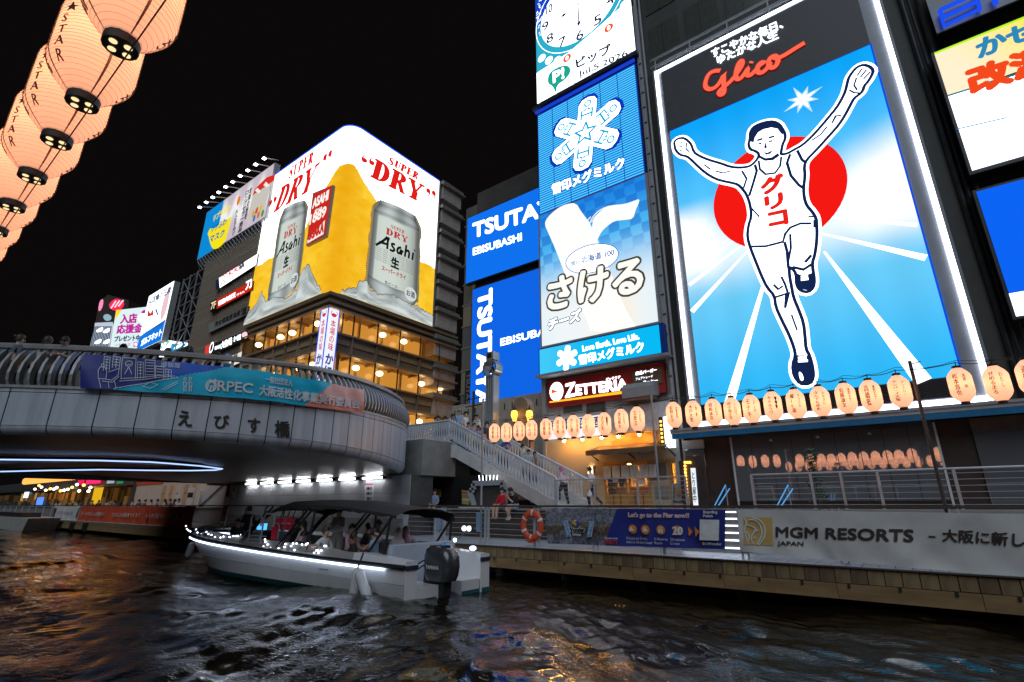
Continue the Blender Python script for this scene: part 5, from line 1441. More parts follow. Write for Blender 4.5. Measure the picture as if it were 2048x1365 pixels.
tenant('tenant_sign', 'red lit tenant sign with white lettering and a floor number', ((778,965), (1025,835), (1020,890), (780,1020)), emit('D62A12', .85),
 [('個室肉割烹', (822,985), (925,930), (822,958), WH, .03), ('刀', (985,890), (1020,872), (986,845), WH, .05), ('はなれ', (932,925), (978,905), (933,912), WH, .0)])
t = tenant('floor_number_sign', 'black end of the red tenant sign reading a floor number', ((776,962), (812,944), (812,1005), (778,1024)), emit('161414', .7), [('7F', (780,1008), (808,996), (784,968), emit('F0D8B0', 1), .05)], thick=.3)
t.location.y -= .06
tenant('tenant_sign', 'unlit grey tenant sign with dark brush lettering', ((762,1095), (1000,985), (990,1035), (765,1145)), pm('unlit_sign_grey', (.42, .40, .36), .6), [('完全個室居酒屋', (800,1110), (950,1040), (805,1078), pm('sign_ink', (.05, .045, .04), .6), .03), ('道', (955,1045), (990,1030), (958,1000), pm('sign_ink', (.05, .045, .04), .6), .04)])
t = tenant('tenant_sign', 'dark tenant sign with white lettering and red left end', ((770,1215), (990,1130), (985,1180), (765,1285)), emit('2A2624', .6),
 [('大牧場', (838,1240), (902,1212), (840,1200), WH, .05), ('焼肉館', (800,1247), (835,1235), (802,1225), WH, .02), ('食べ放題', (912,1200), (955,1185), (915,1165), WH, .01)])
BTN.poly('red_end', C3((745,1225), (772,1210), (766,1285), (740,1295)), emit('E03A30', 1), t, out=.02)
BTN.stroke(ell(*BTN.uv(*C3((782,1232))[0]), .42, .62, 14), .16, .035, px=False, closed=True).build('printed_ring', WH, t)
BTN.poly('beef_shape', smoothc(C3((960,1150), (985,1135), (998,1150), (990,1180), (965,1172)), 1), emit('F4C8CC', 1.2), t, out=.04)
tenant('tenant_sign', 'small white lit tenant sign, lowest of the sign boxes', ((855,1300), (962,1255), (952,1320), (840,1370)), emit('E8E8DC', .95), [('大屋', (880,1325), (935,1300), (885,1285), GB, .03)])
# == signs farther along the canal
fb = thing('roof_sign_building', 'low dark building beyond the tenant signs carrying roof signs', 'building', (-90, 26, 1.9))
MB().box((-93, 25.4, 1.9), (-73.4, 45, 22.5)).build('wall', M_FACADE, fb)
for k in range(8): MB().box((-92+k*2.3, 25.35, 17.5), (-90.6+k*2.3, 25.41, 20.5)).build('window', M_KI if k % 3 == 0 else M_GL, fb)
sg = thing('shop_tools_sign', 'white and blue lit roof sign on a lattice frame', 'sign', (-85.5, 24.5, 24.4))
SQ = C3((405,935), (545,850), (490,1190), (350,1240))
MB().box((-90.9, 24.52, 24.4), (-81.2, 25.3, 33.6)).build('case', M_GREYP, sg)
BSG = Board((0, 24.5), 0)
BSG.poly('face', [(-90.9, 24.4), (-81.3, 24.4), (-81.3, 33.6), (-90.9, 33.6)], emit('F6F8FF', 1.25), sg, out=.02, px=False)
BSG.poly('blue_band', [(-90.9, 24.4), (-81.3, 24.4), (-81.3, 27.6), (-90.9, 26.9)], emit('1478E0', 1.05), sg, out=.035, px=False)
BSG.text('AI店舗の王様', *C3((408,982), (540,905), (412,945)), emit('242C4A', 1), sg, out=.04, bold=.04)
BSG.text('ガルフネット', *C3((362,1225), (482,1160), (370,1185)), WH, sg, out=.05, bold=.05)
BSG.text('飲食店の経営改善', *C3((372,1158), (492,1098), (374,1142)), emit('3A50A0', 1), sg, out=.05, bold=.02)
BSG.poly('printed_crown', C3((400,1050), (405,1005), (420,1030), (435,1000), (438,1040)), emit('C83A3A', 1), sg, out=.04)
BSG.poly('printed_blush', ell(*BSG.uv(*C3((505,980))[0]), 1.2, 2.4, 16), emit('F0C8D0', 1), sg, out=.03, px=False)
BSG.stroke(C3((440,1060), (450,1000), (465,1040), (450,1075)), .3, .042).build('printed_curl', emit('3A60B0', 1), sg)
lt = thing('lattice_frame', 'open steel lattice scaffold behind the white and blue roof sign', 'scaffold', (-77, 26, 22.5))
mb = MB(); xs = (-81.0, -78.6, -76.2, -73.8)
for x in xs:
 mb.beam((x, 25.6, 22.5), (x, 25.6, 34.2), .14).beam((x, 28, 22.5), (x, 28, 34.2), .14)
 lt_i = x
for k in range(6):
 z = 23.4 + k*2.1
 mb.beam((xs[0], 25.6, z), (xs[-1], 25.6, z), .1).beam((xs[0], 28, z), (xs[-1], 28, z), .1)
mb.build('frame', M_STEEL, lt)
for i in range(3):
 for k in range(5):
  z = 23.4 + k*2.1; a, b = (xs[i], xs[i+1]) if (i+k) % 2 else (xs[i+1], xs[i])
  MB().beam((a, 25.6, z), (b, 25.6, z+2.1), .08).build('brace', M_STEEL, lt)
for k in range(14): MB().box((-81.9, 25.5, 23+k*.75), (-81.2, 25.58, 23.06+k*.75)).build('rung', M_STEEL, lt)
sh = thing('blue_brush_sign', 'white lit sign with blue brush stroke and pale green corner rays', 'sign', tuple(onY(347, 712, 25)))
BSH = Board((-84, 25.0), 8)
shq = [(325,679), (376,686), (370,722), (318,716)]
BSH.slab('case', shq, M_GREYP, sh, out=-.01, thick=.4)
BSH.poly('face', shq, emit('F4F6F0', 1.2), sh, out=.02)
BSH.polys('ray', [[(325,680), (332,681), (326,694)], [(335,681), (342,682), (328,698)], [(323,690), (322,698), (327,696)]], emit('9AD8D0', 1), sh, out=.03)
mb = BSH.stroke(smoothc([(343,690), (352,692)], 1, False), .5, .035)
BSH.stroke(smoothc([(336,700), (345,702), (356,700), (366,692), (372,688)], 2, False), [.3]*12 if False else .45, .036, mb=mb); BSH.stroke(smoothc([(340,697), (348,698)], 1, False), .45, .037, mb=mb)
BSH.stroke([(352,708), (360,716)], .3, .038, mb=mb); BSH.stroke([(360,708), (353,716)], .3, .039, mb=mb)
mb.build('brush_stroke', emit('1E98D0', 1), sh)
ic = thing('recruit_sign', 'pale lit sign with magenta headline and yellow corners', 'sign', tuple(onY(250, 700, 24)))
BIC = Board((-100, 24.5), 40)
icq = C3((215,1010), (395,990), (350,1250), (175,1245))
BIC.slab('case', icq, M_GREYP, ic, out=-.01, thick=.5)
BIC.poly('face', icq, emit('D6EAEC', 1.1), ic, out=.02)
BIC.polys('yellow_corner', [C3((215,1010), (250,1006), (208,1070)), C3((175,1245), (180,1225), (215,1246)), C3((350,1250), (318,1250), (356,1225))], emit('F4E020', 1.05), ic, out=.03)
MG = emit('C22A9C', 1)
BIC.text('入店', *C3((240,1090), (335,1085), (245,1035)), MG, ic, out=.04, bold=.05)
BIC.text('応援金', *C3((218,1150), (368,1142), (224,1098)), MG, ic, out=.04, bold=.05)
BIC.text('プレゼント中', *C3((205,1198), (355,1190), (208,1165)), emit('2A3C6A', 1), ic, out=.04, bold=.05)
BIC.text('いちこなび', *C3((212,1225), (300,1222), (213,1208)), MG, ic, out=.04, bold=.01)
BIC.poly('app_mark', C3((320,1200), (342,1198), (340,1226), (318,1228)), MG, ic, out=.035); BIC.text('Q', *C3((325,1222), (336,1221), (326,1205)), WH, ic, out=.045, bold=.06)
BIC.poly('printed_hair', smoothc(C3((360,1030), (375,1008), (398,1010), (392,1035)), 1), MG, ic, out=.035); BIC.poly('printed_face', ell(*BIC.uv(*C3((372,1055))[0]), .7, .8, 12), emit('F4F0F0', 1.1), ic, out=.038, px=False)
dk = thing('dark_sign_tower', 'dark tower far left with pink lit mark and pale spots', 'building', (-118, 30, 1.9))
BDK = Board((-118, 30), 30)
dq = C3((115,960), (165,918), (290,950), (280,1100), (200,1262), (60,1240))
BDK.slab('wall', dq, pm('tower_brown', (.09, .06, .045), .6), dk, out=0, thick=3)
BDK.poly('pink_mark', smoothc(C3((165,985), (200,945), (235,942), (268,965), (250,1005), (205,1018)), 1), emit('F42A5A', 1.2), dk, out=.05)
mb = MB()
for k in range(3): BDK.stroke(C3((185+k*22, 1000-k*6), (215+k*22, 955-k*2)), .35, .06+k*.001, mb=mb)
mb.build('pink_mark_line', emit('FFD0DC', 1.3), dk)
BDK.poly('pink_mark', smoothc(C3((108,1010), (118,955), (140,940), (138,985), (120,1018)), 1), emit('F48AB0', 1.2), dk, out=.05)
BDK.poly('pale_spot', smoothc(C3((135,1045), (160,1030), (190,1045), (185,1072), (150,1075)), 2), emit('9AC0D0', .9), dk, out=.05)
st_ = thing('striped_screen', 'pale striped lit screen with leaf shapes at the far left', 'screen', tuple(onY(205, 700, 24)))
BST = Board((-112, 26), 30)
sq = C3((90,1085), (195,1080), (200,1100), (170,1250), (58,1235))
BST.slab('case', sq, M_DARKMET, st_, out=-.01, thick=.4); BST.poly('face', sq, emit('C8D4E8', .9), st_, out=.02)
mb = MB()
for k in range(12):
 x = 88+k*9; BST.stroke(C3((x, 1105), (x-24, 1238)), .22, .03+k*.001, mb=mb)
stuff(mb.build('stripe_print', emit('3A465A', .9), st_))
for x, y in ((100, 1190), (150, 1190), (150, 1125), (110, 1120)): BST.poly('leaf_print', smoothc(C3((x-18, y+18), (x, y), (x+30, y-12), (x+26, y+12), (x+5, y+22)), 1), emit('EEF4FA', 1.1), st_, out=.05)
# == eating house under the burger sign
M_SHOPW = pm('shop_wall_cream', (.52, .42, .28), .65, var=.12, scale=1, bump=.12)
M_WOOD = pm('shop_timber', (.52, .29, .09), .5, var=.25, scale=3, bump=.15, stretch=(1, 1, .2))
sp_ = thing('eating_house', 'small warm-lit eating house with white sign, awning and sliding doors', 'shop', (-12.6, 24.0, PROM_Z))
sx0, sx1 = -16.3, -8.95
SY = 24.55
MB().box((sx0, SY, PROM_Z), (-12.75, SY+.25, 6.0)).build('wall', M_SHOPW, sp_)
MB().box((-12.75, SY, 4.3), (sx1, SY+.25, 6.0)).build('upper_wall', M_SHOPW, sp_)
MB().box((sx0-.2, SY-.1, PROM_Z), (sx0, SY+.4, 9.2)).build('corner_pier', M_GREYP, sp_)
MB().box((sx1, SY-.1, PROM_Z), (sx1+.28, SY+.4, 7.4)).build('corner_pier', M_GREYP, sp_)
MB().box((sx0, SY+.27, 6.0), (sx1, SY+.295, 7.6)).build('grey_wall', M_NB, sp_)
for x0, x1 in ((1122, 1158), (1168, 1205)):
 a, b = BW.uv(x0, 822), BW.uv(x1, 808)
 w = MB().box((a[0], SY+.22, a[1]-.1), (b[0], SY+.269, a[1]+.42)).build('window', pm('dim_window', (.10, .10, .085), .2), sp_); MB().box((a[0]-.05, SY+.2, a[1]-.15), (b[0]+.05, SY+.219, a[1]-.1)).build('frame', M_STEEL, w)
MB().box((-12.7, SY+3.0, PROM_Z), (sx1, SY+3.1, 4.4)).build('room_wall', pm('room_cream', (.6, .5, .36), .7), sp_)
MB().box((-12.7, SY+.3, 4.35), (sx1, SY+3.0, 4.45)).build('room_ceiling', M_SHOPW, sp_)
for x in (-12.0, -10.9, -9.8):
 MB().lathe([(.09, 0), (.12, .06)], (x, SY+1.4, 4.25), 10).build('room_lamp', emit('FFB850', 320.0), sp_)
MB().box((-12.4, SY+.5, PROM_Z), (-9.9, SY+.75, 3.0)).build('counter', M_WOOD, sp_)
MB().box((-12.5, SY+.4, 3.0), (-9.8, SY+.85, 3.06)).build('counter_top', pm('counter_amber', (.7, .36, .1), .4), sp_)
for k in range(7): MB().lathe([(.05, 0), (.07, .12), (.04, .2)], (-12.3+k*.36, SY+.6, 3.06), 8).build('bowl', M_WHITEP, sp_)
for x in (-12.72, -11.55, -10.35, -9.25):
 MB().box((x-.06, SY-.02, PROM_Z), (x+.06, SY+.16, 4.3)).build('door_post', M_WOOD, sp_)
for x0, x1 in ((-12.66, -11.61), (-11.49, -10.41)):
 d = MB().box((x0, SY+.05, PROM_Z+.02), (x1, SY+.09, 2.75)).build('door', M_WOOD, sp_)
 MB().box((x0+.06, SY+.06, 2.76), (x1-.06, SY+.075, 4.1)).build('pane', M_GL, d)
 MB().box((x0+.3, SY+.03, PROM_Z+.1), (x0+.36, SY+.049, 2.7)).build('stile', pm('timber_dark', (.2, .1, .04), .5), d); MB().box((x1-.36, SY+.03, PROM_Z+.1), (x1-.3, SY+.049, 2.7)).build('stile', MATS[('p', 'timber_dark')], d)
MB().box((-12.8, SY-.04, 4.18), (sx1, SY+.18, 4.32)).build('lintel', M_WOOD, sp_)
MB().box((-10.3, SY+.04, PROM_Z), (-9.3, SY+.1, 4.2)).build('fixed_panel', M_SHOPW, sp_)
for k, (x, z, w, h) in enumerate(((-12.3, 3.3, .3, .42), (-10.9, 3.15, .34, .5), (-10.15, 3.4, .7, .75), (-10.1, 2.5, .7, .6))):
 MB().box((x, SY-.012, z), (x+w, SY+.0, z+h)).build('menu_sheet', (M_WHITEP, M_WHITEP, pm('poster_dark', (.16, .14, .13), .5), pm('poster_photo', (.3, .27, .24), .5))[k], sp_)
nr_ = thing('noren_curtain', 'short white split curtain hung over the eating house doors', 'curtain', (-11.4, SY-.1, 3.45))
MB().tube([(-12.8, SY-.12, 4.12), (-9.75, SY-.12, 4.12)], .02, 6).build('rod', M_WOOD, nr_)
for k in range(6):
 x0 = -12.75 + k*.5; mb = MB(); rows = []
 for j in range(6):
  z = 4.1 - j*.13; rows.append([(x0 + i*.075, SY-.12 + .03*math.sin(i*1.6+k+j*.3) - .004*j, z) for i in range(7)])
 mb.sheet(rows).build('panel', pm('noren_cloth', (.78, .74, .66), .8, var=.06), nr_)
aw = thing('shop_awning', 'brown fabric awning projecting over the eating house doors', 'awning', (-11, 23.6, 4.55))
mb = MB()
mb.sheet([[(-13.0, SY, 5.15), (sx1+.1, SY, 5.15)], [(-13.1, SY-1.25, 4.82), (sx1+.1, SY-1.25, 4.82)]]).build('canopy', pm('awning_brown', (.16, .09, .045), .7, var=.2, bump=.2), aw)
mb = MB(); rows = [[(-13.1+i*.14, SY-1.26 + .02*math.sin(i), 4.82-.24*j - (.03*math.sin(i*.9) if j else 0)) for i in range(31)] for j in range(2)]
mb.sheet(rows).build('valance', MATS[('p', 'awning_brown')], aw)
for x in (-13.05, -11, sx1+.05): MB().beam((x, SY, 4.4), (x, SY-1.25, 4.8), .05).build('stay', M_DARKMET, aw)
mb = thing('mural_board', 'slanting painted board of plants above the brown awning', 'board', (-10.8, SY-.05, 5.2))
BM_ = Board((0, SY-.06), 0)
BM_.slab('panel', [(1222,883), (1310,862), (1320,896), (1224,902)], pm('mural_amber', (.5, .24, .06), .5, var=.3, scale=2), mb, out=0, thick=.04)
rr = random.Random(4)
for k in range(16):
 x = 1232 + k*5.3; y = 900 - rr.uniform(0, 5) - (k*.12)
 BM_.poly('painted_leaf', [(x-2, y), (x+rr.uniform(-2, 2), y-rr.uniform(6, 14)), (x+2.5, y-1)], pm('mural_green_%d' % (k % 2), ((.10, .16, .06), (.4, .28, .12))[k % 2], .6), mb, out=.01+.0006*k)
ws = thing('fascia_sign', 'long white lit sign with dark characters behind the lanterns', 'sign', (-12.6, SY-.2, 5.9))
BS9 = Board((0, SY-.32), 0)
MB().box((sx0+.05, SY-.30, 5.72), (-12.2, SY-.02, 6.75)).build('lit_case', emit('F2F4FC', 1.05), ws)
MB().box((-12.195, SY-.30, 5.72), (sx1+.1, SY-.02, 7.05)).build('blank_case', pm('sign_white', (.6, .6, .62), .5), ws)
for s_, x in (('京', 1109), ('都', 1131), ('招', 1161), ('酒', 1192)):
 BS9.text(s_, (x-7, 862-.06*(x-1100)), (x+7, 860-.06*(x-1100)), (x-7, 840-.06*(x-1100)), emit('28365A', 1), ws, out=.02, bold=.03)
BS9.text(vertical('よろず'), (1169,862), (1174,861), (1169,838), emit('D03A2A', 1), ws, out=.02, bold=.004)
for k, x in enumerate((1134, 1171, 1209, 1242, 1283)):
 p = BS9.hit(x, 884 - (k*4 if k > 2 else 0) - (k > 3)*2); p.z = 5.55
 t = thing('spot_lamp', 'warm glowing spot lamp under the white fascia sign, %s from the stairs' % ('first', 'second', 'third', 'fourth', 'fifth')[k], 'lamp', (p.x, SY-.6, 5.4), 'spot lamps over the eating house')
 MB().beam((p.x, SY-.1, 5.66), (p.x, SY-.62, 5.66), .035).build('arm', M_DARKMET, t)
 MB().lathe([(.03, .14), (.09, .06), (.11, 0)], (p.x, SY-.62, 5.52), 10, cap=False).build('shade', M_DARKMET, t)
 MB().ball((p.x, SY-.62, 5.50), .075).build('bulb', emit('FFB04A', 240.0), t, smooth=True)
t = thing('wall_lantern', 'square paper wall lantern glowing beside the doors', 'lamp', (-13.4, SY-.1, 3.7))
MB().box((-13.62, SY-.16, 3.72), (-13.32, SY-.03, 4.12)).build('paper', emit('FFD890', 7.0), t)
for x in (-13.64, -13.32): MB().box((x, SY-.18, 3.68), (x+.02, SY-.0, 4.16)).build('frame', M_WOOD, t)
vh = thing('vent_hood', 'grey metal ventilation hood on the wall beside the burger sign', 'vent', (-10.2, 23.9, 7.2))
q0, q1 = BW.uv(1256, 800), BW.uv(1318, 790)
mb = MB(); X0_, X1_ = q0[0], q1[0]
mb.prism([(X0_, SY, 7.45), (X0_, SY-.75, 7.35), (X0_, SY-.75, 7.85), (X0_, SY-.55, 8.1), (X0_, SY, 8.1)], (X1_-X0_, 0, 0)).build('hood', M_GREYP, vh, fix=True)
MB().box((X0_+.08, SY-.7, 7.22), (X1_-.08, SY-.05, 7.36)).build('grille', pm('vent_copper', (.3, .18, .12), .5), vh)
def marquee(name, label, x, zb, zt, w=.34):
 t = thing(name, label, 'sign', (x, SY-.7, zb))
 MB().box((x-w/2, SY-.9, zb), (x+w/2, SY-.6, zt)).build('case', M_DARKMET, t)
 n_ = int((zt-zb)/.19)
 for k in range(n_): MB().ball((x, SY-.93, zb+.1+k*.19), .055, 8, 5).build('bulb', emit('FFB040', 5.0), t)
 return t
xm = BW.hit(1337, 880).x; t = marquee('bulb_sign', 'vertical row of amber bulbs with white panel high on the shop corner', -9.15, 4.75, 6.2, .2)
MB().box((-9.04, SY-.88, 4.75), (-8.62, SY-.66, 6.2)).build('white_panel', emit('F2F4FF', 1.1), t)
t = thing('standing_sign', 'white standing sign with black script edged by a column of amber bulbs', 'sign', (-7.9, 20.8, PROM_Z))
BSS = Board((0, 20.8), 0); c0, c1 = BSS.uv(1386, 1008), BSS.uv(1386, 935)
MB().box((c0[0]-.13, 20.82, PROM_Z), (c0[0]+.55, 21.1, PROM_Z+2.0)).build('case', M_DARKMET, t)
BSS.poly('face', [(1381,936), (1391,936), (1397,1011), (1387,1012)], emit('E8F0FA', 1.1), t, out=.01)
BSS.text(vertical('とり屋中'), (1387,1005), (1394,1004), (1383,945), emit('1A1C24', 1), t, out=.02, bold=.004)
for k in range(12):
 p = BSS.hit(1371+.45*k, 932+k*6.6); MB().ball((p.x, 20.74, p.z), .05, 8, 5).build('bulb', emit('FFB040', 6.0), t)
for x in (1371, 1376, 1381): p = BSS.hit(x, 925); MB().ball((p.x, 20.74, p.z), .05, 8, 5).build('bulb', emit('FFB040', 6.0), t)
p0, p1 = BSS.hit(1371, 1012), BSS.hit(1371, 925); MB().box((p0.x-.09, 20.78, PROM_Z), (p0.x+.09, 20.9, p1.z+.08)).build('bulb_board', M_DARKMET, t)
t = thing('menu_stand', 'grey framed menu stand with photographs beside the standing sign', 'sign', (-8.9, 21.4, PROM_Z))
BME = Board((0, 21.5), 0); mq = [(1345,968), (1370,966), (1370,1006), (1345,1008)]
BME.slab('panel', mq, pm('menu_grey', (.14, .14, .15), .5), t, out=0, thick=.06)
mb = MB()
for a, b in zip(mq, mq[1:]+mq[:1]): BME.stroke([a, b], .05, .01, mb=mb)
mb.build('frame', M_STEEL, t)
for k in range(3): BME.poly('dish_photo', ell(*BME.uv(1357, 975+k*11), .17, .13, 12), pm('dish_%d' % k, ((.5, .4, .3), (.45, .3, .2), (.4, .4, .35))[k], .5), t, out=.02, px=False)
for x in (1345, 1370): p = BME.hit(x, 1006); MB().box((p.x-.03, 21.45, PROM_Z), (p.x+.03, 21.55, p.z+.1)).build('leg', M_STEEL, t)
# == dark glass shopfront under the runner screen
sf = thing('glass_shopfront', 'dark mirror-like glass shopfront below the giant screen reflecting lanterns', 'shopfront', (-2.7, 24.6, PROM_Z))
M_MIRR = pm('dark_shop_glass', (.20, .20, .215), .02, 0, var=.1, bump=0, spec=1.0, scale=.4)
b_ = M_MIRR.node_tree.nodes['Principled BSDF']; b_.inputs['Coat Weight'].default_value = 1.0; b_.inputs['Coat Roughness'].default_value = .01; b_.inputs['IOR'].default_value = 2.2
b_.inputs['Emission Color'].default_value = (.30, .28, .25, 1); b_.inputs['Emission Strength'].default_value = .0
GY = 24.45
def pane_col(x): return x
xs_ = [-6.28 + k*(7.15)/9 for k in range(10)]
for k in range(9):
 MB().box((xs_[k]+.012, GY, 2.35), (xs_[k+1]-.012, GY+.03, 5.0)).build('pane', M_MIRR, sf)
 MB().box((xs_[k]-.012, GY-.01, 2.3), (xs_[k]+.012, GY+.05, 5.02)).build('mullion', M_DARKMET, sf)
MB().box((-6.4, GY+.05, PROM_Z), (.95, GY+.3, 5.2)).build('back_wall', M_CONC_D, sf)
MB().box((-6.33, GY-.04, 2.1), (-6.26, GY+.05, 5.1)).build('door_jamb', M_WHITEP, sf)
MB().box((.86, GY-.04, 2.1), (.93, GY+.05, 5.1)).build('door_jamb', M_WHITEP, sf)
MB().box((-6.4, GY-.02, PROM_Z), (.95, GY+.04, 2.34)).build('plinth', M_BLACKST, sf)
for x0, x1 in ((-8.5, -7.55), (1.9, 3.6), (3.7, 9.0)):
 n_ = max(1, int((x1-x0)/.9))
 for k in range(n_): MB().box((x0+(x1-x0)*k/n_+.012, GY+.1, 2.2), (x0+(x1-x0)*(k+1)/n_-.012, GY+.13, 4.7)).build('pane', M_MIRR, sf)
for x0, x1 in ((-7.55, -6.4), (.95, 1.9)): MB().box((x0, GY+.2, PROM_Z), (x1, GY+.3, 5.2)).build('dark_recess', pm('recess_brown', (.05, .032, .025), .5), sf)
MB().box((-8.5, GY, 4.7), (-7.5, GY+.09, 5.1)).build('shutter_box', M_GREYP, sf); MB().box((1.9, GY, 4.7), (9.0, GY+.09, 5.15)).build('shutter_box', pm('shutter_brown', (.16, .12, .09), .6), sf)
MB().box((-8.5, GY+.12, PROM_Z), (9, GY+.35, 2.2)).build('base_wall', M_BLACKST, sf)
for k in range(4): MB().lathe([(.05, .08), (.07, 0)], (-4.6+k*1.75, GY-.35, 4.78), 8).build('ceiling_spot', M_STEEL, sf)
lg = thing('canopy_ledge', 'long grey canopy ledge with blue edge below the giant screen', 'canopy', (-2.6, 24, 5.1))
MB().box((-8.7, 23.55, 5.33), (9, 25.1, 5.48)).build('slab', M_STEEL, lg)
MB().box((-8.7, 23.5, 5.46), (9, 23.62, 5.56)).build('gutter', M_GREYP, lg)
MB().box((-8.65, 23.56, 5.10), (9, 23.60, 5.33)).build('blue_fascia', pm('blue_fascia', (.012, .17, .36), .4, var=.2), lg)
MB().box((-8.6, 23.6, 5.28), (9, 25.1, 5.33)).build('underside', M_DARKMET, lg)
# == landing and stairs down to the promenade
sr = thing('bridge_stairs', 'pale concrete stairs with waisted metal balusters descending from the bridge', 'stairs', (-15.5, 19.6, PROM_Z))
SYN, SYF = 18.45, 21.3
LZ = 5.15
tx, tz = -18.1, LZ
bx_, bz_ = -11.9, PROM_Z
M_STR = pm('stair_concrete', (.58, .57, .56), .7, var=.15, bump=.12)
M_BAL = pm('baluster_metal', (.66, .70, .76), .35, .2, var=.1, bump=.02)
MB().box((-22.5, SYN-.08, 4.42), (tx, SYN+.22, LZ)).build('landing_beam', M_STR, sr)
MB().box((-22.5, SYN+.221, 4.7), (tx, SYF+.1, LZ-.01)).build('landing_slab', M_STR, sr)
def stringer(y, nm):
 mb = MB(); mb.prism([(tx, y, LZ), (tx, y, 4.42), (tx+.55, y, 4.38), (bx_-.5, y, bz_), (bx_+.25, y, bz_), (bx_+.05, y, bz_+.32)], (0, .28, 0)).build(nm, M_STR, sr, fix=True)
stringer(SYN-.08, 'stringer'); stringer(SYF-.2, 'stringer')
NS = 18
for k in range(NS):
 x0 = tx + (bx_-tx)*k/NS; z1 = LZ - (LZ-bz_)*(k+1)/NS
 MB().box((x0, SYN+.2, z1-.3), (x0+(bx_-tx)/NS+.03, SYF-.2, z1+.02)).build('tread', M_STR, sr)
def bal(x, y, z):
 mb = MB(); P = [(.055, 0), (.05, .18), (.022, .38), (.03, .55), (.055, .75), (.05, .98)]
 mb.sheet([[(x-w, y-.035, z+h), (x+w, y-.035, z+h), (x+w, y+.035, z+h), (x-w, y+.035, z+h)] for w, h in P], closed=True)
 return mb
proto = None
def put_bal(x, y, z):
 global proto
 if proto is None: proto = bal(x, y, z).build('baluster', M_BAL, sr); proto['x0'] = 0; put_bal.b = Vector((x, y, z)); del proto['x0']
 else: c = proto.copy(); COL.objects.link(c); c.location = Vector(proto.location) + (Vector((x, y, z)) - put_bal.b)
x = -22.4
while x < tx-.05: put_bal(x, SYN+.05, LZ+.06); x += .165
n_ = 36
for k in range(n_+1):
 f = k/n_; X = tx + (bx_-tx)*f; put_bal(X, SYN+.05, LZ - (LZ-bz_)*f + .22)
 if k % 1 == 0 and k < n_-1: put_bal(X, SYF-.05, LZ - (LZ-bz_)*f + .22)
for y in (SYN+.05, SYF-.05):
 MB().tube([(-22.5, y, LZ+1.10), (tx, y, LZ+1.10), (bx_, y, bz_+1.26), (bx_+.12, y, bz_+1.1)], .055, 8).build('handrail', M_BAL, sr, smooth=True)
 MB().tube([(-22.5, y, LZ+.06), (tx, y, LZ+.08), (bx_, y, bz_+.24)], .03, 6).build('foot_rail', M_BAL, sr)
 MB().beam((bx_+.1, y, bz_), (bx_+.1, y, bz_+1.15), .09).build('newel', M_BAL, sr)
 MB().beam((tx, y, LZ), (tx, y, LZ+1.1), .09).build('newel', M_BAL, sr)
MB().box((bx_-.35, SYN+.3, bz_+.02), (bx_+.35, SYF-.3, bz_+.10)).build('bottom_step', M_STR, sr)
MB().box((bx_-.1, SYN+.5, bz_+.10), (bx_+.36, SYN+1.3, bz_+.13)).build('step_light', emit('DDEBFF', 2.5), sr)
bwl = thing('black_wall', 'black polished stone wall under the stair landing', 'wall', (-18.5, 18.9, PROM_Z))
for k in range(6):
 x0 = -20.6 + k*1.25
 zt = 4.45 if x0+1.25 < -17.6 else max(2.4, 4.45 - (x0+1.25+17.6)*.46)
 MB().box((x0+.008, 18.72, PROM_Z), (x0+1.242, 18.95, zt)).build('stone_panel', M_BLACKST, bwl)
t = thing('yellow_poster', 'yellow notice on the black stone wall', 'poster', tuple(onY(875, 995, 18.7)))
BY = Board((0, 18.7), 0)
BY.slab('sheet', [(867,979), (882,979), (882,994), (867,994)], pm('poster_yellow', (.75, .68, .03), .5), t, out=.01, thick=.008)
BY.polys('print', [[(870,983), (874,981), (875,990), (870,991)], [(876,984), (880,983), (880,985), (876,986)], [(876,988), (880,987), (880,989), (876,990)]], pm('poster_olive', (.3, .22, .02), .5), t, out=.016)
t = thing('tourist_poster', 'colourful poster on the wall left of the light-topped frame', 'poster', tuple(onY(931, 1008, 18.5)))
BY2 = Board((0, 18.4), 0)
BY2.slab('sheet', [(924,980), (940,982), (939,1010), (924,1008)], pm('poster_olive2', (.4, .3, .1), .5), t, out=.01, thick=.03)
for k, (y, c) in enumerate(((983, (.45, .12, .12)), (990, (.4, .2, .1)), (997, (.6, .6, .5)), (1003, (.5, .5, .1)))): BY2.poly('picture', [(925, y), (939, y+1), (939, y+5), (925, y+4)], pm('poster_pic_%d' % k, c, .5), t, out=.015)
ps = thing('photo_frame', 'silver stepped picture frame topped with a row of small white lights', 'frame', tuple(onY(985, 1012, 18.0)))
BP_ = Board((0, 18.0), 0)
def C4(*pts): return [(780 + x/3.25, 680 + y/3.25) for x, y in pts]
fr = [(548,1078), (520,978), (548,975), (542,932), (738,925), (730,972), (760,972), (745,1078)]
for a, b in zip(fr[:-1], fr[1:]):
 pa, pb = [BP_.hit(*p, 0) for p in C4(a, b)]
 MB().beam(pa, pb, .22, .11, up=(0, 1, 0)).build('bar', M_STEEL, ps)
BP_.slab('back_panel', C4((552,1075), (530,980), (555,978), (550,938), (730,932), (724,978), (752,978), (740,1075)), pm('frame_dark', (.06, .055, .05), .4), ps, out=-.12, thick=.08)
for k in range(6):
 p = BP_.hit(*C4((583+k*22, 918))[0]); q = p + Vector(((k-2.5)*.02, 0, .26)); MB().tube([p, q], .018, 6).build('light_rod', emit('F4F8FF', 4.0), ps)
p0, p1 = BP_.hit(*C4((575,926))[0]), BP_.hit(*C4((705,922))[0]); MB().beam(p0, p1, .14, .08).build('light_base', M_STEEL, ps)
MB().box((BP_.hit(*C4((470,1090))[0]).x, 17.75, PROM_Z+.02), (BP_.hit(*C4((690,1090))[0]).x, 18.25, PROM_Z+.12)).build('plinth', M_WHITEP, ps)
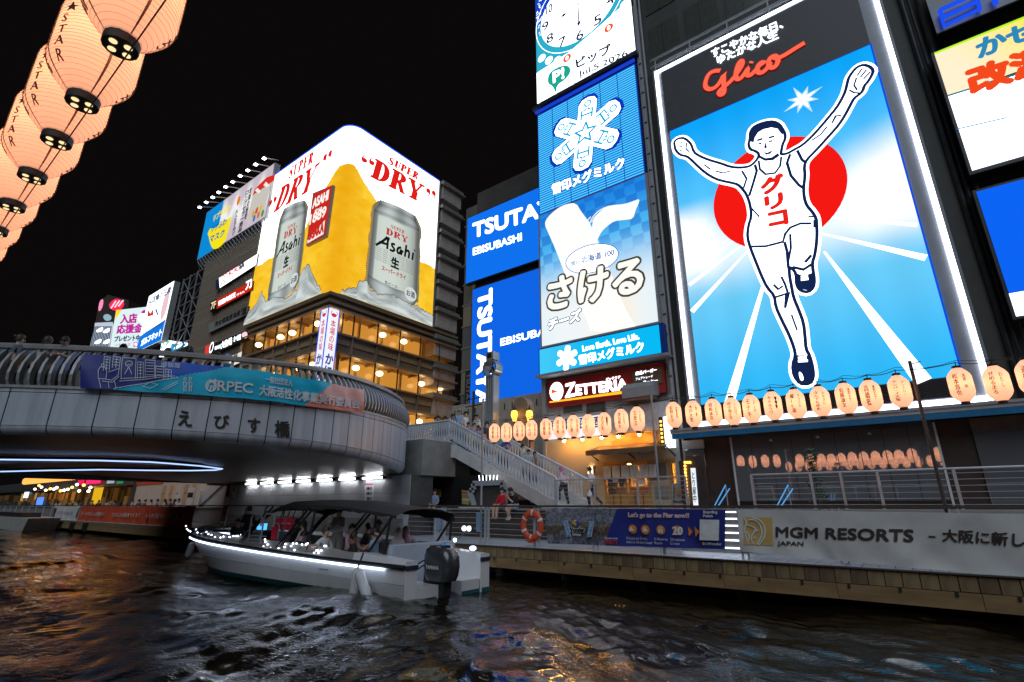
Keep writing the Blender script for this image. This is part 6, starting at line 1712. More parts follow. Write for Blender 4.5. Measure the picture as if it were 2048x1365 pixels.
bm = thing('bell_monument', 'brushed steel pillar carrying a ring with a hanging bell', 'monument', (-18.2, 22, LZ))
bc = onY(985, 738, 22.0); pxm = px_scale(bc)
MB().box((bc.x-.30, 21.75, LZ), (bc.x+.30, 22.25, bc.z-.45)).build('pillar', M_STEEL, bm)
for x in (-.15, 0, .15): MB().box((bc.x+x-.012, 21.735, LZ), (bc.x+x+.012, 21.749, bc.z-.5)).build('groove', M_DARKMET, bm)
rows = [];
for k in range(33):
 a = 2*math.pi*k/32; c_, s_ = math.cos(a), math.sin(a)
 rows.append([(bc.x+c_*r_, 22.0+d, bc.z+s_*r_) for r_, d in ((.42, -.3), (.52, -.3), (.52, .3), (.42, .3))])
MB().sheet(rows, closed=True).build('ring', pm('polished_steel', (.6, .58, .55), .25, .6, var=.08, bump=.02), bm, smooth=True)
MB().box((bc.x-.27, 21.72, bc.z+.5), (bc.x+.27, 22.28, bc.z+.98)).build('head_block', M_STEEL, bm)
MB().box((bc.x-.17, 21.70, bc.z+.6), (bc.x+.15, 21.719, bc.z+.88)).build('plate', M_DARKMET, bm)
MB().lathe([(.20, 0), (.19, .05), (.13, .14), (.10, .28), (.04, .34)], (bc.x, 22, bc.z-.2), 16).build('bell', pm('bell_bronze', (.08, .06, .05), .4, .8), bm, smooth=True)
MB().tube([(bc.x, 22, bc.z+.13), (bc.x, 22, bc.z+.44)], .025, 6).build('hanger', M_DARKMET, bm)
mn = thing('stone_pillar', 'round-topped stone monument glowing amber behind the lanterns', 'monument', tuple(onY(1040, 850, 23)))
a = onY(1028, 830, 23.0); b = onY(1057, 800, 23.0); cxm = (a.x+b.x)/2; w = (b.x-a.x)/2
prof = [(-w, 5.1), (-w, b.z-.25)] + [(-w*math.cos(t)*.95, b.z-.25 + .45*math.sin(t)) for t in np.linspace(.15, math.pi-.15, 9)] + [(w, b.z-.25), (w, 5.1)]
MB().prism([(cxm+x, 22.9, z) for x, z in prof], (0, .6, 0)).build('stone', pm('monument_stone', (.30, .22, .14), .6, var=.25, bump=.2), mn, fix=True)
for px_, py_ in ((1029, 832), (1059, 832)):
 p = onY(px_, py_, 22.6)
 t = thing('street_lantern', 'amber glass street lantern %s the round-topped stone monument' % ('left of' if px_ < 1040 else 'right of'), 'street lamp', (p.x, 22.6, 5.1), 'street lanterns by the monument')
 MB().tube([(p.x, 22.6, 5.1), (p.x, 22.6, p.z-.3)], .05, 8).build('post', M_DARKMET, t)
 MB().lathe([(.10, -.28), (.2, .05), (.17, .25), (.06, .32)], (p.x, 22.6, p.z), 8).build('glass', emit('FFB440', 4.0), t)
 MB().lathe([(.2, .3), (.05, .45), (.02, .6)], (p.x, 22.6, p.z), 8).build('cap', M_DARKMET, t)
 for k in range(4):
  an = k*math.pi/2 + .4; MB().tube([(p.x+.11*math.cos(an), 22.6+.11*math.sin(an), p.z-.28), (p.x+.2*math.cos(an), 22.6+.2*math.sin(an), p.z+.06), (p.x+.17*math.cos(an), 22.6+.17*math.sin(an), p.z+.26)], .012, 4).build('bar', M_DARKMET, t)
lw = thing('pale_arcade_building', 'pale low building with shop sign behind the bridge landing', 'building', (-33, 34, 5))
MB().box((-38.6, 42, 5.08), (-30.4, 50, 17)).build('wall', pm('pale_wall', (.5, .46, .42), .7, var=.15), lw)
for k in range(3): MB().box((-37.8+k*2.5, 41.93, 12.5), (-36.2+k*2.5, 41.999, 14.5)).build('window', M_KI, lw)
MB().box((-38.4, 41.8, 8.2), (-30.6, 41.99, 9.4)).build('shop_fascia', emit('F0D8B0', .7), lw)
ut = thing('utility_post', 'dark post with cross arms beside the blue screen', 'post', tuple(onY(945, 840, 26)))
p = onY(946, 840, 26); MB().tube([(p.x, 26, 5.1), (p.x, 26, onY(946, 783, 26).z)], .09, 6).build('post', M_DARKMET, ut)
for dz in (0, .5): z = onY(946, 798, 26).z - dz; MB().beam((p.x-.7, 26, z), (p.x+.9, 26, z+.05), .06).build('cross_arm', M_DARKMET, ut)
lp = thing('arcade_wall', 'low cream wall with lamps behind the lantern row left of the eating house', 'wall', (-17.5, 26, 5.1))
MB().box((-26.2, 27.0, 5.08), (-16.7, 27.3, 9.15)).build('panel', pm('arcade_cream', (.55, .47, .38), .65), lp)
for k in range(14): MB().box((-25.9+k*.66, 26.94, 8.35), (-25.86+k*.66, 26.999, 8.75)).build('mark', M_DARKMET, lp)
# == river-walk railing
RY = 14.40
rl = thing('river_railing', 'long river-walk railing with brown top rail and steel cables', 'railing', (-6, RY, DECK_Z))
RT = 2.13
MB().box((-36, RY-.05, RT), (9, RY+.05, RT+.06)).build('top_rail', M_BROWNMET, rl)
pp = None
for k in range(12):
 x = -16.3 + k*2.1
 for dx in (-.09, .05):
  if pp is None: pp = MB().box((x+dx, RY-.045, DECK_Z+.012), (x+dx+.035, RY+.045, RT)).build('post', M_STEEL, rl); x_0 = x+dx
  else: c = pp.copy(); COL.objects.link(c); c.location.x = pp.location.x + (x+dx-x_0)
for k in range(6): MB().tube([(-16.3, RY, DECK_Z+.17+k*.175), (8, RY, DECK_Z+.17+k*.175)], .008, 4).build('cable', M_STEEL, rl)
for k in range(5):      # bent posts under the bridge
 p = onY(452+k*38, 1010, 14.4); MB().tube([(p.x, 14.5, DECK_Z), (p.x, 14.5, 1.75), (p.x+.12, 14.45, 2.02), (p.x+.4, 14.42, 2.12)], .045, 6).build('bent_post', M_BROWNMET, rl)
for x, y in ((878, 1070), (958, 1070)):     # small blue boxes on posts
 p = onY(x, 1060, RY-.1); MB().box((p.x-.07, RY-.18, 1.35), (p.x+.09, RY-.06, 1.95)).build('rail_box', pm('box_blue', (.25, .36, .5), .4), rl)
x = onY(878, 1050, RY).x; MB().box((x-.22, RY-.04, DECK_Z), (x+.2, RY+.06, RT-.05)).build('wide_post', M_STEEL, rl)
ur = thing('promenade_railing', 'steel cable railing along the upper promenade edge', 'railing', (-4, 17.6, PROM_Z))
def seg(x0, x1, y, h=1.08, step=1.55):
 MB().tube([(x0, y, PROM_Z+h), (x1, y, PROM_Z+h)], .03, 6).build('top_rail', M_STEEL, ur)
 n_ = max(1, round((x1-x0)/step))
 for k in range(n_+1): MB().box((x0+(x1-x0)*k/n_-.035, y-.025, PROM_Z), (x0+(x1-x0)*k/n_+.035, y+.025, PROM_Z+h)).build('post', M_STEEL, ur)
 for k in range(6): MB().tube([(x0, y, PROM_Z+.16+k*.155), (x1, y, PROM_Z+.16+k*.155)], .007, 4).build('cable', M_STEEL, ur)
seg(-11.4, -6.2, 17.75); seg(-4.1, 9, 17.75, 1.05)
MB().box((onY(1690, 1000, 17.7).x-.03, 17.7, PROM_Z), (onY(1690, 1000, 17.7).x+.03, 17.8, PROM_Z+1.05)).build('post', M_STEEL, ur)
ls2 = thing('lit_steps', 'short steps with glowing white edges between the two banners', 'steps', (-3.7, 16.8, DECK_Z))
lx0, lx1 = onY(1452, 1060, 16.5).x-1.2, onY(1476, 1060, 16.5).x+.3
for k in range(6):
 z = DECK_Z + .19*(k+1); y = 16.1 + .25*k
 MB().box((lx0, y, DECK_Z), (lx1, 17.5, z)).build('step', M_CONC, ls2)
 MB().box((lx0, y-.012, z-.07), (lx1, y-.002, z-.03)).build('edge_light', emit('DCE8FF', 3.0), ls2)
for x in (1445, 1570):
 t = thing('blue_handrail', 'sloping handrail glowing blue at the %s of the lit steps' % ('left' if x < 1500 else 'right'), 'handrail', tuple(onY(x, 1010, 18.2)), 'blue lit handrails')
 a, b = onY(x-16, 1012, 18.2), onY(x+6, 970, 19.2)
 for d in (0, .12): MB().tube([a + Vector((d, 0, 0)), b + Vector((d, 0, -.12*(d > 0)))], .02, 6).build('rail', emit('58A8F0', .9), t)
 for q in (a, b): MB().beam((q.x, q.y, PROM_Z), q, .03).build('leg', M_STEEL, t)
# == cloth banners on the rail
def cloth(name, mats, quad, nu, nv, cellf, parent, wave):
 """quad: bl, br, tr, tl uv on plane; wave(u,v)->outward"""
 q = [Vector(p) for p in quad]; mb = MB(); rows = []
 for j in range(nv+1):
  for i in range(nu+1):
   u, v = i/nu, j/nv; w = q[0]*(1-u)*(1-v) + q[1]*u*(1-v) + q[2]*u*v + q[3]*(1-u)*v
   mb.v.append(tuple(BNR.P(w, .03 + wave(u, v))))
 for j in range(nv):
  for i in range(nu):
   a = j*(nu+1)+i; mb.f.append((a, a+1, a+nu+2, a+nu+1)); mb.m.append(cellf((i+.5)/nu, (j+.5)/nv))
 return mb.build(name, mats, parent, smooth=True)
BNR = Board((0, RY-.06), 0)
cb = thing('cruise_banner', 'cruise pier banner, photo print left and navy with orange discs right', 'banner', tuple(onY(1270, 1095, RY-.06)))
q = [Vector(BNR.uv(*p)) for p in ((1096,1087), (1450,1099), (1452,1019), (1092,1016))]
def wv1(u, v): return .035*math.sin(u*19+v*2) * (1-v*.7) + .03*math.sin(u*41+1)*(1-v)*.5 + .07*math.exp(-((u-.62)/.02)**2)*(1-v) - .03*(1-v)
def T1(u, v): return q[0]*(1-u)*(1-v) + q[1]*u*(1-v) + q[2]*u*v + q[3]*(1-u)*v
N1 = pm('banner_navy', (.012, .02, .095), .5, var=.1, bump=.1); PH1 = [pm('photo_%d' % i, c, .5, var=.85, scale=13, bump=.1) for i, c in enumerate(((.22, .23, .28), (.30, .31, .36), (.13, .09, .07), (.22, .18, .16), (.12, .12, .15)))]
rr = random.Random(9)
cells = {}
def cell1(u, v):
 if u > .345 + .06*v + .03 and u > .36 - .0 + .09*(v): return 0
 i, j = int(u*24), int(v*8); k = (i, j)
 if k not in cells:
  if v > .62: cells[k] = rr.choice((1, 1, 1, 2))
  elif v > .42: cells[k] = rr.choice((4, 4, 1))
  elif v > .24: cells[k] = rr.choice((3, 4, 3))
  else: cells[k] = rr.choice((5, 1, 5))
 return cells[k]
cloth('cloth', [N1] + PH1, q, 140, 24, cell1, cb, wv1)
def on1(u, v, out=.012): return BNR.P(T1(u, v), .03 + wv1(u, v) + out)
def disc1(u, v, r, mat, out=.014, n=18, nm='disc'):
 c = T1(u, v); mb = MB(); mb.poly([BNR.P(c + Vector((r*math.cos(t), r*math.sin(t))), .03 + wv1(u, v) + out + .02) for t in np.linspace(0, 6.283, n+1)[:-1]]); return mb.build(nm, mat, cb)
OR = pm('print_orange', (.80, .26, .02), .5); PW = pm('print_white', (.78, .78, .76), .5); PB = pm('print_sky', (.08, .35, .7), .5); PR = pm('print_red', (.6, .05, .05), .5); PK = pm('print_black', (.02, .02, .03), .5)
def txt1(s, u0, v0, u1, v1, mat, b=.03, out=.03):
 co, faces, asp = text_geom(s, 2); V = []; Fs = []
 offs = [(0, 0)] + [(math.cos(i*math.pi/3)*b, math.sin(i*math.pi/3)*b) for i in range(6)] if b else [(0, 0)]
 for k, (dx, dz) in enumerate(offs):
  n0 = len(V)
  for c in co: u, v = u0+(u1-u0)*c[0]+dx*(v1-v0)*.24, v0+(v1-v0)*(c[1]+dz); V.append(tuple(BNR.P(T1(u, v), .03+wv1(u, v)+out+k*.0008)))
  Fs += [tuple(n0+i for i in f) for f in faces]
 me = bpy.data.meshes.new('lettering'); me.from_pydata(V, [], Fs); return finish('lettering', me, mat, cb)
txt1("Let's go to the Pier now!!", .515, .74, .83, .90, pm('print_pink', (.8, .55, .5), .5), .05)
for k, u in enumerate((.535, .61, .69, .775)):
 disc1(u, .45, .125, OR)
txt1('20', .752, .34, .80, .54, PW, .05, .045)
for k, u in enumerate((.535, .61)):
 c = T1(u, .45); BNR.poly('pictogram', [tuple(c + Vector(p)) for p in ((-.07, -.05), (.07, -.05), (.05, .02), (.02, .02), (.02, .07), (-.04, .07), (-.04, .02), (-.06, .02))], PW, cb, out=.09, px=False)
for dx in (-.035, .035):
 c = T1(.69, .45); BNR.poly('pictogram', [tuple(c + Vector((dx, 0)) + Vector(p)) for p in ((-.025, -.08), (.025, -.08), (.03, .03), (-.03, .03))], PW, cb, out=.09, px=False); BNR.poly('pictogram', ell(c.x+dx, c.y+.06, .022, .022, 8), PW, cb, out=.09, px=False)
for k, u in enumerate((.84, .872)): c = T1(u, .43); BNR.poly('arrow', [tuple(c + Vector(p)) for p in ((-.05, -.13), (.06, 0), (-.05, .13))], OR, cb, out=.08, px=False)
for k, (u, s) in enumerate(((.535, 'Find your pier\nwhere to ride'), (.61, 'Drink\nand beer'), (.69, 'Have\nfun'), (.775, '20 minute\nCruise'))): txt1(s, u-.036, .08, u+.036, .25, PW, .0)
txt1('Boarding\nPoints', .90, .80, .965, .97, PW, .02)
c0 = [T1(.885, .22), T1(.975, .22), T1(.975, .74), T1(.885, .74)]; BNR.poly('blank_card', [tuple(p) for p in c0], PW, cb, out=.085, px=False)
txt1('Wonder', .92, .10, .985, .17, PW, .03)
disc1(.90, .13, .04, pm('print_amber', (.8, .5, .05), .5)); disc1(.915, .13, .035, PB, out=.018)
for u0, lean in ((.14, .10), (.27, -.10)):        # sky-blue strips marked cruise
 b = T1(u0, .22); d = Vector((-lean*1.1, .42)); w = Vector((.13, .02)); BNR.poly('blue_strip', [tuple(b), tuple(b+w), tuple(b+w+d), tuple(b+d)], PB, cb, out=.075, px=False)
 BNR.poly('strip_edge', [tuple(b-Vector((.015, .015))), tuple(b+w+Vector((.015, -.012))), tuple(b+w+d+Vector((.015, .015))), tuple(b+d+Vector((-.015, .015)))], PW, cb, out=.068, px=False)
 BNR.text(vertical('CRUISE'), tuple(b+Vector((.03, .05))), tuple(b+Vector((.10, .06))), tuple(b+d+Vector((.03, -.05))), PW, cb, out=.09, px=False, bold=.01)
disc1(.195, .60, .085, PW); disc1(.188, .60, .065, pm('print_amber2', (.8, .45, .05), .5), out=.02); disc1(.207, .60, .06, pm('print_cobalt', (.04, .1, .5), .5), out=.026)
txt1('Wonder', .148, .34, .25, .47, PK, .06, .05); txt1('Wonder', .148, .34, .25, .47, PW, .16, .04)
txt1('Group', .175, .22, .225, .32, PW, .02, .05)
txt1('PARTY', .375, .05, .455, .16, PR, .06, .05); txt1('WONDER CRUISE', .375, .18, .455, .215, PW, .03, .05)
mg = thing('resort_banner', 'long white banner with gold lion square and dark capitals', 'banner', tuple(onY(1750, 1120, RY-.06)))
q2 = [Vector(BNR.uv(*p)) for p in ((1481,1102), (2130,1164), (2130,1029), (1475,1019))]
def T2(u, v): return q2[0]*(1-u)*(1-v) + q2[1]*u*(1-v) + q2[2]*u*v + q2[3]*(1-u)*v
def wv2(u, v): return .025*math.sin(u*14+v*3)*(1-v*.6) + .02*math.sin(u*33+v*6)*(1-v) + .06*math.exp(-((u-.31-.12*(.5-v))/.02)**2)*max(0, .45-v) + .03*math.exp(-((u-.66-.2*(v-.5))/.05)**2)
MWH = pm('banner_cloth_white', (.62, .60, .57), .65, var=.12, scale=1.5, bump=.15, bscale=6)
cloth('cloth', [MWH], q2, 120, 20, lambda u, v: 0, mg, wv2)
def inv2(x, y):
 p = Vector(BNR.uv(x, y)); u, v = .5, .5
 for _ in range(8):
  e = p - T2(u, v); du = (T2(u+1e-4, v)-T2(u, v))/1e-4; dv = (T2(u, v+1e-4)-T2(u, v))/1e-4
  det = du.x*dv.y - du.y*dv.x; u += (e.x*dv.y - e.y*dv.x)/det; v += (du.x*e.y - du.y*e.x)/det
 return u, v
def patch2(name, pts, mat, out=.012, n=8):
 (a, b, c, d) = [inv2(*p) for p in pts]; rows = []
 for j in range(n+1):
  r = []
  for i in range(n+1):
   s_, t_ = i/n, j/n; u = a[0]*(1-s_)*(1-t_)+b[0]*s_*(1-t_)+c[0]*s_*t_+d[0]*(1-s_)*t_; v = a[1]*(1-s_)*(1-t_)+b[1]*s_*(1-t_)+c[1]*s_*t_+d[1]*(1-s_)*t_
   r.append(BNR.P(T2(u, v), .03+wv2(u, v)+out))
  rows.append(r)
 return MB().sheet(rows).build(name, mat, mg)
def txt2(s, bl, br_, tl, mat, b=.03, out=.02):
 co, faces, asp = text_geom(s, 3); a = [Vector(inv2(*p)) for p in (bl, br_, tl)]; V = []; Fs = []
 offs = [(0, 0)] + [(math.cos(i*math.pi/4)*b, math.sin(i*math.pi/4)*b) for i in range(8)] if b else [(0, 0)]
 hh = (T2(*a[2])-T2(*a[0])).length
 for k, (dx, dz) in enumerate(offs):
  n0 = len(V)
  for c in co: w = a[0] + (a[1]-a[0])*c[0] + (a[2]-a[0])*c[1]; p = T2(*w) + Vector((dx*hh, dz*hh)); V.append(tuple(BNR.P(p, .03+wv2(*w)+out+k*.0008)))
  Fs += [tuple(n0+i for i in f) for f in faces]
 me = bpy.data.meshes.new('lettering'); me.from_pydata(V, [], Fs); return finish('lettering', me, mat, mg)
GD = pm('print_gold', (.62, .40, .13), .5, var=.05); BK = pm('print_charcoal', (.045, .03, .025), .55)
patch2('gold_square', ((1489,1089), (1547,1091), (1545,1035), (1488,1034)), GD)
lion = [[(1490,1036), (1496,1045), (1490,1056), (1492,1068), (1498,1085)], [(1498,1040), (1508,1038), (1520,1046), (1526,1060), (1524,1074), (1516,1088)], [(1506,1035), (1520,1038), (1530,1050), (1532,1066), (1526,1082), (1518,1090)],
  [(1496,1050), (1506,1052), (1514,1058), (1508,1066), (1503,1076), (1508,1088)], [(1510,1062), (1518,1060)], [(1508,1076), (1514,1074)], [(1494,1062), (1500,1070), (1500,1080)]]
mb = MB()
for i, l in enumerate(lion): BNR.stroke(smoothc(l, 2, False), [.032]*len(smoothc(l, 2, False)), .075+i*.0006, mb=mb)
mb.build('lion_mark', PW, mg)
txt2('MGM RESORTS', (1553,1073), (1826,1083), (1553,1054), BK, .05)
txt2('JAPAN', (1556,1092), (1607,1094), (1556,1082), BK, .035)
txt2('-', (1857,1074), (1871,1075), (1857,1071), BK, .0)
txt2('大阪に新しい', (1885,1082), (2085,1096), (1885,1058), BK, .03)
lb = thing('lifebuoy', 'orange lifebuoy with white bands and trailing rope on the railing', 'lifebuoy', tuple(onY(1064, 1090, RY-.15)))
c = onY(1064, 1051, RY-.16); rb_ = MB(); R1, r1 = .34, .10
for k in range(36):
 a0, a1 = 2*math.pi*k/36, 2*math.pi*(k+1)/36; row = []
 rows = [[(c.x + (R1+r1*math.cos(b))*math.cos(a), c.y + r1*.7*math.sin(b), c.z + (R1+r1*math.cos(b))*math.sin(a)*1.12) for b in np.linspace(0, 2*math.pi, 11)[:-1]] for a in (a0, a1)]
 rb_.cur = 1 if (k % 6) == 2 else 0; rb_.sheet(rows, closed=True)
rb_.build('ring', [pm('buoy_orange', (.72, .09, .03), .5, var=.12), M_WHITEP], lb, smooth=True)
rp = [(c.x+.2*math.sin(k*.9)*(1 if k % 2 else -.6), c.y-.10, c.z-.38-.015*k) for k in range(10)]
MB().tube(rp, .014, 5).build('rope', MATS[('p', 'buoy_orange')], lb)
MB().tube([(c.x, c.y+.12, DECK_Z), (c.x, c.y+.12, c.z+.5)], .03, 6).build('holder', M_STEEL, lb)
fl_ = thing('twin_floodlight', 'pair of small white floodlights on a slanting stem over the quay edge', 'lamp', tuple(onY(925, 1092, 14.1)))
p = onY(935, 1060, 13.6); MB().tube([onY(908, 1088, 14.1), p], .02, 6).build('stem', M_STEEL, fl_)
for dx in (-.11, .11): MB().ball((p.x+dx, p.y-.05, p.z+.05), (.09, .08, .09)).build('lens', emit('E8F0FF', 2.2), fl_, smooth=True); MB().ball((p.x+dx, p.y+.02, p.z+.05), (.1, .08, .1)).build('shell', M_DARKMET, fl_, smooth=True)
cl = thing('mooring_cleat', 'black iron mooring cleat on the quay edge under the resort banner', 'cleat', tuple(onZ(1962, 1142, DECK_Z)))
p = onZ(1962, 1142, DECK_Z+.02); MB().box((p.x-.06, p.y-.04, DECK_Z+.01), (p.x+.06, p.y+.04, DECK_Z+.09)).build('foot', M_BLK, cl); MB().tube([(p.x-.17, p.y, DECK_Z+.10), (p.x+.17, p.y, DECK_Z+.10)], .028, 8).build('horns', M_BLK, cl)
tr = thing('small_tree', 'small leafy green tree in front of the dark shopfront', 'tree', tuple(onZ(1637, 1008, PROM_Z)) if False else (onY(1637, 1000, 20.5).x, 20.5, PROM_Z))
bx3 = onY(1637, 1000, 20.5).x
MB().tube([(bx3, 20.5, PROM_Z), (bx3+.03, 20.5, 3.0), (bx3-.02, 20.52, 3.9)], [.03, .022, .01], 6).build('trunk', pm('bark', (.1, .07, .05), .8), tr)
for k in range(7): a = k*2.1; MB().tube([(bx3, 20.5, 2.5+k*.18), (bx3+.22*math.cos(a), 20.5+.22*math.sin(a), 2.7+k*.18)], [.01, .004], 4).build('limb', MATS[('p', 'bark')], tr)
mb = MB(); rr = random.Random(1)
for k in range(420):
 h = rr.random(); z = PROM_Z + .25 + h*1.75; rad = (.30 if h < .45 else .14 + .10*math.sin(h*9)**2)*(1-.2*h)
 a = rr.uniform(0, 6.28); r_ = rad*math.sqrt(rr.random()); p = Vector((bx3 + r_*math.cos(a), 20.5 + r_*math.sin(a), z))
 d = Vector((rr.uniform(-1, 1), rr.uniform(-1, 1), rr.uniform(-.6, .6))).normalized()*.07; n_ = d.cross(Vector((rr.uniform(-1, 1), rr.uniform(-1, 1), 1))).normalized()*.028
 mb.add([p-d, p+n_, p+d, p-n_], [(0, 1, 2, 3)])
mb.build('crown', pm('leaf_green', (.05, .11, .035), .5, var=.4, scale=8), tr, kind='stuff')
# == lantern poles and strings
M_PAPER = bpy.data.materials.new('lantern_paper'); M_PAPER.use_nodes = True
b_ = M_PAPER.node_tree.nodes['Principled BSDF']; b_.inputs['Base Color'].default_value = (.75, .6, .45, 1); b_.inputs['Roughness'].default_value = .7
b_.inputs['Emission Color'].default_value = (*hexc('FFB896'), 1); b_.inputs['Emission Strength'].default_value = .34
_n = M_PAPER.node_tree.nodes; _l = M_PAPER.node_tree.links; _t = _n.new('ShaderNodeBsdfTranslucent'); _t.inputs[0].default_value = (.82, .68, .58, 1); _a = _n.new('ShaderNodeAddShader')
_l.new(b_.outputs[0], _a.inputs[0]); _l.new(_t.outputs[0], _a.inputs[1]); _l.new(_a.outputs[0], _n['Material Output'].inputs[0])
b_.inputs['Base Color'].default_value = (.25, .2, .16, 1)
M_PAPER2 = emit('FFA850', 1.6)
M_INK = pm('lantern_ink', (.05, .03, .022), .7, bump=0)
M_INKR = pm('lantern_ink_red', (.4, .03, .02), .7, bump=0)
LR, LH = .215, .74
def lrad(z):      # body radius at height z (0..LH)
 t = z/LH
 return LR*min(1.0, .38 + .62*math.sin(min(1, t/.30)*math.pi/2)) if t < .30 else (LR if t < .70 else LR*(.38 + .62*math.sin(min(1, (1-t)/.30)*math.pi/2)))
def lantern_body(nseg=22, rings=26):
 mb = MB(); prof = []
 for i in range(rings*2+1):
  z = LH*i/(rings*2); prof.append((lrad(z) - (.0035 if i % 2 else 0), z))
 mb.lathe(prof, n=nseg); return mb
LPROTO = None
def lantern_proto():
 global LPROTO
 t = thing('paper_lantern', 'x', 'lantern')
 me = lantern_body(); me.build('body', M_PAPER, t, smooth=True, local=True)
 for z0, z1 in ((-.05, .012), (LH-.012, LH+.05)): MB().lathe([(.082, z0), (.082, z1)], n=14).build('cap', M_BLK, t, local=True, smooth=True)
 MB().tube([(0, 0, LH+.05), (0, 0, LH+.15)], .01, 5).build('hook', M_BLK, t, local=True)
 MB().lathe([(.02, .30), (.05, .34), (.05, .42), (.02, .47)], n=8).build('bulb', emit('FFA870', 15.0), t, local=True)
 return t
LPROTO = lantern_proto()
def lantern_text(parent, s, ang, z0, z1, wid, mat, nm='lettering'):
 T = text_geom(s, 2)
 if T is None: return
 co, faces, asp = T; V = []
 offs = ((0, 0), (.025, 0), (-.025, 0)); Fs = []
 for k, (dx, dz) in enumerate(offs):
  n0 = len(V)
  for c in co:
   z = z0 + (z1-z0)*(c[1]+dz*.4); r_ = lrad(min(LH, max(0, z))) + .004 + .0006*k; a = ang + (c[0]-.5+dx)*wid/LR
   V.append((r_*math.cos(a), r_*math.sin(a), z))
  Fs += [tuple(n0+i for i in f) for f in faces]
 me = bpy.data.meshes.new(nm); me.from_pydata(V, [], Fs); return finish(nm, me, mat, parent, local=True)
def ordw(n):
 t = {2: ('twenty', 'twentieth'), 3: ('thirty', 'thirtieth'), 4: ('forty', 'fortieth')}
 return ORD[n] if n < 20 else (t[(n+1)//10][1] if (n+1) % 10 == 0 else t[(n+1)//10][0] + '-' + ORD[n % 10])
ORD = ['first', 'second', 'third', 'fourth', 'fifth', 'sixth', 'seventh', 'eighth', 'ninth', 'tenth', 'eleventh', 'twelfth', 'thirteenth', 'fourteenth', 'fifteenth', 'sixteenth', 'seventeenth', 'eighteenth', 'nineteenth', 'twentieth', 'twenty-first', 'twenty-second', 'twenty-third', 'twenty-fourth', 'twenty-fifth', 'twenty-sixth', 'twenty-seventh', 'twenty-eighth']
FL = [(989,866,38,'道頓堀',''), (1013,865,38,'えびす',''), (1038,862,39,'心斎橋',''), (1063,860,39,'なんば',''), (1092,858,40,'戎橋筋',''), (1119,855,41,'浪速座',''), (1147,852,42,'かに座',''), (1177,851,43,'いとまり','r'), (1209,848,45,'古沢先','♥'), (1243,842,46,'澤田健太','心'), (1275,838,46,'志摩洋','心'),
  (1348,830,48,'佐野友守','組'), (1387,828,48,'木戸大聖','★★'), (1427,825,49,'岡崎体育','心'), (1465,823,50,'桂小福子次','心'), (1503,818,50,'モナキ','ドル'), (1546,812,51,'キャルラヴ','♥♥♥'), (1592,808,52,'魔16歳','マッスル'), (1641,803,52,'なんでもゆめ','おおきに'), (1692,797,54,'佐藤謙次','選手'), (1742,792,56,'高橋藍','選手'), (1800,783,55,'サンバーズ大阪','サントリー'),
  (1922,770,60,'松本直也','渡邉 明'), (1995,767,62,'せめるまる','わたし'), (2062,755,62,'道頓堀','')]
lanY = []
for k, (x, y, h, s1_, s2_) in enumerate(FL):
 Yl = 14.45 + max(0, (1320-x))*.0042
 c = onY(x, y, Yl)
 t = copy_tree(LPROTO) if k else LPROTO
 for ch in list(t.children):
  if ch.name.startswith('lettering'): bpy.data.objects.remove(ch)
 t.location = (c.x, c.y, c.z - LH/2)
 t['label'] = 'glowing paper lantern with black brush writing, %s from the left of the river-walk string' % ORD[k]
 t['group'] = 'lanterns strung along the far river walk'
 t.rotation_euler.z = math.radians(-90) + math.atan2(-c.x, c.y)*-1 if False else math.atan2(-c.y, -c.x)
 lantern_text(t, vertical(s1_), -.30, .13, LH-.14, .092, M_INKR if s2_ == 'r' else M_INK)
 if s2_ and s2_ != 'r': lantern_text(t, vertical(s2_), .38, .26, LH-.16, .055, M_INK)
 if not s2_: lantern_text(t, vertical('道頓堀'), .60, .14, LH-.16, .07, M_INKR)
 lanY.append(Vector((c.x, c.y, c.z + LH/2 + .13)))
ws_ = thing('lantern_wire', 'thin dark wire carrying the river-walk lanterns', 'wire', tuple(lanY[0]))
pts = []
for a, b in zip(lanY[:-1], lanY[1:]):
 for i in range(4): f = i/4; q_ = a.lerp(b, f); q_.z -= .05*math.sin(math.pi*f); pts.append(q_)
pts.append(lanY[-1]); MB().tube([lanY[0] + Vector((-1.2, .2, .1))] + pts, .009, 4).build('wire', M_BLK, ws_)
MB().tube([p + Vector((.02, .03, .05 + .03*math.sin(i))) for i, p in enumerate(pts)], .006, 4).build('power_cable', M_BLK, ws_)
for k, (xt, yt, xb, yb) in enumerate(((965, 835, 962, 1085), (1290, 790, 1320, 1000), (1843, 720, 1890, 1010))):
 p = onY(xb, min(yb, 1030), 14.55); zt = (6.05, 5.35, 5.35)[k]
 t = thing('lantern_pole', 'slim steel lantern pole %s' % ('beside the seated pair', 'in front of the eating house doors', 'in front of the dark shopfront')[k], 'pole', (p.x, 14.55, DECK_Z), 'poles of the lantern string')
 MB().tube([(p.x, 14.55, DECK_Z), (p.x, 14.55, zt)], .035, 8).build('pole', M_GREYP if k < 2 else M_BROWNMET, t)
 for z in (DECK_Z+.4, DECK_Z+1.0): MB().box((p.x-.09, 14.43, z), (p.x+.06, 14.58, z+.04)).build('clamp', M_STEEL, t)
 MB().tube([(p.x, 14.55, zt-.08), (p.x+.2, 14.5, zt-.05)], .012, 5).build('hook_arm', M_STEEL, t)
NR_ = .85
caps = [(-3.23, 7), (-3.96, 6), (-4.58, 5), (-5.30, 4), (-6.02, 3), (-6.74, 2), (-7.46, 1), (-8.18, 8)]
xs2 = [c[0] for c in caps] + [-2.50, -1.78, -1.06, -.34, .38, 1.10, 1.82, 2.54, 3.26]
SCN = 1.12
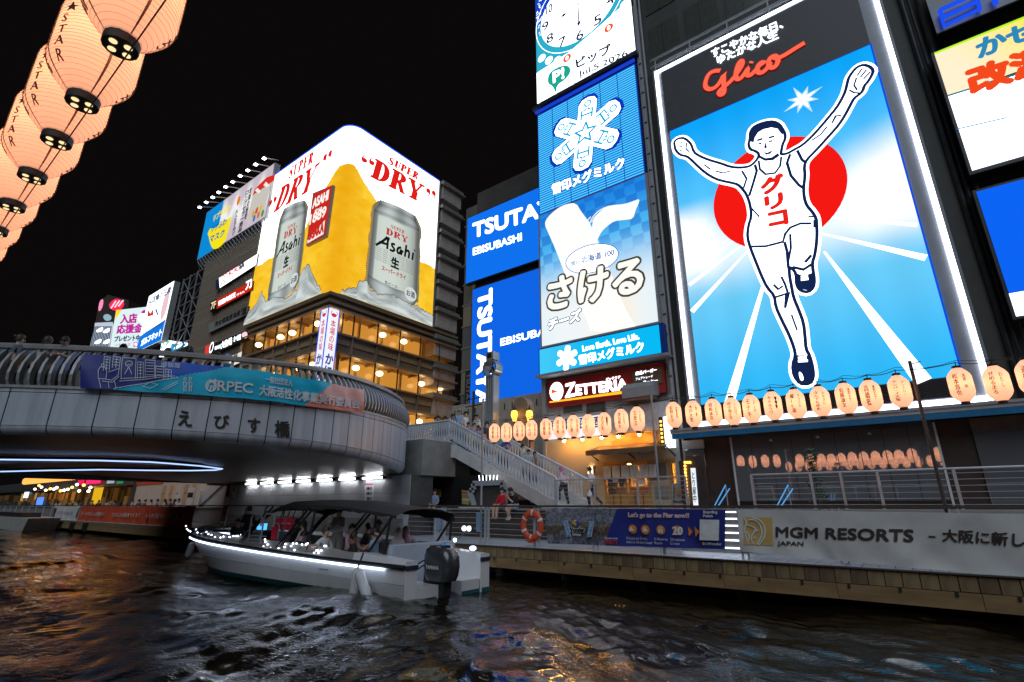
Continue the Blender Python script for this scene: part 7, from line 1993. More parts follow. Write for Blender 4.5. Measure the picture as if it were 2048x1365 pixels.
for k, X in enumerate(xs2):
 t = copy_tree(LPROTO)
 for ch in list(t.children):
  if ch.name.startswith('lettering'): bpy.data.objects.remove(ch)
 t.location = (X, .45, 4.80); t.scale = (SCN, SCN, SCN)
 t.rotation_euler.z = 0
 if k < 8:
  t['label'] = 'large near paper lantern at upper left marked star, %s from the top of the string' % ORD[k+1]
 elif k == 8: t['label'] = 'large near paper lantern cut by the top edge, nearest of the near string'
 else: t['label'] = 'overhead near-bank lantern mirrored in the dark shopfront, %s towards the right' % ORD[k-9]
 t['group'] = 'lanterns strung along the near bank' if k < 9 else 'near-bank lanterns overhead out of the frame'
 n_ = caps[k][1] if k < 8 else 5
 lantern_text(t, '%d\n★\nS\nT\nA\nR' % n_, math.radians(-56), .10, LH-.17, .075, M_INK)
 if k < 9:
  lantern_text(t, vertical('なんば戎橋'), math.radians(-108), .08, LH-.12, .10, M_INK)
  lantern_text(t, vertical('火のまち'), math.radians(82), .06, LH-.3, .10, M_INK)
 for q_ in range(4):
  a = q_*math.pi/2 + .6; MB().lathe([(.019, -.0535), (.019, -.0515)], (.045*math.cos(a), .045*math.sin(a), 0), 10).build('base_hole', emit('FFD9A0', 1.3), t, local=True)
 if k < 9:
  mb = MB()
  for i in range(1, 30): z = LH*i/30; mb.tube([((lrad(z)+.0012)*math.cos(a), (lrad(z)+.0012)*math.sin(a), z) for a in np.linspace(0, 2*math.pi, 25)], .0011, 3, cap=False)
  stuff(mb.build('rib_wires', pm('seam_paper', (.55, .36, .24), .8, bump=0), t, local=True))
  for q_ in range(4):
   a = q_*math.pi/2 + .15; mb = MB(); rows = []
   for i in range(25):
    z = LH*i/24; r_ = lrad(z) + .0025; rows.append([(r_*math.cos(a+d), r_*math.sin(a+d), z) for d in (-.035, .035)])
   mb.sheet(rows).build('seam_band', pm('seam_paper', (.55, .36, .24), .8, bump=0), t, local=True)
wn_ = thing('near_lantern_wire', 'thin dark wire running under the near lanterns at upper left', 'wire', (-5, .45, 4.6))
MB().tube([(4, .47, 4.63), (-16, .47, 4.63)], .004, 4).build('wire', M_BLK, wn_)
MB().tube([(4, .45, 5.68), (-16, .45, 5.68)], .006, 4).build('carrying_wire', M_BLK, wn_)
# == tour boat
BX0, BL_, BYC = -9.75, 14.4, 10.2
M_HULL = pm('boat_hull_white', (.80, .79, .79), .25, var=.06, scale=1.5, bump=.02, coat=.4)
M_TEAL = pm('boat_bottom_teal', (.02, .12, .13), .45, var=.2)
M_LINER = pm('boat_liner', (.50, .56, .66), .45, var=.08, bump=.03)
M_COAM = pm('boat_coaming_grey', (.34, .32, .31), .5, var=.12, bump=.05)
bt = thing('tour_boat', 'open white tour boat with glowing rub rail, black canopy and outboard motor', 'boat', (-16.5, BYC, 0))
def hb(s): return 1.5 if s < .6 else 1.5*max(0.0, 1-((s-.6)/.4)**2.4)**.62
def zg(s): return .79 + .36*s**1.8
def bxs(s, rake=0.0): return BX0 - BL_*s + rake
def section(s, side):
 """outer shell points from gunwale to keel"""
 g, w = zg(s), hb(s); k = max(0, (s-.55)/.45)
 P = []
 for f, zf, rk in ((1.0, 1.0, 0), (.985, .72, .25), (.95, .40, .8), (.90, .02, 1.5), (.82, -.06, 1.7), (.0, -.35, 2.3)):
  z = (.11 if zf == .02 else g*zf) if zf > 0 else zf
  yy = w*f*(1 - .55*k**1.6*(1-max(0, zf)))
  P.append(Vector((bxs(s) + rk*k**2.2, BYC - side*yy, z)))
 return P
SS = list(np.linspace(0, .6, 13)) + list(np.linspace(.63, .93, 13)) + list(np.linspace(.945, 1.0, 8))
for side in (1, -1):
 mb = MB(); rows = [section(s, side) for s in SS]
 mb.sheet([r[:4] for r in rows]).build('hull_side', M_HULL, bt, smooth=True)
 mb = MB(); mb.sheet([r[3:] for r in rows]).build('hull_bottom', M_TEAL, bt, smooth=True)
 def gpt(s, out, dz):
  a, b = section(max(0, s-.005), side)[0], section(min(1, s+.005), side)[0]; t = (b-a); n = Vector((t.y, -t.x, 0))*side
  n = n.normalized() if n.length > 1e-6 else Vector((-1, 0, 0))
  if n.y*side > 0 and s < .9: n = -n
  p = section(s, side)[0]; return p + n*out + Vector((0, 0, dz))
 mb = MB(); mb.tube([gpt(s, .03, .03) for s in SS], .055, 6).build('rub_rail', M_BLK, bt, smooth=True)
 mb = MB(); mb.tube([gpt(s, .05, -.055) for s in SS if s > .035], .026, 6).build('light_strip', emit('CFE0FF', 5.0), bt)
 mb = MB(); mb.tube([gpt(s, .012, -.36*zg(s)/.8) for s in SS if s < .8], .007, 4).build('hull_seam', pm('seam_grey', (.2, .2, .2), .5), bt)
 mb = MB(); rows = []
 for s in SS:
  if s > .94: break
  p = section(s, side)[0]; w = max(0.02, hb(s)-.30); rows.append([p + Vector((0, 0, .05)), Vector((p.x, BYC-side*w, zg(s)+.07))])
 mb.sheet(rows).build('side_deck', M_COAM, bt)
 mb = MB(); rows = []
 for s in SS:
  if not (.13 < s < .86): continue
  w = max(.02, hb(s)-.30); p = section(s, side)[0]; h = .26 if s > .2 else .2
  rows.append([Vector((p.x, BYC-side*w, zg(s)+.06)), Vector((p.x, BYC-side*(w-.03), zg(s)+h)), Vector((p.x, BYC-side*max(.01, w-.10), zg(s)+h)), Vector((p.x, BYC-side*max(.01, w-.10), .35))])
 mb.sheet(rows).build('coaming', M_COAM, bt)
 mb = MB(); rows = []       # white stern quarter moulding
 for s in np.linspace(0, .14, 8):
  w = hb(s); x = bxs(s); zz = zg(s); h = .24*min(1, .6+s*4)
  rows.append([Vector((x, BYC-side*(w-.01), zz+.07)), Vector((x, BYC-side*(w-.05), zz+h)), Vector((x, BYC-side*(w-.34), zz+h)), Vector((x, BYC-side*(w-.36), .3))])
 mb.sheet(rows).build('quarter_moulding', M_HULL, bt, smooth=True)
 MB().box((BX0-.0, min(BYC-side*1.5, BYC-side*1.14), -.2), (BX0+.02, max(BYC-side*1.5, BYC-side*1.14), zg(0)+.14)).build('stern_face', M_HULL, bt)
 y0_, y1_ = sorted((BYC-side*1.5, BYC-side*1.14))
 MB().box((BX0+.02, y0_-.02, zg(0)-.03), (BX0+.05, y1_, zg(0)+.06)).build('stern_rail', pm('boat_navy', (.02, .025, .06), .4), bt)
 MB().box((BX0+.02, y0_+.06, -.2), (BX0+.028, y1_, .10)).build('boot_stripe', M_TEAL, bt)
 MB().box((BX0-.02, min(BYC-side*1.14, BYC-side*.45), -.2), (BX0-.012, max(BYC-side*1.14, BYC-side*.45), .09)).build('boot_stripe', M_TEAL, bt)
MB().box((BX0-1.0, BYC-1.12, -.25), (BX0-.92, BYC+1.12, .72)).build('transom', M_LINER, bt)
MB().box((BX0-.93, BYC-1.14, -.25), (BX0-.02, BYC-.25, .34)).build('platform', M_HULL, bt); MB().box((BX0-.93, BYC+.45, -.25), (BX0-.02, BYC+1.14, .34)).build('platform', M_HULL, bt)
mb = MB(); mb.sheet([[Vector((bxs(s), BYC-max(.02, hb(s)-.32), .35)), Vector((bxs(s), BYC+max(.02, hb(s)-.32), .35))] for s in SS if .05 < s < .95]).build('sole', M_COAM, bt)
mb = MB(); mb.sheet([[Vector((bxs(s), BYC-max(.01, hb(s)-.30), zg(s)+.07)), Vector((bxs(s), BYC, zg(s)+.11)), Vector((bxs(s), BYC+max(.01, hb(s)-.30), zg(s)+.07))] for s in SS if s > .86]).build('foredeck', M_COAM, bt)
MB().prism([(BX0-1.25, BYC-1.1, .36), (BX0-1.0, BYC-1.1, .36), (BX0-.95, BYC-1.1, 1.22), (BX0-1.1, BYC-1.1, 1.24)], (0, 2.2, 0)).build('aft_bench_back', M_LINER, bt, fix=True)
MB().box((BX0-1.75, BYC-1.1, .36), (BX0-1.22, BYC+1.1, .74)).build('aft_bench_seat', M_LINER, bt)
for sd in (-1, 1): MB().box((BX0-9.3, min(BYC+sd*1.08, BYC+sd*.62), .36), (BX0-2.0, max(BYC+sd*1.08, BYC+sd*.62), .76)).build('side_bench', M_LINER, bt)
MB().box((BX0-11.2, BYC+.1, .36), (BX0-10.6, BYC+1.0, 1.25)).build('helm_console', M_BLK, bt)
MB().box((BX0-10.6, BYC+.3, 1.28), (BX0-10.57, BYC+.75, 1.52)).build('helm_screen', emit('5AB8FF', 1.4), bt)
for k in range(3): MB().ball((BX0-10.57, BYC+.2+k*.16, 1.18), .03).build('instrument', emit('FF7A30', 1.2), bt)
mb = MB(); rows = []
for s in (.80, .85, .9, .94, .97):
 w = max(.03, hb(s)-.12); h = .30 - .1*(s-.8)/.17; rows.append([Vector((bxs(s), BYC-w*f, zg(s)+.07+h*(1-f*f*.6))) for f in (-1, -.6, 0, .6, 1)])
mb.sheet(rows).build('bow_cover', M_BLK, bt, smooth=True)
mb = MB(); mb.tube([Vector((bxs(s), BYC+1*(hb(s)-.05), zg(s)+.1 + .28*min(1, max(0, (s-.7)/.2)))) for s in SS if .7 < s < .97], .02, 6).build('bow_rail', M_STEEL, bt)
cn = MB(); rows = []
cxs = np.linspace(BX0-7.5, BX0-1.0, 22)
for i, x in enumerate(cxs):
 f = i/(len(cxs)-1); top = 2.28 - .02*math.cos(f*9) - .26*max(0, (f-.62)/.38)**1.2 - .30*max(0, (.14-f)/.14)**1.5
 sag = .03*math.sin(i*2.1)
 rows.append([(x, BYC-1.02, top-.22-sag+.04*(f > .55)), (x, BYC-1.0, top-.10), (x, BYC-.6, top+.03), (x, BYC, top+.06), (x, BYC+.6, top+.03), (x, BYC+1.12, top-.10), (x, BYC+1.15, top-.3+sag)])
cn.sheet(rows).build('canopy', pm('canopy_black', (.022, .018, .016), .75, var=.3, scale=4, bump=.4, bscale=5), bt, smooth=True)
for sd in (-1, 1):
 for x0, x1, z0, z1 in ((-8.5, -6.9, .98, 2.14), (-8.7, -7.2, .98, 2.0), (-6.3, -4.9, .95, 2.05), (-6.1, -4.6, .95, 2.1), (-1.9, -1.0, .95, 1.95), (-1.2, -1.1, .95, 1.9), (-4.6, -4.5, .95, 2.05)):
  MB().tube([(BX0+x0, BYC+sd*1.17, z0), (BX0+x1, BYC+sd*1.12, z1)], .035, 6).build('canopy_pole', M_BLK, bt)
for k, x in enumerate((498, 523)):
 a = onY(x, 1092, 9.05); w = 1.0
 MB().tube([(a.x, 9.0, 1.0), (a.x, 9.0, 1.80), (a.x+.12, 9.0, 1.93), (a.x+.55, 9.0, 1.93), (a.x+.66, 9.0, 1.80), (a.x+.66, 9.0, 1.55)], .03, 6).build('boarding_hoop', M_STEEL, bt, smooth=True)
for z in (1.12, 1.25): MB().tube([(onY(498, 1092, 9.05).x, 9.0, z), (onY(523, 1092, 9.05).x+.3, 9.0, z)], .018, 6).build('hoop_step', M_STEEL, bt)
lp = [(372,1052), (374,1058), (377,1061), (381,1063), (385,1066), (389,1068), (392,1059), (384,1071), (403,1064), (413,1064), (417,1068), (423,1070), (430,1074), (441,1075), (447,1073), (459,1074), (467,1072), (473,1072), (476,1072), (395,1065), (530,1079), (531,1084), (535,1089), (527,1093), (541,1096), (549,1100), (557,1097), (560,1100), (571,1088), (569,1094), (582,1092), (586,1087), (593,1087), (604,1089), (612,1089), (615,1087), (623,1092), (589,1100), (595,1106), (633,1101), (636,1101), (642,1101), (628,1106), (649,1092), (652,1092), (637,1105), (618,1112)]
bulb = None
for k, (x, y) in enumerate(lp):
 Yl = 8.98 if x > 420 else 8.98 + (420-x)*.016
 p = onY(x, y, Yl)
 if bulb is None: bulb = MB().ball(tuple(p), .026, 6, 4).build('string_bulb', emit('E6EEFF', 6.0), bt); b0 = p.copy()
 else: c = bulb.copy(); COL.objects.link(c); c.location = Vector(bulb.location) + (p - b0)
 if k == 0: pass
for r in (lp[:19], lp[20:28], lp[28:40], lp[39:46]):
 MB().tube([onY(x, y-.6, 8.99 if x > 420 else 8.99+(420-x)*.016) for x, y in r], .005, 4).build('light_cord', M_BLK, bt)
om = MB(); mx, my = -9.82, 9.95
rows = []
for z, lx, wy, dx in ((.42, .40, .24, 0), (.55, .46, .28, 0), (.75, .49, .30, .0), (.98, .47, .29, -.01), (1.14, .40, .25, -.04), (1.22, .26, .17, -.08)):
 rows.append([(mx+dx+lx*math.copysign(abs(math.cos(a))**.6, math.cos(a)), my+wy*math.copysign(abs(math.sin(a))**.7, math.sin(a)), z) for a in np.linspace(0, 2*math.pi, 25)[:-1]])
om.sheet(rows, closed=True); om.f.append(tuple(range(len(om.v)-24, len(om.v)))); om.m.append(0)
motor = om.build('outboard_motor', pm('motor_grey', (.075, .078, .085), .25, .4, var=.08, bump=.01, coat=.5), bt, smooth=True)
MB().prism([(mx-.26, my-.14, .42), (mx+.24, my-.14, .42), (mx+.16, my-.12, -.3), (mx-.16, my-.12, -.3)], (0, .27, 0)).build('motor_leg', M_BLK, motor, fix=True)
MB().box((mx-.5, my-.12, .3), (mx-.2, my+.12, .6)).build('motor_bracket', M_DARKMET, motor)
MB().lathe([(.12, 0), (.16, .03), (.05, .09)], (mx+.1, my, 1.21), 12).build('motor_cap', pm('motor_cap_blue', (.1, .3, .5), .3), motor)
nrm_ = (CAM - Vector((mx, my, .8))); BMO = Board((0, my-.315), 0)
BMO.text('YAMAHA', (mx-.22, .70), (mx+.22, .70), (mx-.22, .78), M_WHITEP, motor, out=.012, bold=.03, px=False)
MB().tube([(mx-.36, my-.2, .9), (mx-.5, my-.45, .75), (mx-.8, my-.55, .6), (mx-.9, my-.3, .5)], .018, 5).build('motor_hose', M_BLK, motor)
MB().tube([(mx-.34, my-.2, .8), (mx-.55, my-.4, .62), (mx-.8, my-.4, .5)], .018, 5).build('motor_hose', M_BLK, motor)
BH = Board((0, BYC-1.512), 0)
BH.text('YAMAHA', (640,1139.5), (660,1141), (640,1136), M_DARKMET, bt, out=.05, bold=.03)
MB().ball((-9.9, 11.2, 1.08), (.10, .10, .07)).build('stern_light', emit('CFE0FF', 2.0), bt)
MB().ball((-10.15, 10.75, 1.30), .05).build('anchor_light', emit('F4F8FF', 6.0), bt); MB().tube([(-10.15, 10.75, .8), (-10.15, 10.75, 1.28)], .015, 5).build('light_stem', M_STEEL, bt)
def fender(top, bot, r, label):
 t = thing('boat_fender', label, 'fender', tuple(bot), 'white boat fenders')
 d = (bot-top); L = d.length; d.normalize(); pts = []; rs = []
 for f, q in ((0, .15), (.05, .55), (.12, .9), (.25, 1), (.75, 1), (.88, .9), (.95, .6), (1, .2)): pts.append(top + d*L*f); rs.append(r*q)
 MB().tube(pts, rs, 12).build('body', pm('fender_white', (.66, .66, .66), .5, var=.15, bump=.05), t, smooth=True)
 MB().tube([top, top + Vector((.02, .12, .35))], .012, 5).build('rope', M_BLK, t)
 MB().tube([bot, bot + d*.03], r*.3, 8).build('end_eye', M_BLK, t)
fender(onY(385, 1084, 9.6), onY(375, 1116, 9.55), .13, 'white fender hanging at the boat bow')
fender(onY(715, 1135, 8.45), onY(704, 1202, 8.45), .11, 'white fender at the boat stern, left of the leaning pair')
fender(onY(716, 1138, 8.40), onY(738, 1204, 8.35), .12, 'white fender at the boat stern, right of the leaning pair')
fender(onY(948, 1130, 11.85), onY(948, 1160, 11.85), .10, 'short white fender low on the far quarter of the boat')
t = thing('ball_fender', 'round white ball fender on the far stern quarter of the boat', 'fender', tuple(onY(960, 1147, 11.9)))
p = onY(960, 1136, 11.9); MB().ball(tuple(p), .17, 14, 10).build('ball', MATS[('p', 'fender_white')], t, smooth=True); MB().tube([p + Vector((0, 0, .15)), p + Vector((-.1, -.1, .35))], .012, 5).build('rope', M_BLK, t)
for k, (x0, y0, w, h) in enumerate(((551, 1036, 14, 22), (566, 1036, 12, 22), (578, 1034, 10, 26))):
 a, b = onY(x0, y0+h, 9.4), onY(x0+w, y0, 9.4)
 t = thing('life_jacket', 'red life jacket hanging under the canopy front, %s of three' % ORD[k], 'life jacket', tuple(a), 'life jackets under the canopy')
 for q in (0, 1):
  xa = a.x + (b.x-a.x)*(.02+.5*q); xb = a.x + (b.x-a.x)*(.46+.5*q)
  mb = MB(); mb.sheet([[(xa+.02, 9.38, z), ((xa+xb)/2, 9.33-.03*math.sin((z-a.z)/(b.z-a.z)*3.1), z), (xb-.02, 9.38, z), ((xa+xb)/2, 9.45, z)] for z in np.linspace(a.z, b.z, 7)], closed=True)
  mb.build('foam_panel', pm('jacket_red', (.72, .02, .06), .6, var=.15, bump=.15), t, smooth=True)
 zc = (a.z+b.z)/2; MB().box((a.x, 9.30, zc-.02), (b.x, 9.325, zc+.02)).build('belt', pm('belt_grey', (.35, .38, .4), .5), t)
 MB().tube([(a.x*.5+b.x*.5, 9.42, b.z), (a.x*.5+b.x*.5, 9.5, b.z+.25)], .015, 5).build('strap', M_BLK, t)
t = thing('red_seat_pad', 'red seat pad in a grey hoop beside the life jackets', 'seat', tuple(onY(548, 1078, 9.2)))
a = onY(541, 1078, 9.2); b = onY(555, 1051, 9.2)
MB().prism([(a.x, 9.2, a.z), (b.x, 9.2, a.z), (b.x, 9.2, b.z-.06), ((a.x+b.x)/2, 9.2, b.z), (a.x, 9.2, b.z-.06)], (0, .08, 0)).build('pad', MATS[('p', 'jacket_red')], t, fix=True)
MB().tube([(a.x-.04, 9.24, a.z), (a.x-.04, 9.24, b.z), ((a.x+b.x)/2, 9.24, b.z+.07), (b.x+.04, 9.24, b.z), (b.x+.04, 9.24, a.z)], .018, 6).build('hoop', M_STEEL, t)
# == people
def base_joints():
 return {'pel': (0,0,.93), 'sp': (0,0,1.08), 'ch': (.0,0,1.27), 'nb': (-.01,0,1.41), 'nk': (0,0,1.47), 'h1': (.02,0,1.535), 'h2': (.02,0,1.63), 'nose': None,
   'sL': (0,.165,1.375), 'eL': (-.02,.225,1.10), 'wL': (.06,.225,.87), 'hL': (.09,.22,.79), 'sR': (0,-.165,1.375), 'eR': (-.02,-.225,1.10), 'wR': (.06,-.225,.87), 'hR': (.09,-.22,.79),
   'hpL': (0,.085,.88), 'kL': (.02,.10,.49), 'aL': (-.01,.10,.085), 'tL': (.13,.115,.035), 'hpR': (0,-.085,.88), 'kR': (.02,-.10,.49), 'aR': (-.01,-.10,.085), 'tR': (.13,-.115,.035)}
RAD = {'pel': .125, 'sp': .112, 'ch': .135, 'nb': .075, 'nk': .05, 'h1': .078, 'h2': .08, 'sL': .062, 'eL': .043, 'wL': .030, 'hL': .034, 'hpL': .098, 'kL': .07, 'aL': .047, 'tL': .035}
EDG = [('pel','sp'), ('sp','ch'), ('ch','nb'), ('nb','nk'), ('nk','h1'), ('h1','h2'), ('ch','sL'), ('sL','eL'), ('eL','wL'), ('wL','hL'), ('ch','sR'), ('sR','eR'), ('eR','wR'), ('wR','hR'), ('pel','hpL'), ('hpL','kL'), ('kL','aL'), ('aL','tL'), ('pel','hpR'), ('hpR','kR'), ('kR','aR'), ('aR','tR')]
REG = {('nb','nk'): 0, ('nk','h1'): 0, ('h1','h2'): 0, ('eL','wL'): 5, ('wL','hL'): 0, ('eR','wR'): 5, ('wR','hR'): 0, ('sL','eL'): 1, ('sR','eR'): 1, ('hpL','kL'): 2, ('hpR','kR'): 2, ('kL','aL'): 6, ('kR','aR'): 6, ('aL','tL'): 3, ('aR','tR'): 3, ('pel','sp'): 1, ('sp','ch'): 1, ('ch','nb'): 1, ('ch','sL'): 1, ('ch','sR'): 1, ('pel','hpL'): 2, ('pel','hpR'): 2}
def upper_shift(J, d, keys=('sp','ch','nb','nk','h1','h2','sL','eL','wL','hL','sR','eR','wR','hR'), w=None):
 for k in keys:
  z = J[k][2]; f = max(0, (z-.93)/.7); J[k] = (J[k][0]+d[0]*f, J[k][1]+d[1]*f, J[k][2]+d[2]*f)
def pose(name):
 J = base_joints(); J.pop('nose')
 if name == 'lean':           # forearms on a rail
  upper_shift(J, (.16, 0, -.03))
  for s, y in (('L', .2), ('R', -.2)): J['e'+s] = (.22, y*1.15, 1.10); J['w'+s] = (.42, y*.7, 1.14); J['h'+s] = (.50, y*.45, 1.14)
 if name == 'walk':
  upper_shift(J, (.10, 0, -.01))
  J.update(kL=(.18, .09, .50), aL=(.12, .09, .09), tL=(.26, .1, .04), kR=(-.02, -.09, .48), aR=(-.36, -.09, .22), tR=(-.30, -.1, .09))
  J.update(eL=(-.06, .23, 1.10), wL=(.02, .23, .88), hL=(.05, .22, .80), eR=(.12, -.23, 1.12), wR=(.28, -.22, .94), hR=(.33, -.21, .88))
 if name == 'climb':
  upper_shift(J, (.12, 0, -.02))
  J.update(kL=(.24, .09, .62), aL=(.20, .09, .26), tL=(.34, .1, .21), kR=(-.03, -.09, .47), aR=(-.14, -.09, .09), tR=(0, -.1, .035))
  J.update(eL=(.02, .22, 1.12), wL=(.2, .2, 1.0), hL=(.27, .19, .98), eR=(-.1, -.22, 1.12), wR=(-.02, -.24, .9), hR=(.0, -.24, .82))
 if name == 'phone':
  for s, y in (('L', .17), ('R', -.17)): J['e'+s] = (.06, y*1.25, 1.12); J['w'+s] = (.27, y*.5, 1.18); J['h'+s] = (.32, y*.25, 1.22)
  J['h1'] = (.05, 0, 1.53); J['h2'] = (.08, 0, 1.62)
 if name.startswith('sit'):
  dz = -.83
  for k in list(J):
   if k[0] not in 'kat' and not k.startswith('hp'): J[k] = (J[k][0], J[k][1], J[k][2]+dz)
  J.update(hpL=(.02, .09, .07), hpR=(.02, -.09, .07))
  J.update(kL=(.42, .11, .09), kR=(.42, -.11, .09), aL=(.44, .10, -.36), aR=(.44, -.10, -.36), tL=(.56, .11, -.41), tR=(.56, -.11, -.41))
  for s, y in (('L', .2), ('R', -.2)): J['e'+s] = (.10, y*1.1, .28); J['w'+s] = (.30, y*.75, .17); J['h'+s] = (.37, y*.6, .16)
  if name == 'sit_bow':    # bent forward over the phone
   for k in ('sp','ch','nb','nk','h1','h2','sL','sR'): x, y, z = J[k]; f = max(0, (z-.1)/.7); J[k] = (x+.22*f, y, z-.06*f)
   for s, y in (('L', .2), ('R', -.2)): J['e'+s] = (.28, y, .24); J['w'+s] = (.40, y*.4, .38); J['h'+s] = (.42, y*.25, .45)
   J['h2'] = (J['h1'][0]+.06, 0, J['h1'][2]+.085); J.update(kL=(.40, .13, .09), kR=(.40, -.13, .09), aL=(.36, -.03, -.36), aR=(.30, .03, -.36), tL=(.48, -.02, -.42), tR=(.42, .04, -.42))
  if name == 'sit_back':   # arm along the seat back
   J.update(eR=(-.05, -.36, .40), wR=(-.02, -.60, .42), hR=(.0, -.68, .42))
  if name == 'sit_hand':   # hand behind the head
   J.update(eR=(.10, -.34, .66), wR=(.02, -.14, .74), hR=(-.03, -.08, .76))
 return J
FINGERS = [(-.022, .075, .0085), (-.008, .083, .009), (.007, .080, .009), (.021, .066, .008)]
POSE_MESH = {}
def pose_mesh(name):
 if name in POSE_MESH: return POSE_MESH[name]
 J = pose(name); ks = list(J); me = bpy.data.meshes.new('skeleton')
 me.from_pydata([J[k] for k in ks], [(ks.index(a), ks.index(b)) for a, b in EDG], [])
 o = bpy.data.objects.new('skeleton', me); COL.objects.link(o)
 o.modifiers.new('Skin', 'SKIN'); sv = me.skin_vertices[0].data
 for i, k in enumerate(ks):
  r = RAD.get(k, RAD.get(k[:-1]+'L', .05))*(1.22 if k[0] not in 'hn' or k[:2] == 'hp' else 1.08); sv[i].radius = (r, r); sv[i].use_root = (k == 'pel')
 sb = o.modifiers.new('Sub', 'SUBSURF'); sb.levels = 1; sb.render_levels = 1
 dg = bpy.context.evaluated_depsgraph_get(); ev = o.evaluated_get(dg); em = ev.to_mesh()
 V = [tuple(v.co) for v in em.vertices]; Fc = [tuple(p.vertices) for p in em.polygons]
 ev.to_mesh_clear(); bpy.data.objects.remove(o); bpy.data.meshes.remove(me)
 va = np.array(V); mi = []
 segs = [(np.array(J[a]), np.array(J[b]), REG[(a, b)]) for a, b in EDG]
 for f in Fc:
  c = va[list(f)].mean(0); best, reg = 9, 0
  for a, b, r_ in segs:
   ab = b-a; t = np.clip((c-a)@ab/(ab@ab), 0, 1); d = np.linalg.norm(c-a-ab*t)
   if d < best: best, reg = d, r_
  mi.append(reg)
 mb = MB(); mb.v = V; mb.f = list(Fc); mb.m = mi
 mb.cur = 0
 for s in 'LR':      # fingers
  w, h = Vector(J['w'+s]), Vector(J['h'+s]); d = (h-w).normalized(); sd = d.cross(Vector((0, 1, 0.2))).normalized(); pal = d.cross(sd)
  for off, ln, r_ in FINGERS: b = h + sd*off*1.1 + d*.012; mb.tube([b, b + d*ln*.55 + pal*.004, b + d*ln*.9 + pal*.028], [r_, r_*.95, r_*.7], 5)
  b = w.lerp(h, .55) + sd*.026; mb.tube([b, b + sd*.03 + d*.03, b + sd*.032 + d*.062], [.010, .010, .007], 5)
 m = mb.mesh('person_' + name); m.polygons.foreach_set('use_smooth', [True]*len(m.polygons))
 POSE_MESH[name] = (m, J)
 return POSE_MESH[name]
HM = {}
def hair_mesh(style, J, pn):
 key = (style, pn)
 if key in HM: return HM[key]
 a, b = Vector(J['h1']), Vector(J['h2']); c = (a+b)/2; up = (b-a).normalized(); fw = Vector((1, 0, 0)) - up*up.x; fw.normalize(); sd = up.cross(fw)
 mb = MB(); rx, ry, rz = .118, .102, .145
 def P(t, ph, k=1.0): return c + up*(.012 + math.cos(t)*rz*k) + fw*(-.012 + math.sin(t)*math.cos(ph)*rx*k) + sd*(math.sin(t)*math.sin(ph)*ry*k)
 rows = []
 n = 16
 for i in range(7):
  r = []
  for j in range(n):
   ph = 2*math.pi*j/n; front = max(0, math.cos(ph))
   tm = {'short': 1.95 - 1.05*front, 'long': 2.1 - 1.2*front, 'cap': 1.5 - .1*front, 'scarf': 2.3 - .75*front, 'bun': 1.9 - .95*front}[style]
   r.append(P(tm*i/6, ph, 1.0 if style != 'scarf' else 1.08))
  rows.append(r)
 mb.sheet(rows, closed=True)
 if style == 'long':
  rows = []
  for i in range(6):
   f = i/5; rows.append([c - fw*(.06+.03*f) + sd*(q*(.10-.02*f)) - up*(.02+.30*f) - fw*(.05*(1-q*q)) for q in (-1, -.5, 0, .5, 1)])
  mb.sheet(rows)
 if style == 'scarf':
  rows = []
  for i in range(6):
   f = i/5; rr_ = .105 + .09*f; rows.append([c - up*(.06+.20*f) + fw*(rr_*math.cos(p)*.8-.01) + sd*(rr_*math.sin(p)*1.05) for p in np.linspace(0, 2*math.pi, 17)[:-1]])
  mb.sheet(rows, closed=True)
 if style == 'cap':
  mb.add([c + up*.03 + fw*.09 + sd*.07, c + up*.02 + fw*.19 + sd*.05, c + up*.02 + fw*.19 - sd*.05, c + up*.03 + fw*.09 - sd*.07], [(0, 1, 2, 3)])
 if style == 'bun': mb.ball(tuple(c - fw*.12 + up*.06), .05, 8, 6)
 m = mb.mesh('hair_' + style); m.polygons.foreach_set('use_smooth', [True]*len(m.polygons))
 HM[key] = m; return m
def face_mesh(J, pn):
 key = ('face', pn)
 if key in HM: return HM[key]
 a, b = Vector(J['h1']), Vector(J['h2']); c = (a+b)/2; up = (b-a).normalized(); fw = Vector((1, 0, 0)) - up*up.x; fw.normalize(); sd = up.cross(fw)
 mb = MB(); mb.cur = 0
 n = c + fw*.10 - up*.02; mb.add([c + fw*.088 + up*.025, n + fw*.014, c + fw*.088 - up*.03 + sd*.016, c + fw*.088 - up*.03 - sd*.016], [(0, 1, 2), (0, 3, 1), (1, 3, 2)])
 for q in (-1, 1): mb.ball(tuple(c + sd*q*.092 - up*.01), .018, 6, 4)
 mb.cur = 1
 for q in (-1, 1):
  mb.ball(tuple(c + fw*.087 + sd*q*.032 + up*.012), .010, 6, 4)
  p = c + fw*.092 + sd*q*.032 + up*.034; mb.add([p - sd*.018, p + sd*.018, p + sd*.016 + up*.006, p - sd*.016 + up*.006], [(0, 1, 2, 3)])
 mb.cur = 2; p = c + fw*.090 - up*.052; mb.add([p - sd*.022, p + sd*.022, p + sd*.016 + up*.010, p - sd*.016 + up*.010], [(0, 1, 2, 3)])
 HM[key] = mb.mesh('face'); return HM[key]
SK = [pm('skin_%d' % i, c, .5, var=.06, bump=.03) for i, c in enumerate(((.62, .40, .28), (.50, .30, .20), (.32, .18, .11)))]
HAIRM = {n: pm('hair_' + n, c, .55, var=.3, scale=20, bump=.2) for n, c in (('black', (.012, .010, .010)), ('brown', (.06, .03, .018)), ('grey', (.3, .28, .26)), ('white', (.75, .74, .74)), ('pink', (.52, .22, .30)), ('blue', (.22, .30, .55)), ('rose', (.7, .35, .42)), ('bald', (.5, .32, .22)))}
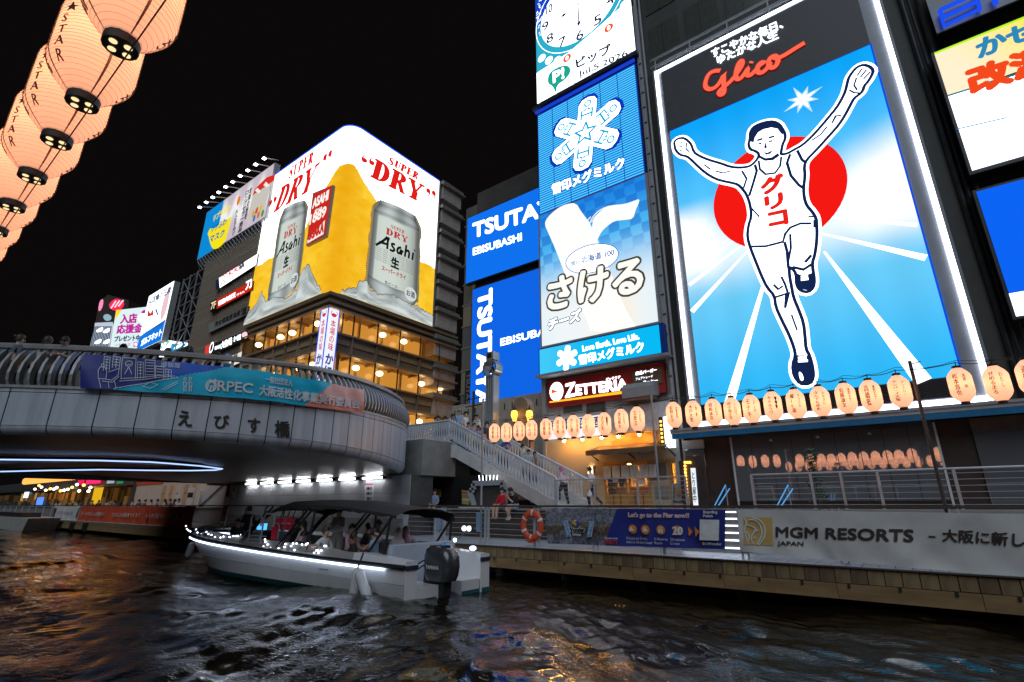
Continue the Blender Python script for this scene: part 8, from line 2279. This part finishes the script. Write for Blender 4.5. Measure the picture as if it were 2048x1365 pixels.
EYEM = pm('eye_dark', (.03, .02, .02), .3, bump=0); LIPM = pm('lip', (.35, .12, .10), .5, bump=0)
def cm(col): return pm('cloth_%02x%02x%02x' % tuple(int(c*255) for c in col), col, .8, var=.12, scale=9, bump=.2, bscale=40)
def person(label, loc, yaw, pn, shirt, pants, hair='black', style='short', skin=0, shoes=(.1, .1, .1), sleeve=False, shorts=False, scale=1.0, group=None):
 m, J = pose_mesh(pn)
 o = bpy.data.objects.new('person', m); COL.objects.link(o)
 S, T, K = cm(shirt), cm(pants), SK[skin]
 slots = [K, S, T, cm(shoes), K, S if sleeve else K, K if shorts else T]
 if len(m.materials) == 0:
  for q in slots: m.materials.append(q)
 for i, q in enumerate(slots): o.material_slots[i].link = 'OBJECT'; o.material_slots[i].material = q
 o.location = loc; o.rotation_euler.z = yaw; o.scale = (scale,)*3
 tag(o, label, 'person', group)
 h = bpy.data.objects.new('hair' if style not in ('cap', 'scarf') else ('cap' if style == 'cap' else 'headscarf'), hair_mesh(style, J, pn)); COL.objects.link(h); h.parent = o
 if len(h.data.materials) == 0: h.data.materials.append(HAIRM[hair])
 h.material_slots[0].link = 'OBJECT'; h.material_slots[0].material = HAIRM[hair]
 f = bpy.data.objects.new('face', face_mesh(J, pn)); COL.objects.link(f); f.parent = o
 if len(f.data.materials) == 0:
  for q in (K, EYEM, LIPM): f.data.materials.append(q)
 f.material_slots[0].link = 'OBJECT'; f.material_slots[0].material = K
 return o
PI = math.pi
FACE_CANAL = -PI/2
for k, (x, hair, style, shirt, lab) in enumerate(((33, 'brown', 'bun', (.10, .12, .16), 'person with a high brown bun at the far left of the bridge'), (90, 'brown', 'long', (.42, .42, .44), 'person with full brown hair on the bridge left of the banner'), (134, 'black', 'cap', (.1, .1, .12), 'person in a dark cap on the bridge just left of the banner'),
  (246, 'black', 'short', (.08, .08, .09), 'person whose dark hair shows below the magenta roof sign'), (336, 'black', 'short', (.1, .08, .08), 'person with dark hair before the blue brush sign'), (380, 'black', 'long', (.05, .05, .06), 'person with long black hair on the bridge beside the blue brush sign'),
  (439, 'black', 'short', (.1, .1, .1), 'dark haired person looking out over the cyan part of the banner'), (457, 'blue', 'cap', (.1, .3, .5), 'person in a blue cap behind the bridge banner'), (612, 'black', 'short', (.45, .36, .03), 'person in a mustard top beside the crab sign on the bridge'))):
 s_ = edge_from_px(x); p, t, o = edge_frame(s_)
 q = Vector((p[0], p[1], p[3]-.27)) - o*(.78 if k != 8 else 1.5)
 d = ray(x, 700); L = math.hypot(q.x, q.y); q = Vector((d.x/math.hypot(d.x, d.y)*L, d.y/math.hypot(d.x, d.y)*L, q.z))
 fc = math.atan2(o.y, o.x) if k in (2, 6, 3) else math.atan2(-o.y, -o.x)*1.0 + .5*(k % 3 - 1)
 person(lab, q, fc, 'stand' if k % 2 else 'lean' if k in (6, 2) else 'stand', shirt, (.08, .08, .1), hair, style, scale=1.06 if k in (8, 5) else (1.0 if k > 2 else 1.04), group='people on the bridge')
def stair_z(X): return LZ if X < tx else (PROM_Z if X > bx_ else LZ - (LZ-bz_)*(X-tx)/(bx_-tx)+.02)
crowd = [(872, 834, 20.4, (.06, .06, .06), 'black', 'short', 'dark haired person at the back of the landing, left end'), (881, 832, 20.2, (.5, .5, .5), 'black', 'short', 'person in grey at the back of the landing'), (890, 833, 20.6, (.05, .05, .05), 'black', 'long', 'long haired person in black on the landing'),
   (905, 832, 19.0, (.12, .1, .1), 'black', 'short', 'person in dark clothes leaning at the landing corner'), (919, 824, 19.2, (.36, .48, .68), 'bald', 'short', 'balding man in a pale blue shirt at the head of the stairs'), (931, 827, 19.3, (.66, .66, .68), 'black', 'short', 'man in a white shirt at the head of the stairs'),
   (957, 833, 20.3, (.7, .7, .7), 'black', 'short', 'person in white before the black and white board'), (936, 849, 19.0, (.4, .25, .2), 'black', 'short', 'child looking over the upper stair rail'), (948, 850, 19.3, (.45, .4, .55), 'black', 'short', 'person in mauve on the upper stairs'), (958, 856, 19.1, (.42, .32, .42), 'brown', 'long', 'brown long haired person on the upper stairs'),
   (973, 848, 19.6, (.06, .05, .06), 'black', 'long', 'person in black behind the lantern pole on the stairs'), (1000, 872, 19.5, (.1, .45, .42), 'black', 'short', 'person in teal behind the first two lanterns'), (1013, 878, 19.5, (.03, .08, .5), 'black', 'short', 'person in bright blue under the second lantern'), (1045, 893, 19.7, (.42, .55, .58), 'black', 'short', 'man in a pale green shirt low on the stairs'),
   (1058, 904, 19.6, (.36, .48, .5), 'black', 'short', 'shorter person in grey green low on the stairs'), (1069, 908, 20.2, (.16, .12, .1), 'black', 'short', 'person in brown at the far stair rail')]
for k, (x, y, Y, sh, hr, sty, lab) in enumerate(crowd):
 q = onY(x, y, Y); fz = stair_z(q.x); hgt = q.z + .10 - fz; sc = max(.72, min(1.06, hgt/1.70))
 person(lab, (q.x, Y, fz), (0.0, FACE_CANAL, -.6, .4, -1.2)[k % 5], ('stand', 'lean', 'phone', 'stand', 'walk')[k % 5] if k not in (4, 5) else 'stand', sh, (.07, .07, .09), hr, sty, skin=k % 2, scale=sc, group='people on the landing and stairs')
person('person in pink headscarf and white top climbing the first steps', (-12.35, 19.95, PROM_Z+.12), PI, 'climb', (.66, .58, .64), (.02, .02, .022), 'pink', 'scarf', sleeve=True, scale=.99)
w2 = person('dark haired man in a white shirt walking towards the stairs', (-10.98, 20.0, PROM_Z+.01), PI, 'walk', (.68, .70, .74), (.035, .03, .03), 'black', 'short', scale=1.0)
bg_ = thing('plastic_bag', 'small white plastic bag in the hand of the walking man', 'bag', (-10.95, 19.78, 2.6))
hx = Vector((-10.98, 20.0, PROM_Z)) + Vector((-.05, -.22, .74))
MB().lathe([(.02, .16), (.06, .10), (.11, .0), (.10, -.10), (.03, -.14)], (hx.x+.02, hx.y, hx.z-.14), 10).build('bag', M_WHITEP, bg_, smooth=True); MB().tube([(hx.x, hx.y, hx.z), (hx.x+.02, hx.y, hx.z-.02)], .01, 5).build('handle', M_WHITEP, bg_)
def coping(x, Y=17.5): return (onY(x, 1022, Y).x, Y, PROM_Z+.0)
person('person in a red jacket and pale skirt sitting on the promenade edge', coping(1004), FACE_CANAL-.1, 'sit', (.62, .01, .03), (.45, .38, .45), 'black', 'short', sleeve=True, shorts=True, shoes=(.4, .25, .18), scale=.95)
person('man in a black shirt and white shorts bent over his phone', coping(1031), FACE_CANAL-.25, 'sit_bow', (.014, .014, .016), (.60, .62, .68), 'black', 'short', shorts=True, shoes=(.5, .5, .5), scale=1.0)
person('person in dark clothes sitting on the edge beside the abutment', coping(853), FACE_CANAL+.3, 'sit', (.02, .02, .03), (.05, .05, .07), 'black', 'short', shorts=True, shoes=(.6, .55, .5), scale=.97)
person('fair haired person in pale blue sitting on the edge beside the abutment', coping(868), FACE_CANAL+.5, 'sit', (.24, .34, .5), (.3, .3, .36), 'brown', 'long', shorts=True, shoes=(.6, .55, .5), scale=.95)
SEAT = .70
def seat_at(x, y, Y): q = onY(x, y, Y); return (q.x, Y, q.z-.80)
boat = [(476, 1042, 9.9, 0, 'sit', (.02, .02, .022), 'black', 'short', 'man in black seated near the bow'), (511, 1047, 9.3, -.6, 'sit', (.40, .50, .58), 'black', 'short', 'person in pale blue seated by the boarding hoops'),
  (595, 1043, 10.9, 2.6, 'sit', (.05, .04, .04), 'black', 'short', 'person in black seated behind the life jackets'), (592, 1064, 9.2, .8, 'sit_bow', (.015, .03, .12), 'black', 'short', 'person in dark blue bent forward on the near bench'), (608, 1047, 9.8, -2.4, 'sit', (.55, .42, .48), 'brown', 'long', 'long haired person in pink near the canopy front'),
  (652, 1060, 9.3, .4, 'sit_back', (.66, .68, .70), 'brown', 'short', 'person in white with an arm along the coaming'), (704, 1054, 9.9, .2, 'sit', (.5, .3, .34), 'black', 'short', 'dark haired person facing aft amidships'), (708, 1070, 9.2, .9, 'sit', (.014, .014, .015), 'black', 'short', 'person in a black printed shirt on the near bench'),
  (737, 1052, 11.0, -2.6, 'sit', (.03, .03, .03), 'black', 'short', 'person in black on the far bench'), (758, 1047, 10.3, -2.2, 'sit', (.02, .02, .02), 'blue', 'cap', 'man in a blue cap and black shirt'), (750, 1063, 9.25, 1.2, 'sit_hand', (.32, .46, .62), 'black', 'short', 'man in pale blue with a hand behind his head'),
  (797, 1064, 10.2, 2.9, 'sit', (.66, .67, .70), 'white', 'scarf', 'person in a white headscarf on the aft bench'), (812, 1060, 10.9, 2.7, 'sit_back', (.62, .6, .62), 'rose', 'scarf', 'person in a rose headscarf on the aft bench')]
for k, (x, y, Y, yaw, pn, sh, hr, sty, lab) in enumerate(boat):
 person(lab, seat_at(x, y, Y), yaw, pn, sh, (.06, .06, .09), hr, sty, skin=(0, 1, 0, 0, 0, 0, 1, 2, 1, 0, 1, 1, 0)[k], sleeve=sty == 'scarf', group='passengers on the tour boat')
q = onY(500, 1018, 10.8); person('dark clothed helmsman standing in the bow of the boat', (q.x, 10.8, q.z-1.62), PI-.3, 'stand', (.012, .014, .03), (.02, .02, .03), 'black', 'short', group='passengers on the tour boat')
q = onY(680, 1019, 10.4); person('standing man in a striped white shirt under the canopy', (q.x, 10.4, q.z-1.66), -1.2, 'phone', (.60, .58, .58), (.42, .38, .34), 'black', 'short', sleeve=True, group='passengers on the tour boat')
# == quay seen beneath the bridge
RX = [(118, 160, 'white'), (166, 226, 'red'), (227, 300, 'red'), (292, 392, 'red')]
MRED = pm('banner_vermilion', (.62, .085, .035), .6, var=.15, bump=.2, bscale=6);
fr_ = thing('far_quay_railing', 'quay railing beyond the bridge carrying the red banners', 'railing', (-50, 14.45, DECK_Z))
MB().box((-110, 14.42, RT-.02), (-36.2, 14.5, RT+.05)).build('top_rail', M_BROWNMET, fr_)
for k in range(24): MB().box((-38-k*3.0, 14.44, DECK_Z), (-37.94-k*3.0, 14.5, RT)).build('post', M_STEEL, fr_)
for k, (x0, x1, c) in enumerate(RX):
 a, b = onY(x0, 1005, 14.3), onY(x1, 1005, 14.3)
 lab = ('small white banner on the far quay railing', 'leftmost of three red banners on the far quay railing', 'middle red banner on the far quay railing', 'largest and nearest red banner on the far quay railing')[k]
 t = thing('quay_banner', lab, 'banner', ((a.x+b.x)/2, 14.3, .95), 'banners beyond the bridge')
 mb = MB(); rows = []
 for j in range(9):
  v = j/8; rows.append([(a.x+(b.x-a.x)*i/24, 14.3 - .10*math.sin(i*.9+k)*(1-v)*.8 - .05*math.sin(i*2.1+v*4), .82 + (RT-.82)*v - .10*math.sin(i/24*math.pi)*(v > .9)*.5 - (.12*math.sin(i*.26+k) if v < .1 else 0)) for i in range(25)])
 mb.sheet(rows).build('cloth', MRED if c == 'red' else MWH, t, smooth=True)
 Bq = Board((0, 14.2), 0); u0, u1 = a.x+(b.x-a.x)*.12, a.x+(b.x-a.x)*.88
 Bq.text('クリアビールたのしい大阪をつくろう'[k*3:k*3+11], (u0, 1.35), (u1, 1.35), (u0, 1.66), PW if c == 'red' else BK, t, out=.04, px=False, bold=.01)
hd = thing('white_hoarding', 'long white hoarding with door-shaped posters beyond the bridge', 'hoarding', (-52, 19.5, PROM_Z))
BH_ = Board((0, 19.5), 0)
h0, h1 = onY(262, 980, 19.5).x, onY(432, 980, 19.5).x
MHO = pm('hoarding_cream', (.60, .52, .44), .6, var=.1)
n_ = 12
for k in range(n_):
 x0 = h0+(h1-h0)*k/n_; x1 = h0+(h1-h0)*(k+1)/n_
 MB().box((x0+.02, 19.5, PROM_Z), (x1-.02, 19.56, 4.3)).build('panel', MHO, hd)
 if k > 4: MB().box((x0+.25, 19.47, PROM_Z+.1), (x1-.45, 19.499, 3.9)).build('door_print', pm('door_print_%d' % (k % 3), ((.62, .36, .16), (.66, .58, .5), (.5, .34, .2))[k % 3], .6), hd); MB().box((x0+.55, 19.46, 3.1), (x0+.72, 19.469, 3.25)).build('emblem', M_DARKMET, hd)
MB().box((h0, 19.4, 4.1), (h0+(h1-h0)*.42, 19.49, 4.4)).build('red_band', MRED, hd)
MB().box((h0, 19.35, 4.42), (h1, 19.8, 4.55)).build('cap_rail', M_GREYP, hd)
sb_ = thing('notice_board', 'white upright notice board on the far quay', 'sign', tuple(onY(381, 1000, 17)))
a, b = onY(372, 1003, 17.0), onY(390, 975, 17.0); MB().box((a.x, 17, PROM_Z), (b.x, 17.08, b.z)).build('board', M_WHITEP, sb_); MB().box((a.x+.1, 16.98, b.z-.7), (b.x-.1, 16.999, b.z-.35)).build('print', PK, sb_)
s2_ = thing('far_stairs', 'stone stairs climbing to the far side of the bridge', 'stairs', (-38, 18.5, PROM_Z))
for k in range(14):
 x = onY(405, 1000, 18).x + k*.36; MB().box((x, 17.9, PROM_Z-.1), (x+.38, 19.3, PROM_Z+.16*(k+1))).build('tread', M_STR, s2_)
xa = onY(405, 1000, 18).x; MB().prism([(xa, 17.75, PROM_Z), (xa+5.2, 17.75, PROM_Z+2.4), (xa+5.2, 17.75, PROM_Z+3.3), (xa, 17.75, PROM_Z+.95)], (0, .14, 0)).build('parapet', M_STR, s2_, fix=True)
RS = random.Random(77)
def stall(x0, x1, label, wall, front, k, sign=None):
 a, b = onY(x0, 990, 19.0).x, onY(x1, 990, 19.0).x
 t = thing('stall', label, 'stall', ((a+b)/2, 19.2, PROM_Z), 'lit stalls beyond the bridge')
 MB().box((a, 19.2, PROM_Z), (b, 22, 5.4)).build('body', wall, t)
 n_ = 9
 for i in range(n_):
  xa, xb = a+.3+(b-a-.6)*i/n_, a+.3+(b-a-.6)*(i+1)/n_; r_ = RS.random()
  MB().box((xa+.03, 19.12, PROM_Z+.25+.5*RS.random()), (xb-.03, 19.19, PROM_Z+1.5+.4*RS.random())).build('lit_pane', emit(front, round(k*(.25+1.5*r_*r_), 2)), t)
  if r_ > .35: MB().box((xa+.1, 18.95, PROM_Z), (xb-.1, 19.1, PROM_Z+.5+.5*RS.random())).build('counter_goods', M_FACADE if r_ < .7 else M_WOOD, t)
 for i in range(3): xx = a+.3+(b-a-.6)*i/3; MB().box((xx-.06, 19.05, PROM_Z), (xx+.06, 19.118, PROM_Z+2.0)).build('post', M_DARKMET, t)
 MB().box((a, 18.6, PROM_Z+1.98), (b, 19.2, PROM_Z+2.1)).build('awning', M_DARKMET, t)
 if sign:
  for (sx0, sx1, sz0, sz1, c, kk) in sign: MB().box((a+(b-a)*sx0, 18.9, sz0), (a+(b-a)*sx1, 19.0, sz1)).build('sign', emit(c, kk), t)
 return t
stall(205, 258, 'dark bar with a green and white sign beyond the bridge', M_FACADE, '7A5020', .3, [(.1, .35, 4.4, 5.2, 'B8C8D8', .7), (.5, .7, 4.3, 4.9, '4A9A70', .6)])
stall(150, 204, 'bar with pink neon signs and a yellow panel beyond the bridge', M_FACADE, '8A5A20', .35, [(.02, .25, 4.5, 5.2, 'E02050', 1.2), (.35, .85, 4.5, 5.2, 'FF2A6A', 1.3), (.72, 1.0, 2.2, 4.2, 'F0B820', .9)])
stall(95, 148, 'stall with amber lamps beyond the bridge', M_FACADE, 'A86A24', .5)
stall(40, 93, 'stall with white and blue lamps at the far left', M_FACADE, 'B88A50', .6, [(.2, .35, 3.2, 4.0, 'D8ECFF', 2.0), (.75, .95, 2.2, 3.2, '5A90FF', 1.2)])
stall(-40, 38, 'dim stall at the left edge below the bridge', M_FACADE, '6A5030', .4)
rr = random.Random(12)
for k in range(16):     # bulbs over the stalls
 p = onY(70 + k*7.5 + rr.uniform(-2, 2), 975 + rr.uniform(-6, 8), 18.4)
 t = thing('stall_lamp', 'small glowing lamp over the far stalls, %s from the left' % ORD[k], 'lamp', tuple(p), 'lamps over the far stalls')
 MB().ball(tuple(p), .16, 8, 6).build('globe', emit(('FFE0B0', 'FFB050', 'F4F0FF')[k % 3], 5.0), t); MB().tube([p + Vector((0, 0, .14)), p + Vector((0, 0, .5))], .02, 4).build('cord', M_BLK, t)
for k in range(46):
 x = -41.5 - k*.92
 t = copy_tree(LPROTO)
 for ch in list(t.children):
  if not ch.name.startswith(('body', 'cap')): bpy.data.objects.remove(ch)
 [setattr(ch.material_slots[0], 'link', 'OBJECT') or setattr(ch.material_slots[0], 'material', M_PAPER2) for ch in t.children if ch.name.startswith('body')]; t.location = (x, 14.6, 4.45); t.scale = (1.25, 1.25, 1.0)
 t['label'] = 'orange lantern beyond the bridge, %s away from it in the receding string' % ordw(k); t['group'] = 'lantern string beyond the bridge'
for k, x in enumerate((122, 148, 174)):
 p = onZ(x, 1040, .5); p = onY(x, 1040, 14.0)
 t = thing('quay_fender', 'black rubber fender on the far quay edge, %s from the left' % ORD[k], 'fender', (p.x, 14.0, .2), 'rubber fenders on the far quay')
 MB().box((p.x-.35, 13.88, .15), (p.x+.35, 14.05, .8)).build('block', M_BLK, t); MB().box((p.x-.25, 13.84, .3), (p.x+.25, 13.879, .65)).build('pad', M_BLK, t)
ws3 = thing('white_barge', 'low white barge moored at the far left beyond the bridge', 'boat', tuple(onZ(30, 1020, 0)))
p = onZ(20, 1022, 0); mb = MB(); mb.prism([(-62, 11.6, 0), (-80, 11.6, 0), (-81, 11.6, 1.1), (-61, 11.6, 1.1)], (0, 2.2, 0)).build('hull', pm('barge_white', (.45, .42, .38), .5), ws3, fix=True); MB().box((-78, 12, 1.1), (-66, 13.4, 1.5)).build('deck_box', M_DARKMET, ws3)
for k in range(16):
 x = (268, 282, 291, 305, 318, 334, 346, 352, 360, 232, 218, 201, 188, 160, 140, 120)[k]
 Y = (16.8, 16.2, 16.6, 17.2, 16.4, 16.6, 16.3, 16.9, 16.4)[k % 9]; q = onY(x, 990, Y)
 person('%s from the right among the people gathered on the far quay' % ORD[15-k], (q.x, Y, DECK_Z+.02 if Y < 17.4 else PROM_Z), rr.uniform(-3, 3), ('stand', 'phone', 'walk', 'stand')[k % 4], ((.5, .5, .5), (.05, .05, .06), (.3, .1, .1), (.6, .58, .55), (.1, .12, .2))[k % 5], (.06, .06, .07), 'black', ('short', 'long')[k % 2], scale=1.0, group='people on the far quay')
